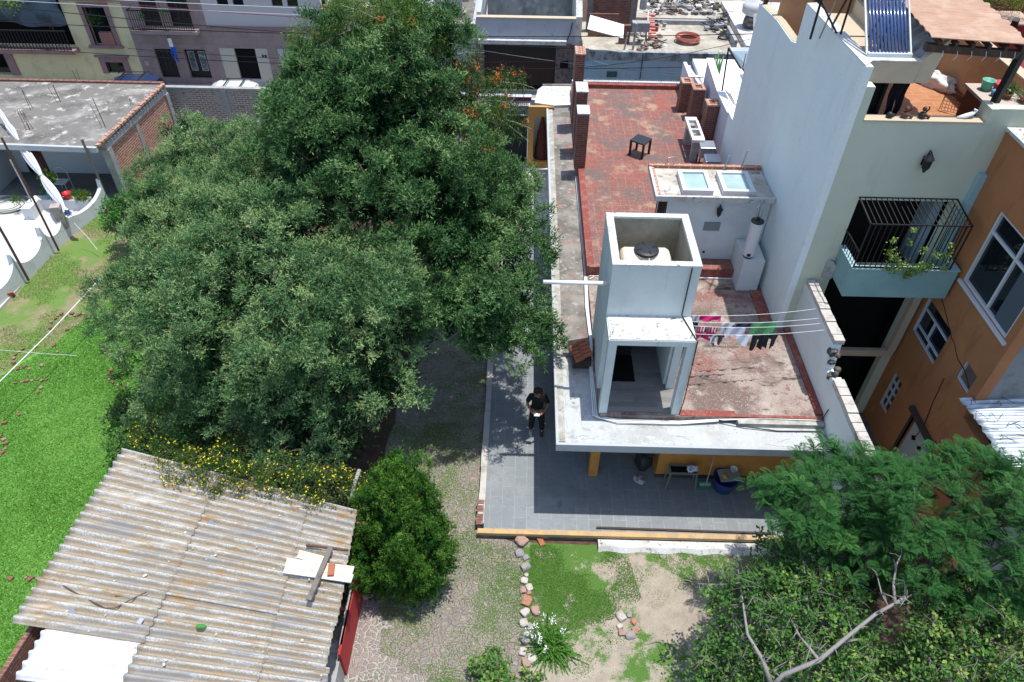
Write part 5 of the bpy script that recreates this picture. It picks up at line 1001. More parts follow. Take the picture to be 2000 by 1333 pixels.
# overhead cables
def cable(a, b, sag, r, m, lb, grp='overhead cables'):
    a, b = Vector(a), Vector(b); pts = []
    for i in range(25):
        t = i/24; p = a.lerp(b,t); p.z -= sag*4*t*(1-t); pts.append(p)
    tag(MB().tube(pts, r, 4).build('overhead_cable', m), lb, 'cable', grp)
GC = mat('cable_grey', (.25,.25,.26)); yc = 31.5
for (l, r_, sag, rr_, m, lb) in (((-30,8),(1150,96),.25,.018,BLACK,'thick black cable crossing in front of the stone facade'),
    ((-30,40),(1500,66),.35,.018,BLACK,'black cable running on over the yard roof'),((-30,88),(1470,128),.5,.014,BLACK,'lower black cable strung along the street wall'),
    ((-30,-2),(700,34),.05,.012,PVC,'thin pale cable nearest the top of the picture'),((-30,-14),(700,20),.05,.012,PVC,'second thin pale cable above the stone house'),
    ((180,2),(620,36),.05,.012,mat('red_wire', (.35,.05,.05)),'thin red cable over the pale street house'),((250,95),(1150,118),.3,.012,BLACK,'slack black cable behind the large tree'),
    ((930,97),(1500,150),.25,.01,GC,'thin grey cable crossing the dark garage gate'),((1085,135),(1520,62),.3,.012,BLACK,'black cable rising to the right over the blue wall'),
    ((1160,120),(1340,150),.12,.012,GC,'short grey cable in front of the blue wall')):
    a = at(l[0],l[1],y=yc); b = at(r_[0],r_[1],y=yc); cable(a, b, sag, rr_, m, lb)
RS = mat('white_rope', (.72,.72,.70))
p0, p1 = at(-20,765,z=1.0), at(200,540,z=1.2); tag(MB().tube([p0, p0.lerp(p1,.5)-Vector((0,0,.06)), p1], .015, 5).build('white_rope', RS), 'taut white rope stretched diagonally over the lawn', 'rope')
tag(MB().tube([at(-10,683,z=.6), at(70,690,z=.58), at(150,695,z=.5)], .005, 4).build('thin_rope', RS), 'short thin pale rope crossing the lawn', 'rope')
tag(MB().tube([at(145,436,z=.85), at(172,465,z=.4), at(190,488,z=.1)], .008, 4).build('guy_rope', RS), 'thin guy rope running from the scalloped wall to the grass', 'rope')

# ------------------------------------------------------------------ shed with corrugated roof
SH = thing('corrugated_shed', 'low shed with rust and lichen stained corrugated roof sheets', 'shed', (-6,7,-.2))
m = bpy.data.materials.new('lichen_fibre_cement'); m.use_nodes = True; nt = m.node_tree; bs = nt.nodes['Principled BSDF']; bs.inputs['Roughness'].default_value = .9
pos = N(nt, 'ShaderNodeNewGeometry').outputs['Position']; ucd = N(nt, 'ShaderNodeAttribute', attribute_name='crest').outputs['Fac']
nB = N(nt, 'ShaderNodeTexNoise', {'Vector': N(nt,'ShaderNodeMapping',{'Vector':pos,'Scale':(.5,2.2,1)}).outputs[0], 'Scale': 1.1, 'Detail': 5., 'Roughness': .65}).outputs[0]
nF = N(nt, 'ShaderNodeTexNoise', {'Vector': pos, 'Scale': 34., 'Detail': 5., 'Roughness': .75}).outputs[0]
nM = N(nt, 'ShaderNodeTexNoise', {'Vector': N(nt,'ShaderNodeMapping',{'Vector':pos,'Scale':(1,3,1)}).outputs[0], 'Scale': 2.3, 'Detail': 5., 'Roughness': .6}).outputs[0]
c = mixc(nt, N(nt,'ShaderNodeMapRange',{0:nF,1:.40,2:.62}).outputs[0], (.26,.25,.23), (.56,.545,.51))
s_ = N(nt,'ShaderNodeMath',{0:nM,1:N(nt,'ShaderNodeMath',{0:ucd,1:-.16},operation='MULTIPLY').outputs[0]},operation='ADD').outputs[0]
c = mixc(nt, N(nt,'ShaderNodeMapRange',{0:s_,1:.36,2:.50,3:0,4:.70}).outputs[0], c, (.265,.20,.115))
c = mixc(nt, N(nt,'ShaderNodeMapRange',{0:nM,1:.60,2:.68,3:0,4:.8}).outputs[0], c, (.36,.20,.07))
c = mixc(nt, N(nt,'ShaderNodeMapRange',{0:nB,1:.52,2:.62,3:0,4:.7}).outputs[0], c, (.24,.235,.23))
c = mixc(nt, N(nt,'ShaderNodeMapRange',{0:nB,1:.30,2:.42,3:.65,4:0}).outputs[0], c, (.60,.59,.55))
c = mixc(nt, N(nt,'ShaderNodeMapRange',{0:nF,1:.66,2:.70}).outputs[0], c, (.55,.50,.30))
nt.links.new(c, bs.inputs['Base Color']); bp = N(nt,'ShaderNodeBump',{'Height':nF,'Strength':.5,'Distance':.02}); nt.links.new(bp.outputs[0], bs.inputs['Normal'])
ROOFM = m
# roof plane corners (px) -> rows of corrugation run left-right, roof is nearly level
RZ = 2.3
cTL, cTR, cBR, cBL = at(240,880,z=RZ+.1), at(702,1000,z=RZ), at(622,1400,z=RZ-.1), at(-42,1318,z=RZ)
NW = 26.5
def roofpt(u, v, dz=0):
    a = cTL.lerp(cTR,u); b = cBL.lerp(cBR,u); p = a.lerp(b,v); return Vector((p.x, p.y, p.z+.045*math.cos(v*NW*2*math.pi)+dz))
seams = [0,.415,.79,1.0]
rr = random.Random(5)
for k in range(3):
    nb = 5; cuts = [0,.2,.4,.6,.8,1]
    for j in range(nb):
        v0, v1 = cuts[j], cuts[j+1]+(.012 if j < nb-1 else 0); nv = int((v1-v0)*NW*10); u0, u1 = seams[k]+(rr.uniform(-.006,.006) if k else rr.uniform(-.004,.004)), seams[k+1]+(.015 if k < 2 else rr.uniform(-.01,.006)); dz = (2-k)*.022+.010*((j+k)%2)
        if k == 0 and j == 4: u0 = .11; dz -= .02
        mb = MB(); mb.grid(lambda u, v: tuple(roofpt(u0+(u1-u0)*u, v0+(v1-v0)*v, dz)), 14, nv)
        o = mb.build('roof_sheet', ROOFM if not (k == 0 and j == 4) else mat('white_painted_sheet', (.70,.71,.72), [((.5,.5,.5),1.5,.5,.65,(1,3,1))]), SH, smooth=True, solid=.012)
        at_ = o.data.attributes.new('crest', 'FLOAT', 'POINT'); at_.data.foreach_set('value', [math.cos((v0+(v1-v0)*jj/nv)*NW*2*math.pi) for jj in range(nv+1) for _ in range(15)])
cxs = [cTL, cTR, cBR, cBL]
mb = MB()
for a, b in ((cTR,cBR),(cBL,cTL),(cTL,cTR)):
    i_ = Vector((.12 if a.x < -6 else -.9,0,0)); mb.slab([(a.x+i_.x,a.y-.15,-.2),(b.x+i_.x,b.y-.15,-.2),(b.x+i_.x,b.y-.15,RZ-.26),(a.x+i_.x,a.y-.15,RZ-.26)], (.1,.05,0))
mb.build('brick_wall', BRICK, SH)
def onroof(px, py, dz=.06): return at(px,py,z=RZ+dz)
PB = mat('cream_plank', (.66,.62,.50), [((.55,.5,.4),5,.5,.7)])
for i, (a, b, lb) in enumerate((((583,1083),(632,1096),'short cream plank at the top of the plank stack on the shed roof'),((559,1099),(690,1115),'long cream plank in the middle of the shed roof stack'),((556,1112),(688,1131),'front cream plank overhanging the shed roof edge'))):
    A_, B_ = onroof(*a,.09), onroof(*b,.09+.01*i); o = MB().bar(A_, B_, .17, .03).bar(A_+Vector((0,.05,.02)),B_+Vector((0,.05,.02)),.02,.03).build('plank', PB); tag(o, lb, 'plank', 'cream planks on the shed roof')
tag(MB().bar(onroof(646,1070,.16), onroof(603,1173,.16), .10, .05).build('weathered_beam', WOODB), 'grey weathered timber laid across the cream planks', 'timber')
tag(MB().bar(onroof(598,1065,.12), onroof(680,1075,.12), .04, .04).build('rusty_bar', RUST), 'thin rusty bar at the shed roof edge', 'bar')
tag(MB().obox(tuple(onroof(647,1113,.16)), (.12,.25,.06), .1).build('loose_brick', TILEC, bevel=.005), 'orange brick weighing down the cream planks', 'brick')
tag(MB().tube([onroof(104,1133,.1), onroof(160,1165,.08), onroof(205,1188,.07), onroof(225,1188,.07), onroof(255,1172,.09), onroof(286,1157,.1)], .012, 5).build('bent_wire', RUST), 'long bent rusty wire lying on the shed roof', 'wire')
tag(MB().bar(onroof(225,1164,.06), onroof(290,1168,.06), .02).build('thin_rod', RUST), 'short dark rod next to the bent wire', 'rod')
tag(MB().lathe(onroof(392,1224,.07), [(.03,-.08),(.045,-.05),(.045,.05),(.02,.1)], 10, 'X').build('green_bottle', mat('green_bottle_plastic', (.05,.22,.05))), 'small green plastic bottle on the shed roof', 'bottle')
mb = MB()
for k in range(36):
    px, py = rr.uniform(60,640), rr.uniform(960,1320); 
    if px > 240-(py-880)*.64+20: mb.rock(onroof(px,py,.05), rr.uniform(.008,.022), rr, (1.4,1,.5), 1)
for (px, py) in ((410,1022),(283,1124),(362,1040),(405,1090),(590,1250),(130,1195),(320,1298),(420,1085)): mb.rock(onroof(px,py,.05), rr.uniform(.02,.045), rr, (1.5,1,.25), 1)
tag(mb.build('roof_litter', mat('litter_pale', (.5,.47,.4))), 'scattered pale leaves and grit on the corrugated roof', 'litter', kind='stuff')
DB_ = MB()
for (px, py) in ((412,1022),(275,1212),(140,1196)): DB_.obox(onroof(px,py,.06), (.14,.09,.01), rr.uniform(0,3), .1)
tag(DB_.build('foil_scraps', STEEL), 'crumpled grey foil scraps on the corrugated roof', 'scraps', kind='stuff')
# red planter wall beside shed
RP = thing('red_planter_wall', 'low red painted wall with planting trough beside the shed', 'planter wall', (-3.35,7,-.2))
MB().slab([(-3.32,8.0,-.2),(-3.36,6.15,-.2),(-3.36,6.15,.78),(-3.32,8.0,.78)], (-.05,0,0)).build('red_face', mat('red_wall_paint', (.38,.03,.03), [((.25,.03,.03),4,.5,.7)]), RP)
MB().box(-3.8,-3.41,3.5,6.35,-.2,.5).box(-3.42,-3.36,6.35,8.0,.70,.78).box(-3.8,-3.42,6.35,8,-.2,.45).box(-3.8,-3.41,6.3,6.5,.5,.62).build('trough', CONC, RP)
tag(MB().lathe(Vector((-3.62,6.52,.62)), [(.09,0),(.115,.1),(.105,.1),(.085,.02)], 16).build('grey_bowl', STEEL), 'round grey bowl at the end of the red planter', 'bowl')
a_ = thing('trough_plants', 'small plants and litter growing in the trough by the shed', 'plants', (-3.6,7.2,.5)); FP.append((-3.6,6.95,.62,.13,160,a_,'g')); FP.append((-3.62,7.35,.65,.16,220,a_,'d'))
MB().rock((-3.6,7.6,.55), .1, rr, (1,1,1), 1).obox((-3.58,7.15,.62),(.16,.1,.08),.4).build('pot_shards', mat('pot_shard', (.35,.12,.08)), a_)

# ------------------------------------------------------------------ garden stones
r = random.Random(17)
SM = [mat('stone_pink', (.34,.22,.18), [((.24,.15,.12),9,.5,.7)], bump=.5), mat('stone_grey', (.27,.25,.24), [((.16,.15,.14),8,.5,.7)], bump=.5), mat('stone_pale', (.44,.40,.36), [((.32,.25,.2),6,.5,.7)], bump=.5), mat('stone_rust', (.36,.18,.11), [((.24,.11,.07),9,.5,.7)], bump=.5)]
SL = ['pinkish rough stone in the border row beside the garden grass','grey rough stone in the border row beside the garden grass','pale rough stone in the border row beside the garden grass','rust coloured rough stone in the border row beside the garden grass']
row = [(1018,1058,.17,0),(1015,1081,.12,1),(1027,1088,.09,1),(1026,1106,.13,1),(1028,1122,.06,2),(1024,1134,.10,2),(1021,1152,.10,0),(1034,1147,.10,2),(1033,1157,.06,3),(1029,1174,.14,3),(1026,1196,.12,2),(1047,1194,.13,0),(1023,1217,.11,2),(1036,1222,.08,1),(1026,1248,.14,1),(1021,1273,.10,2),(1040,1288,.13,2),(1028,1295,.11,0)]
for i, (px, py, rr_, k) in enumerate(row):
    p = at(px,py,z=-.15); ORD_ = ['first','second','third','fourth','fifth','sixth','seventh','eighth','ninth','tenth','eleventh','twelfth','thirteenth','fourteenth','fifteenth','sixteenth','seventeenth','eighteenth']; o = MB().rock((p.x,p.y,-.2+rr_*.35), rr_*.92, r, (1,1.1,.75), 3, .22).build('border_stone', SM[k], smooth=False); lb = SL[k].split(' in the')[0]+', %s from the patio corner in the garden border row'%ORD_[i]
    if i == 0: lb = 'largest pink brown boulder at the patio corner'
    tag(o, lb, 'stone', 'stones edging the garden')
ring = [(1213,1204,.12,2),(1229,1200,.08,1),(1238,1213,.09,3),(1244,1228,.07,0),(1240,1232,.08,3),(1231,1241,.12,1),(1216,1235,.10,0),(1211,1222,.08,2)]
for ri, (px, py, rr_, k) in enumerate(ring):
    p = at(px,py,z=-.15); o = MB().rock((p.x,p.y,-.2+rr_*.35), rr_*.9, r, (1,1.2,.7), 3, .2).build('ring_stone', SM[k]); tag(o, ('pink stone of the small ring in the garden','grey stone of the small ring in the garden','white stone of the small ring in the garden','brick red stone of the small ring in the garden')[k]+', '+['at its far left','at its far side','at its far right','at its right','low on the right','at its near right','at its near side','at its left'][ri], 'stone', 'stones in a small ring in the garden')
o = MB().obox(tuple(at(1056,1057,z=-.17)),(.13,.26,.06),.45,.1).build('loose_brick', TILEC, bevel=.005); tag(o, 'loose orange brick lying on the grass near the patio corner', 'brick')
o = MB().rock(at(718,1157,z=-.1), .17, r, (1,1,.8), 3).build('red_rock', SM[0]); tag(o, 'dull red boulder under the round green cypress', 'stone')
# brick edging in the lawn (each brick or stone its own)
BE = [mat('edging_brick_red', (.20,.09,.06), [((.16,.08,.055),7,.5,.7)]), mat('edging_stone_tan', (.25,.18,.14), [((.22,.16,.12),7,.5,.7)])]
ORD = ['first','second','third','fourth','fifth','sixth','seventh','eighth','ninth','tenth','eleventh','twelfth','thirteenth','fourteenth','fifteenth','sixteenth','seventeenth','eighteenth']
arcs = [([(97,640),(100,628),(108,622),(113,616),(120,613),(129,616),(140,612),(146,616),(155,614),(163,613),(165,622),(146,636),(131,644)],'first small bed of the lawn, upper'),
        ([(26,708),(27,699),(30,692),(38,686),(45,681),(68,677),(105,675),(112,687),(34,720),(57,720),(48,716),(82,713)],'middle bed of the lawn'),
        ([(30,748),(42,746),(52,744),(62,743),(75,741),(80,743),(91,741),(80,757),(74,766)],'lower bed of the lawn'),
        ([(8,826),(204,824),(36,810)],'open lawn'),([(0,852),(7,858),(11,866),(10,876),(5,884),(-2,890)],'lawn edge at the picture border'),
        ([(213,730),(214,740),(220,747),(230,752),(240,752),(248,754),(218,722),(232,712)],'bed under the large tree'),([(20,1130),(50,1128),(60,1130),(75,1130),(158,562),(168,571),(175,558)],'edge of the bright lawn')]
for pts, nm in arcs:
    for i, (px, py) in enumerate(pts):
        p = at(px,py,z=-.15); k = i%2; s_ = r.uniform(.05,.085); o_n = ORD[i]
        o = (MB().obox((p.x,p.y,-.16),(s_*1.6,s_,s_*.8),r.uniform(0,3),r.uniform(-.2,.2)) if k == 0 else MB().rock((p.x,p.y,-.16), s_*.7, r, (1.2,1,.7), 2)).build('edging_brick' if k == 0 else 'edging_stone', BE[k])
        tag(o, ('small red brick, %s along the %s' if k == 0 else 'small tan stone, %s along the %s')%(o_n,nm), 'brick' if k == 0 else 'stone', 'bricks and stones of the %s'%nm)

# ------------------------------------------------------------------ under the eave
T = thing('metal_bench', 'low grey metal frame table against the ochre wall', 'table', (4.1,10.98,0))
FR = mat('grey_green_frame', (.16,.19,.17), rough=.5)
MB().box(3.8,4.5,10.88,10.92,.56,.60).box(3.8,4.5,11.12,11.16,.56,.60).box(3.8,3.84,10.92,11.12,.56,.60).box(4.46,4.5,10.92,11.12,.56,.60).build('frame', FR, T); MB().box(3.84,4.46,10.92,11.12,.55,.58).build('tabletop', DARK, T)
for sx in (0,1):
    for sy in (0,1): MB().bar((3.83+sx*.64,10.9+sy*.24,.56),(3.78+sx*.74,10.84+sy*.32,0),.035).build('leg', FR, T)
o = sackmesh('plastic_bag', (4.36,11.0,.66), .13,.10,.09, .2, 6, mat('white_carrier_bag', (.6,.62,.66), [((.1,.13,.3),6,.56,.6)])); tag(o, 'white and blue plastic bag on the grey metal table', 'bag')
T = thing('broom', 'green bristled broom leaning on the ochre wall', 'broom', (4.75,10.95,0)); MB().bar((4.78,10.93,.12),(4.86,11.16,1.3),.025).build('handle', mat('pale_wood_handle', (.4,.28,.2)), T); MB().box(4.6,4.9,10.88,10.96,.03,.13).build('bristles', mat('green_bristle', (.03,.17,.08)), T); MB().box(4.61,4.89,10.89,10.95,.13,.17).build('head', mat('mint_head', (.25,.5,.4)), T)
T = thing('blue_tub', 'blue plastic tub covered with a grey board by the wall', 'tub', (5.25,10.95,0)); MB().lathe((5.22,10.93,0), [(.22,0),(.30,.42),(.32,.44),(.29,.42),(.2,.05)], 20).build('tub_body', mat('dark_blue_plastic', (.03,.07,.24), rough=.4), T, smooth=True)
o = MB().obox((5.29,10.95,.50),(.52,.36,.03),.12).build('grey_board', CONC); tag(o, 'grey speckled board lying on the blue tub', 'board')
o = MB().obox((5.14,10.87,.545),(.1,.09,.05),.2).lathe((5.14,10.87,.57), [(.03,0),(.02,.04)], 8).build('yellow_toy', mat('yellow_plastic', (.55,.36,.03))); tag(o, 'small yellow plastic item on the grey board', 'container')
o = MB().lathe((5.42,11.1,.515), [(.07,0),(.10,.05),(.09,.05),(.05,.01)], 14).build('white_bowl', WC); tag(o, 'white bowl on the back corner of the grey board', 'bowl')
T = thing('paint_bucket', 'white lidded bucket beside the blue crate', 'bucket', (6.3,11.0,0)); MB().lathe((6.3,11.0,.02), [(.12,0),(.14,.3)], 18).build('bucket_body', mat('dull_green_bucket', (.04,.15,.09)), T); MB().lathe((6.3,11.0,.32), [(.15,0),(.15,.04),(.05,.05)], 18).build('lid', mat('dusty_white_lid', (.55,.56,.56)), T)
T = thing('pet_carrier', 'blue pet carrier crate with grey ribbed lid', 'pet carrier', (6.7,10.9,0)); MB().obox((6.72,10.9,.15),(.36,.52,.28),.12).build('base', mat('dark_blue_crate', (.03,.06,.2)), T, bevel=.02); MB().obox((6.72,10.9,.36),(.30,.48,.16),.12).build('lid', mat('grey_crate_lid', (.3,.3,.28)), T, bevel=.03)
mb = MB(); 
for k in range(6): mb.obox((6.70-.02*k+.03,10.72+k*.07,.445),(.14,.03,.02),.12)
mb.build('vent_slots', BLACK, T)
T = thing('shoe_rack_clutter', 'dark bundle of bags and shoes in the shaded doorway corner', 'bags', (3.2,11.1,0)); MB().rock((3.25,11.35,.5), .24, r, (1,1,1.4), 2).rock((3.3,11.3,1.0), .18, r, (1,1,1.3), 2).build('dark_bag', BLKPL, T, smooth=True); MB().rock((3.13,11.05,.10), .14, r, (1,1.3,.6), 2).build('pale_cloth', mat('mixed_cloth', (.4,.38,.37), [((.12,.1,.1),9,.5,.6)]), T, smooth=True)
# ------------------------------------------------------------------ clothes lines
LW = mat('line_white', (.75,.75,.75)); ln = []
Lz = 4.35
for i, (a, b, lb) in enumerate((((1352,616),(1607,604),'rearmost white clothes line with coloured towels'),((1356,628),(1614,622),'second white clothes line'),((1352,636),(1612,632),'third white clothes line'),((1360,652),(1618,645),'front white clothes line'))):
    A_ = at(a[0],a[1],z=Lz-.1); B_ = at(b[0],b[1],z=4.05); B_ = Vector((7.0, B_.y, B_.z)); A_.x = 3.69
    pts = [A_.lerp(B_,t/10)-Vector((0,0,.10*4*(t/10)*(1-t/10))) for t in range(11)]; ln.append(pts)
    tag(MB().tube(pts, .005, 4).build('clothes_line', LW), lb, 'clothes line', 'clothes lines')
def onln(i, px):
    pts = ln[i]; best = None
    for k in range(200):
        t = k/199*10; j = min(9,int(t)); p = pts[j].lerp(pts[j+1], t-j); q = AX @ (np.array(p)-CP); x = 1000+CAM_F*q[0]/q[2]
        if best is None or abs(x-px) < best[0]: best = (abs(x-px), p)
    return best[1]
def garment(i, px0, px1, h, col, lb, shape='rect', m2=None, sd=1, cat='clothes'):
    a, b = onln(i,px0), onln(i,px1); r = random.Random(sd); ph = r.uniform(0,6); mb = MB()
    mm = mat(lb.split()[0]+'_cloth', col, m2 or (), rough=.9)
    def surf(u0, u1, v0, v1, n=8):
        def f(u, v):
            U = u0+(u1-u0)*u; V = v0+(v1-v0)*v; p = a.lerp(b,U); return (p.x, p.y+.03*math.sin(U*9+ph+V*2)*(.3+V)-.02*V, p.z-.005-h*V*(1+.05*math.sin(U*6+ph)))
        mb.grid(f, n, 8)
    if shape == 'rect': surf(0,1,0,1)
    elif shape == 'shirt': surf(.0,1,0,.3); surf(.2,.8,.3,1)
    elif shape == 'pants': surf(0,1,0,.32); surf(.02,.42,.32,1,4); surf(.58,.95,.32,.97,4)
    elif shape == 'small': surf(0,.42,0,1,3); surf(.55,1,0,.9,3)
    nm = {'rect':'towel','shirt':'shirt','pants':'trousers','small':'socks'}[shape]
    return tag(mb.build(nm, mm, solid=.006), lb, cat, 'laundry on the clothes lines')
garment(0,1366,1409,.13,(.62,.02,.17),'magenta towel folded over the rear clothes line', sd=2, cat='towel')
garment(0,1350,1366,.2,(.5,.52,.55),'grey white cloth at the tower end of the rear line', sd=3)
garment(1,1352,1364,.22,(.03,.03,.05),'small dark cloth near the tower', sd=4)
garment(1,1410,1436,.2,(.6,.62,.64),'pale shirt behind the white towels', 'shirt', sd=5)
garment(1,1438,1468,.13,(.03,.03,.05),'black cloth between the pale shirt and green towel', sd=6)
garment(1,1470,1517,.36,(.12,.40,.15),'green towel hanging wide on the right', sd=7, cat='towel')
for k in range(4): garment(2,1358+k*11,1366+k*11,.12,(.6,.58,.58) if k%2 else (.2,.18,.2),('grey','white','dusky','pale')[k]+' pair of small socks on the third line, %s from the tower'%('first','second','third','fourth')[k], 'small', sd=8+k, cat='socks')
garment(2,1362,1402,.36,(.5,.02,.10),'crimson patterned cloth with white spots', m2=[((.6,.55,.57),7,.58,.6)], sd=12)
garment(3,1385,1402,.30,(.62,.62,.64),'white black garment with dark patches', 'shirt', m2=[((.02,.02,.03),5,.5,.53)], sd=13)
garment(2,1405,1421,.26,(.55,.56,.6),'white navy garment beside the crimson cloth', 'shirt', m2=[((.02,.03,.08),4,.5,.53)], sd=14)
garment(3,1402,1416,.24,(.04,.04,.06),'dark blue small garment under the navy one', 'shirt', sd=15)
garment(2,1420,1456,.26,(.62,.63,.72),'lilac white cloth hanging in the middle', sd=16)
garment(3,1438,1470,.28,(.72,.73,.76),'bright white shirt on the front line', 'shirt', sd=17, cat='shirt')
garment(3,1471,1496,.42,(.015,.015,.018),'black leggings hanging beside the green towel', 'pants', sd=18, cat='trousers')
garment(3,1493,1520,.40,(.018,.018,.02),'black trousers at the right end of the line', 'pants', sd=19, cat='trousers')
tag(MB().tube([(3.75,12.1,2.6),(3.78,12.0,4.5)], .012, 5).build('line_post', RUST), 'thin rusty rod holding the clothes lines by the tower', 'rod')
# ------------------------------------------------------------------ vegetation
GR = np.random.default_rng(7)
def unit(a): return a/np.maximum(np.linalg.norm(a, axis=-1, keepdims=True), 1e-9)
def leafmesh(name, P, D, L, Wd, tint, m, parent=None, kind=None, droop=0, off=(0,0,0), roll=None):
    """every leaf a folded four-point blade: base P, direction D, length L, width Wd"""
    n = len(P); D = unit(D); L = np.broadcast_to(L, n)[:,None]; Wd = np.broadcast_to(Wd, n)[:,None]
    S = unit(np.cross(D, unit(GR.normal(size=(n,3))))) if roll is None else unit(np.cross(D, roll))
    T = P+D*L; T[:,2] -= droop*L[:,0]
    M_ = P+D*L*.45
    V = np.stack([P, M_+S*Wd/2, T, M_-S*Wd/2], 1).reshape(-1,3) - np.array(off)
    me = bpy.data.meshes.new(name); me.vertices.add(4*n); me.vertices.foreach_set('co', V.astype(np.float32).ravel())
    me.loops.add(4*n); me.loops.foreach_set('vertex_index', np.arange(4*n, dtype=np.int32)); me.polygons.add(n)
    me.polygons.foreach_set('loop_start', np.arange(0,4*n,4,dtype=np.int32)); me.update(calc_edges=True)
    a = me.attributes.new('tint', 'FLOAT', 'FACE'); a.data.foreach_set('value', np.clip(np.broadcast_to(tint, n),0,1).astype(np.float32))
    me.materials.append(m); o = bpy.data.objects.new(name, me); COL.objects.link(o)
    if parent: o.parent = parent
    if kind: o['kind'] = kind
    return o
def clump_points(lobes, n, zfrac=-.45, shell=.18):
    """points near the surface of a union of ellipsoids; returns points, outward dirs"""
    C_ = np.array([l[:3] for l in lobes]); R_ = np.array([l[3:6] for l in lobes]); wgt = (R_[:,0]*R_[:,1]); wgt = wgt/wgt.sum(); near = len(lobes) > 40
    out = []; dirs = []
    while sum(len(x) for x in out) < n:
        k = GR.choice(len(lobes), 4*n, p=wgt); d = unit(GR.normal(size=(4*n,3))); ok = d[:,2] > zfrac; k = k[ok]; d = d[ok]
        bump = 1+.13*np.sin(d[:,0]*5+k*1.7)+.10*np.sin(d[:,1]*7+k*2.3)+.08*np.sin(d[:,2]*9+k)
        rr_ = (1-shell*GR.random(len(k))**2)*bump; p = C_[k]+d*R_[k]*rr_[:,None]
        inside = np.zeros(len(p), bool)
        for j in ([] if near else range(len(lobes))): inside |= (np.sum(((p-C_[j])/(R_[j]*.80))**2,1) < 1) & (k != j)
        p = p[~inside]; d = d[~inside]; out.append(p); dirs.append(d)
    return np.concatenate(out)[:n], np.concatenate(dirs)[:n]
def conifer_leaves(cl, cd_, size, nsp, nlf, tintb, up=.35, spread=.75):
    n = len(cl); ctint = np.clip(tintb+GR.normal(0,.13,n),0,1)
    base = np.repeat(cl, nsp, 0); o = np.repeat(cd_, nsp, 0); m_ = len(base)
    d = unit(o*.9+np.array([0,0,up])+GR.normal(0,1,(m_,3))*spread); s0 = base+GR.normal(0,1,(m_,3))*size*.22
    ln_ = size*GR.uniform(.6,1.25,m_); j = (np.arange(nlf)+.5)/nlf
    p = s0[:,None,:]+d[:,None,:]*(ln_[:,None]*j[None,:])[:,:,None]; p[:,:,2] += (ln_[:,None]*(j[None,:]**2)*.12)
    ld = unit(d[:,None,:]*.8+GR.normal(0,.6,(m_,nlf,3))); L = (size*.30)*(1.15-.6*j)[None,:]*np.ones((m_,1))
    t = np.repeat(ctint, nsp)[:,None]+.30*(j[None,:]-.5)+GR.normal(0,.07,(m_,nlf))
    return p.reshape(-1,3), ld.reshape(-1,3), L.ravel(), t.ravel()
def trunkmesh(base, lobes, r0, parent, m, extra=0, name='trunk', seed=1, loc=(0,0,0)):
    r = random.Random(seed); mb = MB(); b = Vector(base); ctr = Vector(np.mean([l[:3] for l in lobes],0)); fork = b.lerp(Vector((ctr.x,ctr.y,b.z+(ctr.z-b.z)*.45)), 1)
    mid = b.lerp(fork,.5)+Vector((r.uniform(-.12,.12),r.uniform(-.12,.12),0)); mb.tube([b-Vector((0,0,.2)), b.lerp(mid,.4), mid, fork], [r0*1.35,r0,r0*.85,r0*.7], 10)
    for l in lobes:
        c = Vector(l[:3]); s = mid.lerp(fork, r.uniform(.1,1)); q = s.lerp(c,.5)+Vector((r.uniform(-.2,.2),r.uniform(-.2,.2),-.15))
        mb.tube([s,q,c,c+Vector((r.uniform(-.3,.3),r.uniform(-.3,.3),l[5]*.7))], [r0*.5,r0*.32,r0*.16,r0*.04], 7)
        for k in range(extra):
            e = c+Vector((r.uniform(-1,1)*l[3],r.uniform(-1,1)*l[4],r.uniform(-.2,1)*l[5]))*.85; mb.tube([q.lerp(c,.6),q.lerp(e,.6)+Vector((0,0,.1)),e],[r0*.16,r0*.09,r0*.02],5)
    return mb.build(name, m, parent, smooth=True)
def lobe(px, py, z, r, sx=1, sy=1, sz=.85): p = at(px,py,z=z); return (p.x,p.y,p.z,r*sx,r*sy,r*sz)
BARK = mat('tree_bark', (.10,.07,.05), [((.17,.13,.10),9,.5,.7,(1,1,.3))], bump=.6, bscale=20)
JUN = leafmat('juniper_foliage', (.014,.050,.018), (.105,.215,.082), (.29,.39,.16), trans=.22)
JUN2 = leafmat('dark_juniper_foliage', (.010,.042,.013), (.078,.172,.058), (.22,.33,.125), trans=.22)
CYP = leafmat('green_cypress_foliage', (.016,.06,.010), (.08,.20,.028), (.22,.36,.07), trans=.2)
OAK = leafmat('silky_foliage', (.022,.055,.016), (.062,.13,.032), (.16,.22,.05), trans=.25)
JAC = leafmat('feathery_foliage', (.014,.055,.016), (.042,.135,.035), (.10,.22,.055), trans=.3)
SCR = leafmat('broad_leaf_foliage', (.045,.13,.03), (.11,.24,.055), (.32,.44,.10), trans=.35)
FLW = mat('orange_flowers', (.55,.13,.025), rough=.7); YFL = mat('yellow_flowers', (.75,.62,.03), rough=.7)
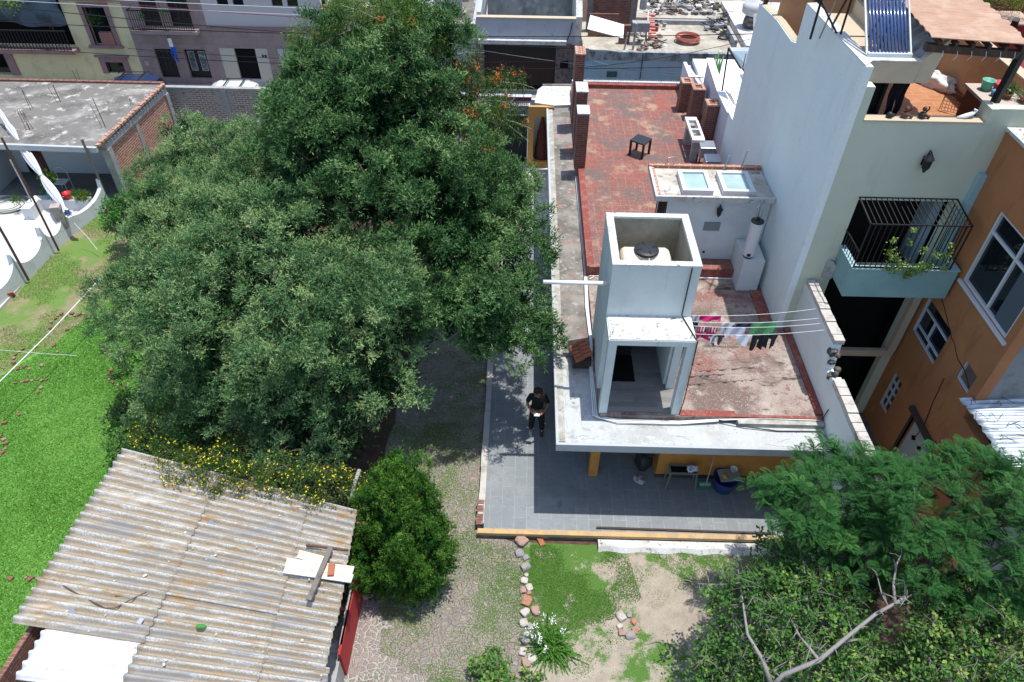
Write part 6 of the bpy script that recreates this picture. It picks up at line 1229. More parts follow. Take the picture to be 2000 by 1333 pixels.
# --- front juniper
def boughs(lobes, nb, r0=.40, r1=.80):
    """break the broad crown into separate boughs standing at different depths"""
    p, d = clump_points(lobes, nb, -.45, .25); out = []
    for i in range(nb):
        r = GR.uniform(r0, r1); c = p[i]+d[i]*GR.uniform(-.70,.18)-np.array([0,0,.10]); out.append((c[0],c[1],c[2],r,r*GR.uniform(.8,1.1),r*.62))
    return out
def tufts(bl, nt, per, rt=(.13,.27)):
    c, d = clump_points(bl, nt, -.15, .12); r = GR.uniform(rt[0], rt[1], nt)
    cc = np.repeat(c,per,0); dr = np.repeat(d,per,0); dd = unit(dr*.8+np.array([0,0,.5])+GR.normal(0,.6,(nt*per,3))); rr_ = np.repeat(r,per)
    p = cc+dd*(rr_*(1-.3*GR.random(nt*per)**2))[:,None]*np.array([1.15,1.15,.75]); return p, dd, np.repeat(GR.normal(0,.19,nt),per)
def conifer(nm, lb, base, lobes, nb, nt, per, m, tb, r0, inner, seed, cat='tree', nsp=6, nlf=6, size=.18, L0=.075, W0=.019, br=(.42,.85)):
    t = thing(nm, lb, cat, base); bl = boughs(lobes, nb, *br); p, d, tn = tufts(bl, nt, per)
    P, D, L, T = conifer_leaves(p, d, size, nsp, nlf, tb, .3, .55); T = T+np.repeat(tn, nsp*nlf); n = len(P); nrm = np.repeat(d, nsp*nlf, 0)*.9+np.array([0,0,.55])+GR.normal(0,.45,(n,3))
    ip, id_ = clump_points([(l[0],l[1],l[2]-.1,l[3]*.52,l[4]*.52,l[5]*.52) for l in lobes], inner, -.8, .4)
    iP, iD, iL, iT = conifer_leaves(ip, id_, .5, 6, 6, .0); k = len(iP)  # inner leaves get the darkest tint, painting shade into the crown gaps
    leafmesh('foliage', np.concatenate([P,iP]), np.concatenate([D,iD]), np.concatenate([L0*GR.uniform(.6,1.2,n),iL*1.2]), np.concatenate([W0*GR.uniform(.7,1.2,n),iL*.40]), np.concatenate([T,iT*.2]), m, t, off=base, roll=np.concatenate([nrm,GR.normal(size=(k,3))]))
    tr = trunkmesh(base, lobes, r0, t, BARK, 2, seed=seed); mb = MB(); r = random.Random(seed)
    for b in bl:
        if r.random() < .6:
            c = Vector(b[:3]); l = min(lobes, key=lambda q: (Vector(q[:3])-c).length); mb.tube([Vector(l[:3])-Vector((0,0,.2)), c-Vector((0,0,.25)), c+Vector((r.uniform(-.3,.3),r.uniform(-.3,.3),.15))], [.035,.022,.006], 5)
    mb.build('branches', BARK, tr); return t
A1 = [lobe(520,500,5.3,1.5),lobe(640,600,4.7,1.5),lobe(430,610,4.6,1.4),lobe(345,540,3.9,1.1),lobe(330,650,3.1,.85),lobe(560,740,3.5,1.3),lobe(700,730,3.3,1.2),lobe(450,770,2.7,1.0),lobe(660,835,2.3,.75),lobe(560,840,2.2,.8),lobe(355,450,4.3,1.0),lobe(610,440,5.3,1.2),lobe(745,640,4.0,1.0),lobe(280,560,3.2,.6),lobe(310,700,2.5,.5),lobe(770,740,2.9,.75),lobe(480,420,5.0,1.1),lobe(640,880,2.2,.5),lobe(580,870,2.3,.5),lobe(355,720,3.0,.9),lobe(790,640,3.6,.7)]
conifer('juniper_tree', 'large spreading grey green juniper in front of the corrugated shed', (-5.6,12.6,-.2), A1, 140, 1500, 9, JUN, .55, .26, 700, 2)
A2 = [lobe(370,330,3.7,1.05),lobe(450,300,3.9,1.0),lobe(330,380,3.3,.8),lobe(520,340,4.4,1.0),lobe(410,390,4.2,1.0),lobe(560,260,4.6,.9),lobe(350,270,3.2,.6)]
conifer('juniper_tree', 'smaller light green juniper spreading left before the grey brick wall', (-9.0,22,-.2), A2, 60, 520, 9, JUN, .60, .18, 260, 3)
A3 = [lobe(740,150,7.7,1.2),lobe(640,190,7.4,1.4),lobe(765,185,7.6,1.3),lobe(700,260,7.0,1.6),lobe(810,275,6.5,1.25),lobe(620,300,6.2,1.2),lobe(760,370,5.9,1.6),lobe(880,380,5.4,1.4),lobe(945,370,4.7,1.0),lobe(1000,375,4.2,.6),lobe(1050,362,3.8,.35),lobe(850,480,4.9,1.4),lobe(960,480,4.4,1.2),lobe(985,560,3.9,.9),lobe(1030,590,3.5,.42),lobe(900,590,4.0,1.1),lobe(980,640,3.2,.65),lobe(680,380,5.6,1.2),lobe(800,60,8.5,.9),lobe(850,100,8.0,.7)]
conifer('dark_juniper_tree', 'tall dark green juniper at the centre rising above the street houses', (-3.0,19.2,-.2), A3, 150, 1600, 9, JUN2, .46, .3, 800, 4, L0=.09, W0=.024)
# --- silky oak with orange flowers
def drooping(nm, lb, base, lobes, ncl, m, tb, r0, flowers, seed, size=.30):
    t = thing(nm, lb, 'tree', base); p, d = clump_points(lobes, ncl, -.6, .35); n = len(p); nl = 60
    P = np.repeat(p, nl, 0)+GR.normal(0,1,(n*nl,3))*size*.42; D = unit(np.repeat(d,nl,0)*.5+GR.normal(0,1,(n*nl,3))*.7+np.array([0,0,-.35]))
    T = np.repeat(np.clip(tb+GR.normal(0,.15,n),0,1),nl)+GR.normal(0,.08,n*nl); leafmesh('foliage', P, D, GR.uniform(.08,.17,n*nl), GR.uniform(.012,.028,n*nl), T, m, t, droop=.25, off=base)
    k = GR.choice(n, flowers, replace=False); fp = np.repeat(p[k]+d[k]*.12, 26, 0)+GR.normal(0,.05,(flowers*26,3))
    leafmesh('flowers', fp, GR.normal(size=fp.shape)+np.array([0,0,.8]), .06, .028, .5, FLW, t, off=base)
    tr = trunkmesh(base, lobes, r0, t, BARK, 3, seed=seed)
    r = random.Random(seed); mb = MB()
    for q in range(40):
        i = r.randrange(n); e = Vector(p[i]+d[i]*.35); s = Vector(p[i]-d[i]*.9); mb.tube([s, s.lerp(e,.6)+Vector((r.uniform(-.1,.1),0,.06)), e], [.025,.015,.005], 5)
    mb.build('twigs', mat('grey_twig', (.30,.28,.25)), t); return t
A4 = [lobe(925,200,6.3,.95),lobe(900,280,6.3,.85),lobe(975,235,5.7,.65),lobe(995,165,5.6,.45),lobe(925,330,5.8,.6),lobe(870,170,7.0,.75),lobe(880,110,7.4,.6)]
drooping('orange_flowered_tree', 'tree with orange flower clusters and grey twigs near the street gate', (-1.7,21.0,-.2), A4, 300, OAK, .50, .14, 90, 5)
A5 = [lobe(640,90,8.0,.8),lobe(600,130,7.2,.7),lobe(700,55,8.6,.85),lobe(760,45,8.8,.8),lobe(585,185,6.6,.5),lobe(670,25,8.5,.5),lobe(820,60,8.7,.6)]
drooping('light_green_tree', 'bright green drooping tree behind the tall juniper at the top', (-5.4,23.4,-.2), A5, 300, leafmat('fresh_foliage', (.03,.08,.02), (.09,.17,.035), (.25,.32,.08), trans=.3), .58, .16, 14, 6)
# --- round green cypress
t = thing('round_cypress', 'rounded bright green cypress bush beside the red planter wall', 'bush', (-2.3,8.6,-.2))
cl_ = [(-2.42,8.45,.95,1.0,.9,1.15),(-2.38,8.65,1.9,.76,.68,1.05),(-2.36,8.75,2.65,.40,.38,.75),(-2.85,8.2,.85,.65,.55,.85),(-1.95,8.25,.9,.65,.6,.9)]
q_, e_ = clump_points(cl_, 150, -.8, .10); pl_ = []
for i in range(150):
    r_ = GR.uniform(.11,.21); c_ = q_[i]+e_[i]*GR.uniform(-.10,.10); pl_.append((c_[0],c_[1],c_[2],r_,r_,GR.uniform(.30,.52)))
p, d = clump_points(pl_, 2200, -.3, .10); d2 = unit(d*.45+np.array([0,0,1.1])); P, D, L, T = conifer_leaves(p, d2, .15, 8, 7, .5, .8, .30); T = T+np.repeat(GR.normal(0,.12,2200),56)
ip, id_ = clump_points([(a,b,c,x*.75,y*.75,z*.8) for a,b,c,x,y,z in cl_], 350, -.9, .4); iP, iD, iL, iT = conifer_leaves(ip, id_, .4, 6, 6, .0); L = L*1.5  # core leaves coloured dark to paint the shade inside the bush
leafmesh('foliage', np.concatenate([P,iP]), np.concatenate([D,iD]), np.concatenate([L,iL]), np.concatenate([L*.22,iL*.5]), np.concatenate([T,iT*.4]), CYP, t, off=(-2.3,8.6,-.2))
MB().tube([(-2.3,8.6,-.3),(-2.3,8.65,1.0),(-2.3,8.8,2.8)], [.12,.09,.02], 8).build('trunk', BARK, t, smooth=True)
# --- jacaranda (fern like fronds in rosettes)
def feathery(nm, lb, base, lobes, nros, m, tb, r0, seed, fl=.50, nf=11):
    t = thing(nm, lb, 'tree', base); p, d = clump_points(lobes, nros, -.25, .6); n = len(p); np_ = 13
    az = GR.uniform(0,2*np.pi,(n,nf)); el = GR.uniform(-.1,1.15,(n,nf)); ax = unit(d*.5+np.array([0,0,.8]))
    h = np.stack([np.cos(az)*np.cos(el),np.sin(az)*np.cos(el),np.sin(el)],-1)+ax[:,None,:]*.25; h = unit(h); fL = fl*GR.uniform(.65,1.1,(n,nf))
    s = (np.arange(np_)+1.2)/(np_+.5)
    pos = p[:,None,None,:]+h[:,:,None,:]*(fL[:,:,None]*s)[...,None]; pos[...,2] -= (fL[:,:,None]*.45*s**2)
    side = unit(np.cross(h, np.array([0,0,1.]))); tl = (fL[:,:,None]*.21*np.sin(np.pi*(.12+.8*s))**.7)
    tt = np.clip(tb+GR.normal(0,.14,n),0,1)[:,None,None]+GR.normal(0,.06,(n,nf,1))+.2*(s-.5)
    PP, DD, LL, TT = [], [], [], []
    for sg in (-1,1):
        dd = unit(side[:,:,None,:]*sg+h[:,:,None,:]*.45+np.array([0,0,-.12])); dd = np.broadcast_to(dd, pos.shape)
        PP.append(pos.reshape(-1,3)); DD.append(dd.reshape(-1,3)); LL.append(tl.ravel()); TT.append(np.broadcast_to(tt, tl.shape).ravel())
    P = np.concatenate(PP); D = np.concatenate(DD); L = np.concatenate(LL); T = np.concatenate(TT)
    leafmesh('foliage', P, D, L, .015, T, m, t, off=base, roll=np.tile(np.array([[.05,.03,1.]]),(len(P),1))+GR.normal(0,.25,(len(P),3)))
    mb = MB(); r = random.Random(seed)
    for i in range(0, n): 
        if r.random() < .5: e = Vector(p[i]); s_ = Vector(p[i]-d[i]*.8-np.array([0,0,.3])); mb.tube([s_,e],[.02,.008],5)
    mb.build('twigs', BARK, t); trunkmesh(base, lobes, r0, t, mat('pale_bark', (.22,.19,.16), [((.12,.10,.08),7,.5,.7)]), 2, seed=seed); return t
A6 = [lobe(1560,990,3.3,.75),lobe(1620,930,3.2,.65),lobe(1700,960,3.4,.8),lobe(1790,990,3.9,.9),lobe(1880,960,4.0,.85),lobe(1960,1000,4.2,.9),lobe(1700,1080,3.0,.8),lobe(1820,1100,3.4,.9),lobe(1920,1110,3.6,.9),lobe(1600,1050,2.6,.6),lobe(1730,930,3.0,.45),lobe(1870,905,4.0,.4),lobe(2010,1120,3.4,.8),lobe(1530,1000,3.0,.45),lobe(1985,950,4.0,.5),lobe(1725,1125,2.2,.6),lobe(1690,1150,1.6,.5)]
feathery('feathery_tree', 'large tree with feathery fern like leaves beside the boundary wall', (8.2,8.6,-.4), A6, 430, JAC, .42, .16, 8, .42, 11)
# --- deciduous scrub trees with broad leaves and bare limbs
def scrub(nm, lb, base, lobes, ncl, seed, limbs=(), tb=.5, nl=26, size=.22, cat='tree', m=SCR):
    t = thing(nm, lb, cat, base); p, d = clump_points(lobes, ncl, -.6, .75); n = len(p)
    tw_ = unit(GR.normal(size=(n,3))+d*.6); P = np.repeat(p, nl, 0)+np.repeat(tw_,nl,0)*GR.uniform(-1,1,(n*nl,1))*size*1.25+GR.normal(0,1,(n*nl,3))*size*.28; D = unit(np.repeat(d,nl,0)*.4+GR.normal(0,1,(n*nl,3))+np.array([0,0,.2]))
    T = np.repeat(np.clip(tb+GR.normal(0,.22,n),0,1)**1.3,nl)+GR.normal(0,.1,n*nl); leafmesh('foliage', P, D, GR.uniform(.05,.11,n*nl), GR.uniform(.035,.07,n*nl), T, m, t, off=base, roll=GR.normal(0,.5,(n*nl,3))+np.array([0,0,1.]))
    r = random.Random(seed); GB = mat('pale_grey_bark', (.25,.23,.215), [((.2,.18,.17),9,.5,.7)], bump=.5); mb = MB()
    for i in range(n):
        if r.random() < .75:
            e = Vector(p[i]+d[i]*r.uniform(.05,.22)); s_ = Vector(p[i]-d[i]*r.uniform(.3,.7)-np.array([r.uniform(-.2,.2),r.uniform(-.2,.2),.2])); tv = Vector(tw_[i])*size*1.3; c_ = Vector(p[i]); mb.tube([s_, c_-tv*.6, c_, c_+tv], [.012,.009,.007,.003], 4)
            tv2 = Vector((r.uniform(-1,1),r.uniform(-1,1),r.uniform(.1,.8)))*size*1.6; mb.tube([c_, c_+tv2*.5+Vector((0,0,.03)), c_+tv2], [.007,.005,.002], 4)
    if len(mb.v): mb.build('twigs', mat('brown_grey_twig', (.22,.19,.17)), t)
    if lobes and base is not None: trunkmesh(base, lobes, .09, t, GB, 2, seed=seed)
    if limbs:
        mb = MB()
        for pts, r0, r1 in limbs:
            k = len(pts); W = [at(*q[:2], z=q[2]) for q in pts]; mb.tube(W, [r0+(r1-r0)*i/(k-1) for i in range(k)], 8)
            for i in range(k-1):
                for _ in range(2):
                    s_ = W[i].lerp(W[i+1], r.random()); v = Vector((r.uniform(-.4,.4),r.uniform(-.3,.4),r.uniform(.05,.35)))*r.uniform(.5,1); mb.tube([s_, s_+v*.5+Vector((0,0,.04)), s_+v], [.014,.009,.003], 4)
        mb.build('bare_limb', GB, t, smooth=True)
    return t
A7 = [lobe(1480,1180,2.1,.75),lobe(1570,1120,2.3,.65),lobe(1620,1200,2.3,.7),lobe(1560,1260,2.0,.7),lobe(1450,1290,1.4,.7),lobe(1400,1330,1.0,.55),lobe(1660,1290,2.0,.6),lobe(1520,1080,1.9,.4),lobe(1660,1370,1.7,.6)]
limbs = [([(1500,1350,2.3),(1530,1318,2.6),(1600,1290,2.9),(1660,1240,3.1),(1710,1200,3.3),(1750,1178,3.4),(1768,1165,3.5)],.045,.022),([(1748,1178,3.4),(1745,1140,3.5),(1752,1100,3.6),(1762,1080,3.7)],.03,.008),([(1735,1185,3.3),(1722,1160,3.4),(1712,1120,3.5)],.02,.006),([(1755,1178,3.4),(1780,1162,3.5)],.025,.008),
         ([(1505,1333,2.2),(1490,1290,2.4),(1460,1240,2.5),(1450,1170,2.4),(1440,1100,2.3)],.045,.008),([(1450,1140,2.4),(1400,1142,2.2),(1350,1140,2.1)],.02,.005),([(1390,1142,2.2),(1375,1165,2.1),(1368,1178,2.1)],.012,.004),([(1600,1290,2.9),(1560,1240,2.7),(1540,1200,2.6)],.03,.008),([(1640,1255,3.0),(1675,1250,3.0)],.025,.01),([(1572,1120,2.7),(1566,1080,2.6),(1563,1060,2.6)],.015,.005),([(1575,1090,2.6),(1600,1068,2.6)],.01,.004)]
scrub('scrub_tree', 'scrubby small leaved tree with long bare pale branch at the bottom', (4.6,5.0,-.2), A7, 640, 11, limbs, .46, 30, .2)
A8 = [lobe(1860,1190,2.9,.65),lobe(1940,1240,3.0,.75),lobe(1850,1280,2.6,.7),lobe(1990,1300,2.8,.7),lobe(1900,1350,2.4,.7),lobe(2010,1210,3.0,.5),lobe(1800,1330,2.2,.5)]
limbs = [([(1896,1400,1.8),(1898,1280,2.8),(1905,1200,3.2),(1895,1150,3.4)],.045,.008),([(1898,1260,2.9),(1870,1190,3.1)],.015,.005),([(1900,1230,3.0),(1935,1170,3.2)],.015,.005)]
scrub('scrub_tree', 'yellow green broad leaved tree in the bottom right corner', (7.3,4.4,-.2), A8, 520, 12, limbs, .60, 30, .2)
scrub('vine_bush', 'bright green leafy bush at the bottom edge beside the cobbled path', tuple(at(965,1330,z=-.2)), [(lambda q: (q.x,q.y,q.z,.36,.34,.3))(at(960,1310,z=.05)), (lambda q: (q.x,q.y,q.z,.28,.3,.2))(at(985,1345,z=.0)), (lambda q: (q.x,q.y,q.z,.2,.2,.12))(at(1040,1325,z=-.08))], 75, 13, (), .72, 26, .13, 'bush')
scrub('leafy_sapling', 'bright green leafy sapling left of the junipers near the white wall', tuple(at(248,450,z=-.2)), [lobe(243,408,1.6,.62),lobe(262,430,1.0,.5),lobe(225,440,.7,.35)], 170, 14, (), .5, 26, .16, 'bush', leafmat('sapling_foliage', (.03,.12,.02), (.06,.24,.03), (.12,.34,.05), trans=.3))
# --- undergrowth left of the shed and yellow flowering vine
t = scrub('undergrowth_shrub', 'tangled green undergrowth between lawn and the large juniper', tuple(at(290,850,z=-.2)), [lobe(290,850,.5,.7),lobe(350,860,.7,.6),lobe(250,800,.3,.5),lobe(240,880,.2,.35),lobe(400,860,1,.6)], 330, 15, (), .42, 30, .18, 'bush')
t = thing('flowering_vine', 'sprawling vine with many small yellow flowers covering the shed roof edge', 'vine', tuple(at(450,930,z=2.3)))
off = tuple(t.location); lb_ = [lobe(360,915,2.5,.40),lobe(420,925,2.5,.42),lobe(480,935,2.5,.40),lobe(540,945,2.45,.36),lobe(600,945,2.5,.40),lobe(655,950,2.45,.42),lobe(330,890,2.3,.40),lobe(420,960,2.4,.16,1,1,.5),lobe(620,980,2.4,.14,1,1,.5),lobe(300,850,1.6,.45),lobe(540,915,2.5,.4),lobe(450,880,2.4,.4),lobe(700,960,2.0,.3),lobe(350,810,1.8,.4)]
p, d = clump_points(lb_, 800, -.5, .4); nl = 24; P = np.repeat(p,nl,0)+GR.normal(0,.07,(len(p)*nl,3)); T = np.repeat(.45+GR.normal(0,.15,len(p)),nl)
leafmesh('foliage', P, GR.normal(size=P.shape)+np.array([0,0,.4]), GR.uniform(.03,.06,len(P)), GR.uniform(.015,.03,len(P)), T, leafmat('vine_foliage', (.03,.07,.02), (.07,.14,.03), (.13,.2,.04)), t, off=off)
k = GR.choice(len(p), 760); fp = p[k]+d[k]*.07+GR.normal(0,.06,(len(k),3)); fp = np.repeat(fp,4,0); leafmesh('flowers', fp, GR.normal(size=fp.shape)*np.array([1,1,.3])+np.array([0,0,.3]), GR.uniform(.022,.036,len(fp)), .022, .5, YFL, t, off=off)
r = random.Random(3); mb = MB()
for i in range(220):
    a = Vector(p[r.randrange(len(p))]); e = a+Vector((r.uniform(-.4,.4),r.uniform(-.3,.3),r.uniform(-.1,.12))); mb.tube([a,a.lerp(e,.5)+Vector((0,0,.05)),e],.004,3)
mb.build('stems', mat('vine_stem', (.16,.13,.09)), t)
o = MB().tube([at(702,918,z=2.45),at(694,940,z=2.4),at(686,975,z=2.35)], .045, 8).build('white_pipe_piece', CONC, smooth=True); tag(o, 'pale grey pipe sticking out of the vine at the shed roof corner', 'pipe')
# --- strap leaf plant with white flowers
b0 = at(1075,1262,z=-.2); t = thing('lily_plant', 'clump of strap leaves with white flowers beside the stone border', 'plant', tuple(b0))
n = 300; az = GR.uniform(0,2*np.pi,n); L0 = GR.uniform(.35,.72,n); el = GR.uniform(.25,1.35,n); ns = 7; PP=[];DD=[];LL=[];TT=[]
bx_ = np.stack([b0.x+GR.normal(0,.10,n), b0.y+GR.normal(0,.09,n), np.full(n,-.2)],1); h = np.stack([np.cos(az)*np.cos(el),np.sin(az)*np.cos(el),np.sin(el)],1)
for k in range(ns):
    s0, s1 = k/ns, (k+1.25)/ns; a = bx_+h*(L0*s0)[:,None]; a[:,2] -= .45*L0*s0**2; e = bx_+h*(L0*s1)[:,None]; e[:,2] -= .45*L0*s1**2
    a[:,2] = np.maximum(a[:,2],-.17); e[:,2] = np.maximum(e[:,2],-.18); PP.append(a); DD.append(e-a); LL.append(np.linalg.norm(e-a,axis=1)); TT.append(.35+.3*GR.random(n)+.1*s0)
P=np.concatenate(PP);D=np.concatenate(DD);L=np.concatenate(LL);T=np.concatenate(TT)
leafmesh('leaves', P, D, L*1.1, .030, T, leafmat('strap_leaf', (.03,.09,.015), (.075,.20,.03), (.19,.33,.07), trans=.3), t, off=tuple(b0), roll=np.tile([[.1,.1,1.]],(len(P),1))+GR.normal(0,.3,P.shape))
mb = MB(); WF = mat('white_petals', (.78,.78,.74)); fl = []
for (px, py) in ((1036,1228),(1046,1222),(1030,1238),(1052,1240),(1042,1246),(1055,1250),(1062,1205),(1078,1212),(1064,1270),(1082,1206),(1100,1232)):
    q = at(px,py,z=.32); mb.tube([(b0.x+(q.x-b0.x)*.3,b0.y+(q.y-b0.y)*.3,-.15), tuple(q)], .006, 4); fl.append(tuple(q))
mb.build('flower_stalk', mat('green_stalk', (.06,.14,.03)), t); fp = np.repeat(np.array(fl),22,0)+GR.normal(0,.028,(len(fl)*22,3)); leafmesh('flowers', fp, GR.normal(size=fp.shape)+np.array([0,0,.6]), .05, .022, .5, WF, t, off=tuple(b0))
# --- pots' leaves
PM = {'g': leafmat('pot_green', (.03,.09,.02), (.08,.2,.04)), 'y': leafmat('pot_lime', (.10,.22,.02), (.3,.42,.07)), 's': leafmat('pot_pale', (.08,.14,.05), (.32,.40,.20)), 'f': leafmat('pot_fern', (.04,.10,.02), (.13,.22,.04)), 'b': leafmat('pot_broad', (.08,.2,.03), (.3,.42,.08)), 'r': leafmat('pot_red', (.04,.02,.015), (.12,.06,.03)), 'd': leafmat('pot_dark', (.012,.03,.012), (.03,.07,.02))}
for (x, y, z, rr_, n, par, k) in FP:
    d = unit(GR.normal(size=(n,3))*np.array([1,1,.8])+np.array([0,0,.35])); P = np.array([x,y,z])+d*rr_*GR.uniform(.1,.95,(n,1)); 
    L, Wd = {'g':(.05,.03),'y':(.09,.012),'s':(.14,.014),'f':(.13,.016),'b':(.17,.12),'r':(.07,.04),'d':(.07,.03)}[k]
    if k in 'sf': P = np.array([x,y,z-rr_*.5])+d*rr_*GR.uniform(.0,.7,(n,1))
    leafmesh('foliage', P, d+GR.normal(0,.3,(n,3)), L, Wd, GR.random(n), PM[k], par, off=tuple(par.location))
# balcony trailing plants
t = thing('trailing_plant', 'light green trailing plant hanging over the teal balcony edge', 'plant', (8.9,13.2,5.2)); PP = []
for (px, py, s_, n) in ((1745,505,.16,90),(1760,520,.22,160),(1775,535,.2,150),(1790,525,.18,120),(1735,525,.14,70),(1805,525,.15,90),(1740,490,.10,45),(1745,470,.09,40),(1775,475,.08,35),(1785,450,.08,35),(1805,490,.1,45),(1828,500,.1,40),(1850,500,.14,70),(1845,525,.09,40),(1858,480,.08,30),(1815,520,.14,60)):
    q = at(px,py,y=13.12); PP.append(np.array([q.x,q.y,q.z])+GR.normal(0,1,(n,3))*np.array([s_,.05,s_])*.42)
P = np.concatenate(PP); leafmesh('foliage', P, GR.normal(size=P.shape)+np.array([0,-.4,.2]), .055, .04, GR.random(len(P)), leafmat('trailing_green', (.07,.16,.03), (.25,.38,.09), (.42,.5,.2), trans=.3), t, off=tuple(t.location))
# far greenery behind the yard and top-left leaves
t = scrub('far_bush', 'dark green bushy trees behind the junk yard cistern', (10.5,45,2), [(8.6,44.5,3.2,1.4,1,1.2),(10.3,44.5,3.4,1.5,1.2,1.3),(12.2,43,3.2,1.5,1.2,1.2),(13.5,41,3.0,1.2,1,1.0)], 420, 16, (), .4, 30, .3, 'trees')
t = thing('street_vine', 'yellow green plant at the top left corner above the shade net', 'plant', (-25,34.5,3.5)); q = at(12,3,y=34.2); P = np.array([q.x,q.y,q.z+.1])+GR.normal(0,.3,(500,3))*np.array([1,.4,.8]); leafmesh('foliage', P, GR.normal(size=P.shape), .11, .05, GR.random(500), PM['y'], t, off=tuple(t.location))
# --- lawn leaves (uncountable)
def inpoly(x, y, poly):
    c = np.zeros(len(x), bool); n = len(poly)
    for i in range(n):
        x1, y1 = poly[i]; x2, y2 = poly[(i+1)%n]; m_ = ((y1 > y) != (y2 > y)) & (x < (x2-x1)*(y-y1)/(y2-y1+1e-12)+x1); c ^= m_
    return c
def turf(nm, poly, n, L, Wd, m, thr=None, z=-.19, lbl=None):
    xs = [q[0] for q in poly]; ys = [q[1] for q in poly]; x = GR.uniform(min(xs),max(xs),n); y = GR.uniform(min(ys),max(ys),n); k = inpoly(x,y,poly)
    f = np.sin(x*1.3+2*np.sin(y*.9))+np.sin(y*1.7+1.3*np.sin(x*1.1))+.6*np.sin(x*4.1+y*3.3)+.5*np.sin(y*6.3-x*5.1)+GR.normal(0,.35,n)
    if thr is not None: k &= f > thr
    x, y, f = x[k], y[k], f[k]; P = np.stack([x,y,np.full(len(x),z)],1); D = GR.normal(0,1,(len(x),3)); D[:,2] = np.abs(D[:,2])*.35+.25
    return leafmesh(nm, P, D, L*GR.uniform(.6,1.3,len(x)), Wd, np.clip(.45+.12*f+GR.normal(0,.16,len(x)),0,1), m, kind='stuff', roll=GR.normal(0,.45,(len(x),3))+np.array([0,0,1.]))
turf('lawn_grass', [(-17,7),(-15.9,13.2),(-15.3,13.9),(-14.2,15.6),(-13.9,16.4),(-13.2,17.9),(-12,18.3),(-9.6,17),(-9.2,12),(-9.2,3),(-17,3)], 330000, .05, .026, leafmat('clover_leaf', (.09,.23,.03), (.15,.34,.06), (.24,.43,.10), trans=.3))
turf('dry_grass_blades', [(-15.8,13.5),(-15.4,14),(-14.2,15.7),(-13.9,16.4),(-13.2,18),(-12,18.4),(-10,17.5),(-10,25),(-15.7,25),(-16.4,21),(-16.5,15)], 80000, .055, .014, leafmat('dry_blade', (.10,.18,.03), (.17,.26,.06), (.30,.30,.13)), -.4)
GL = leafmat('garden_blade', (.06,.15,.025), (.10,.22,.04), (.18,.28,.07))
turf('garden_grass', [(.3,7.2),(.4,9.3),(1.9,9.3),(2.7,9.0),(2.9,8.0),(2.2,7.5),(1.2,7.2)], 26000, .035, .012, GL, -.6)
turf('garden_grass', [(.3,3),(6,3),(6,9.3),(.3,9.3)], 60000, .035, .012, GL, 1.0)
turf('path_weeds', [(-3.2,4),(.2,4),(.3,9.2),(-.9,9.4),(-.9,13),(-2.5,13)], 60000, .035, .014, GL, .95)

# ------------------------------------------------------------------ person
def skinned(name, nodes, edges, m, parent, off, sub=2, root=0):
    me = bpy.data.meshes.new(name); me.from_pydata([tuple(Vector(p[:3])) for p in nodes], edges, []); me.materials.append(m)
    o = bpy.data.objects.new(name, me); COL.objects.link(o); o.parent = parent
    sk = o.modifiers.new('skin', 'SKIN'); sk.use_smooth_shade = True; lay = me.skin_vertices[0] if me.skin_vertices else None
    if lay is None:
        bm = bmesh.new(); bm.from_mesh(me); bm.verts.layers.skin.verify(); bm.to_mesh(me); bm.free(); lay = me.skin_vertices[0]
    for i, p in enumerate(nodes):
        r = p[3]; lay.data[i].radius = r if isinstance(r, tuple) else (r, r); lay.data[i].use_root = (i == root)
    s = o.modifiers.new('sub', 'SUBSURF'); s.levels = sub; s.render_levels = sub
    return o
ft = at(1047,845,z=0); PX, PY = ft.x, ft.y+.02
PE = thing('person', 'person in black shirt and trousers looking down at a white remote controller', 'person', (PX,PY,0), rz=math.radians(-4))
SK = mat('skin_tone', (.30,.15,.10), rough=.6); CLB = mat('black_cotton', (.012,.012,.014), rough=.9); HAIR = mat('dark_curly_hair', (.015,.010,.008), rough=.8, bump=1, bscale=60)
nodes = [(0,0,.94,(.13,.10)),(0,-.01,1.10,(.125,.095)),(0,-.01,1.30,(.15,.10)),(0,-.02,1.42,(.13,.08)),(0,-.05,1.50,.052),(0,-.09,1.57,.07),(0,-.115,1.64,.092),(0,-.12,1.70,.07),
  (-.175,-.01,1.40,.056),(-.27,-.02,1.14,.044),(-.13,-.27,1.08,.031),(-.07,-.32,1.09,.026),
  (.175,-.01,1.40,.056),(.28,-.03,1.15,.044),(.14,-.28,1.06,.031),(.08,-.33,1.06,.026),
  (-.095,0,.86,.085),(-.13,-.01,.48,.058),(-.14,.02,.09,.040),(.095,0,.86,.085),(.13,-.02,.48,.058),(.15,.03,.09,.040),(-.14,-.06,.035,.035),(.15,-.05,.035,.035)]
edges = [(0,1),(1,2),(2,3),(3,4),(4,5),(5,6),(6,7),(3,8),(8,9),(9,10),(10,11),(3,12),(12,13),(13,14),(14,15),(0,16),(16,17),(17,18),(18,22),(0,19),(19,20),(20,21),(21,23)]
body = skinned('body', nodes, edges, SK, PE, None)
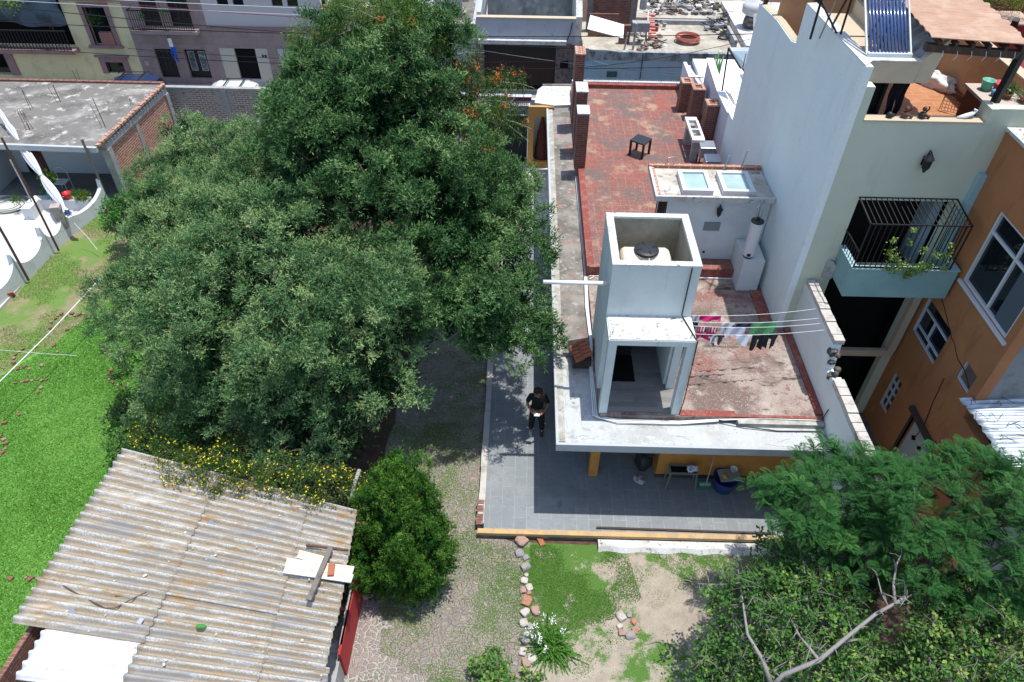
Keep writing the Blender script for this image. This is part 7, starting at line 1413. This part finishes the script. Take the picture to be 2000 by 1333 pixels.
# fingers, each its own chain, curled around the controller
mb = MB()
for sg, hx, hy, hz in ((-1,-.07,-.32,1.09),(1,.08,-.33,1.06)):
    for k in range(4):
        L = (.034,.040,.038,.030)[k]; a = Vector((hx-sg*.0, hy-.012+.0*k, hz+.020-.013*k)); mb.tube([a, a+Vector((-sg*L*.9,-.012,.004)), a+Vector((-sg*L*1.5,.004,.0)), a+Vector((-sg*L*1.5,.02,-.004))], [.009,.0085,.008,.006], 6)
    a = Vector((hx, hy+.01, hz+.02)); mb.tube([a, a+Vector((-sg*.02,-.005,.028)), a+Vector((-sg*.045,-.012,.036))], [.010,.009,.007], 6)
mb.build('fingers', SK, body, local=True, smooth=True)
mb = MB()   # face
for sg in (-1,1): mb.rock((sg*.032,-.200,1.648), .012, random.Random(1), (1,.6,1), 1, 0)
mb.build('eyes', BLACK, body, local=True)
MB().tube([(0,-.195,1.665),(0,-.222,1.625),(0,-.200,1.615)], [.008,.016,.008], 6).tube([(-.025,-.19,1.585),(0,-.198,1.583),(.025,-.19,1.585)], .006, 5).build('nose_and_mouth', SK, body, local=True, smooth=True)
for sg in (-1,1): MB().rock((sg*.093,-.11,1.635), .028, random.Random(2), (.4,.7,1.1), 2, 0).build('ear', SK, body, local=True)
nodes = [(0,.005,.92,(.175,.135)),(0,0,1.10,(.165,.13)),(0,-.005,1.30,(.185,.13)),(0,-.01,1.42,(.15,.105)),(-.18,-.01,1.405,.082),(-.265,-.02,1.19,.068),(.18,-.01,1.405,.082),(.275,-.03,1.20,.068),(0,-.03,1.465,.07)]
skinned('shirt', nodes, [(0,1),(1,2),(2,3),(3,4),(4,5),(3,6),(6,7),(3,8)], CLB, PE, None)
nodes = [(0,0,.94,(.155,.125)),(-.095,0,.84,.115),(-.13,-.01,.48,.088),(-.14,.02,.10,.072),(.095,0,.84,.115),(.13,-.02,.48,.088),(.15,.03,.10,.072)]
skinned('trousers', nodes, [(0,1),(1,2),(2,3),(0,4),(4,5),(5,6)], CLB, PE, None)
r = random.Random(5); mb = MB()
for k in range(150):
    an = r.uniform(0,6.28); el = r.uniform(-.25,1.5); v = Vector((math.cos(an)*math.cos(el),math.sin(an)*math.cos(el),math.sin(el)))
    if v.y < -.45 and v.z < .45: continue
    mb.rock(Vector((0,-.095,1.668))+Vector((v.x*.098,v.y*.108,v.z*.098)), r.uniform(.022,.034), r, (1,1,1), 1, .2)
mb.build('hair', HAIR, PE, local=True, smooth=True)
for sx, sy, m in ((-.14,-.04,mat('white_trainer', (.55,.5,.5))),(.15,-.03,mat('brown_shoe', (.10,.05,.04)))):
    MB().grid(lambda u, v, sx=sx, sy=sy: (sx+.050*math.cos(u*6.283)*(1-.25*abs(v-.45)), sy-.14+v*.28, .045+.045*math.sin(u*6.283)*(1 if v > .5 else .75)), 12, 6).box(sx-.045,sx+.045,sy-.13,sy+.13,0,.025).build('shoe', m, PE, local=True, smooth=True)
RC = thing('remote_controller', 'white handheld remote controller held by the person', 'controller', (PX,PY,0), rz=math.radians(-4))
MB().obox((.005,-.345,1.085),(.15,.09,.035),0,.5).build('controller_body', WC, RC, local=True, bevel=.012)
MB().obox((.005,-.30,1.15),(.14,.012,.075),0,-.5).build('phone', mat('phone_black', (.01,.01,.012), rough=.1), RC, local=True); MB().tube([(-.04,-.35,1.10),(-.04,-.352,1.125)],.008,6).tube([(.05,-.35,1.10),(.05,-.352,1.125)],.008,6).build('stick', BLKPL, RC, local=True)
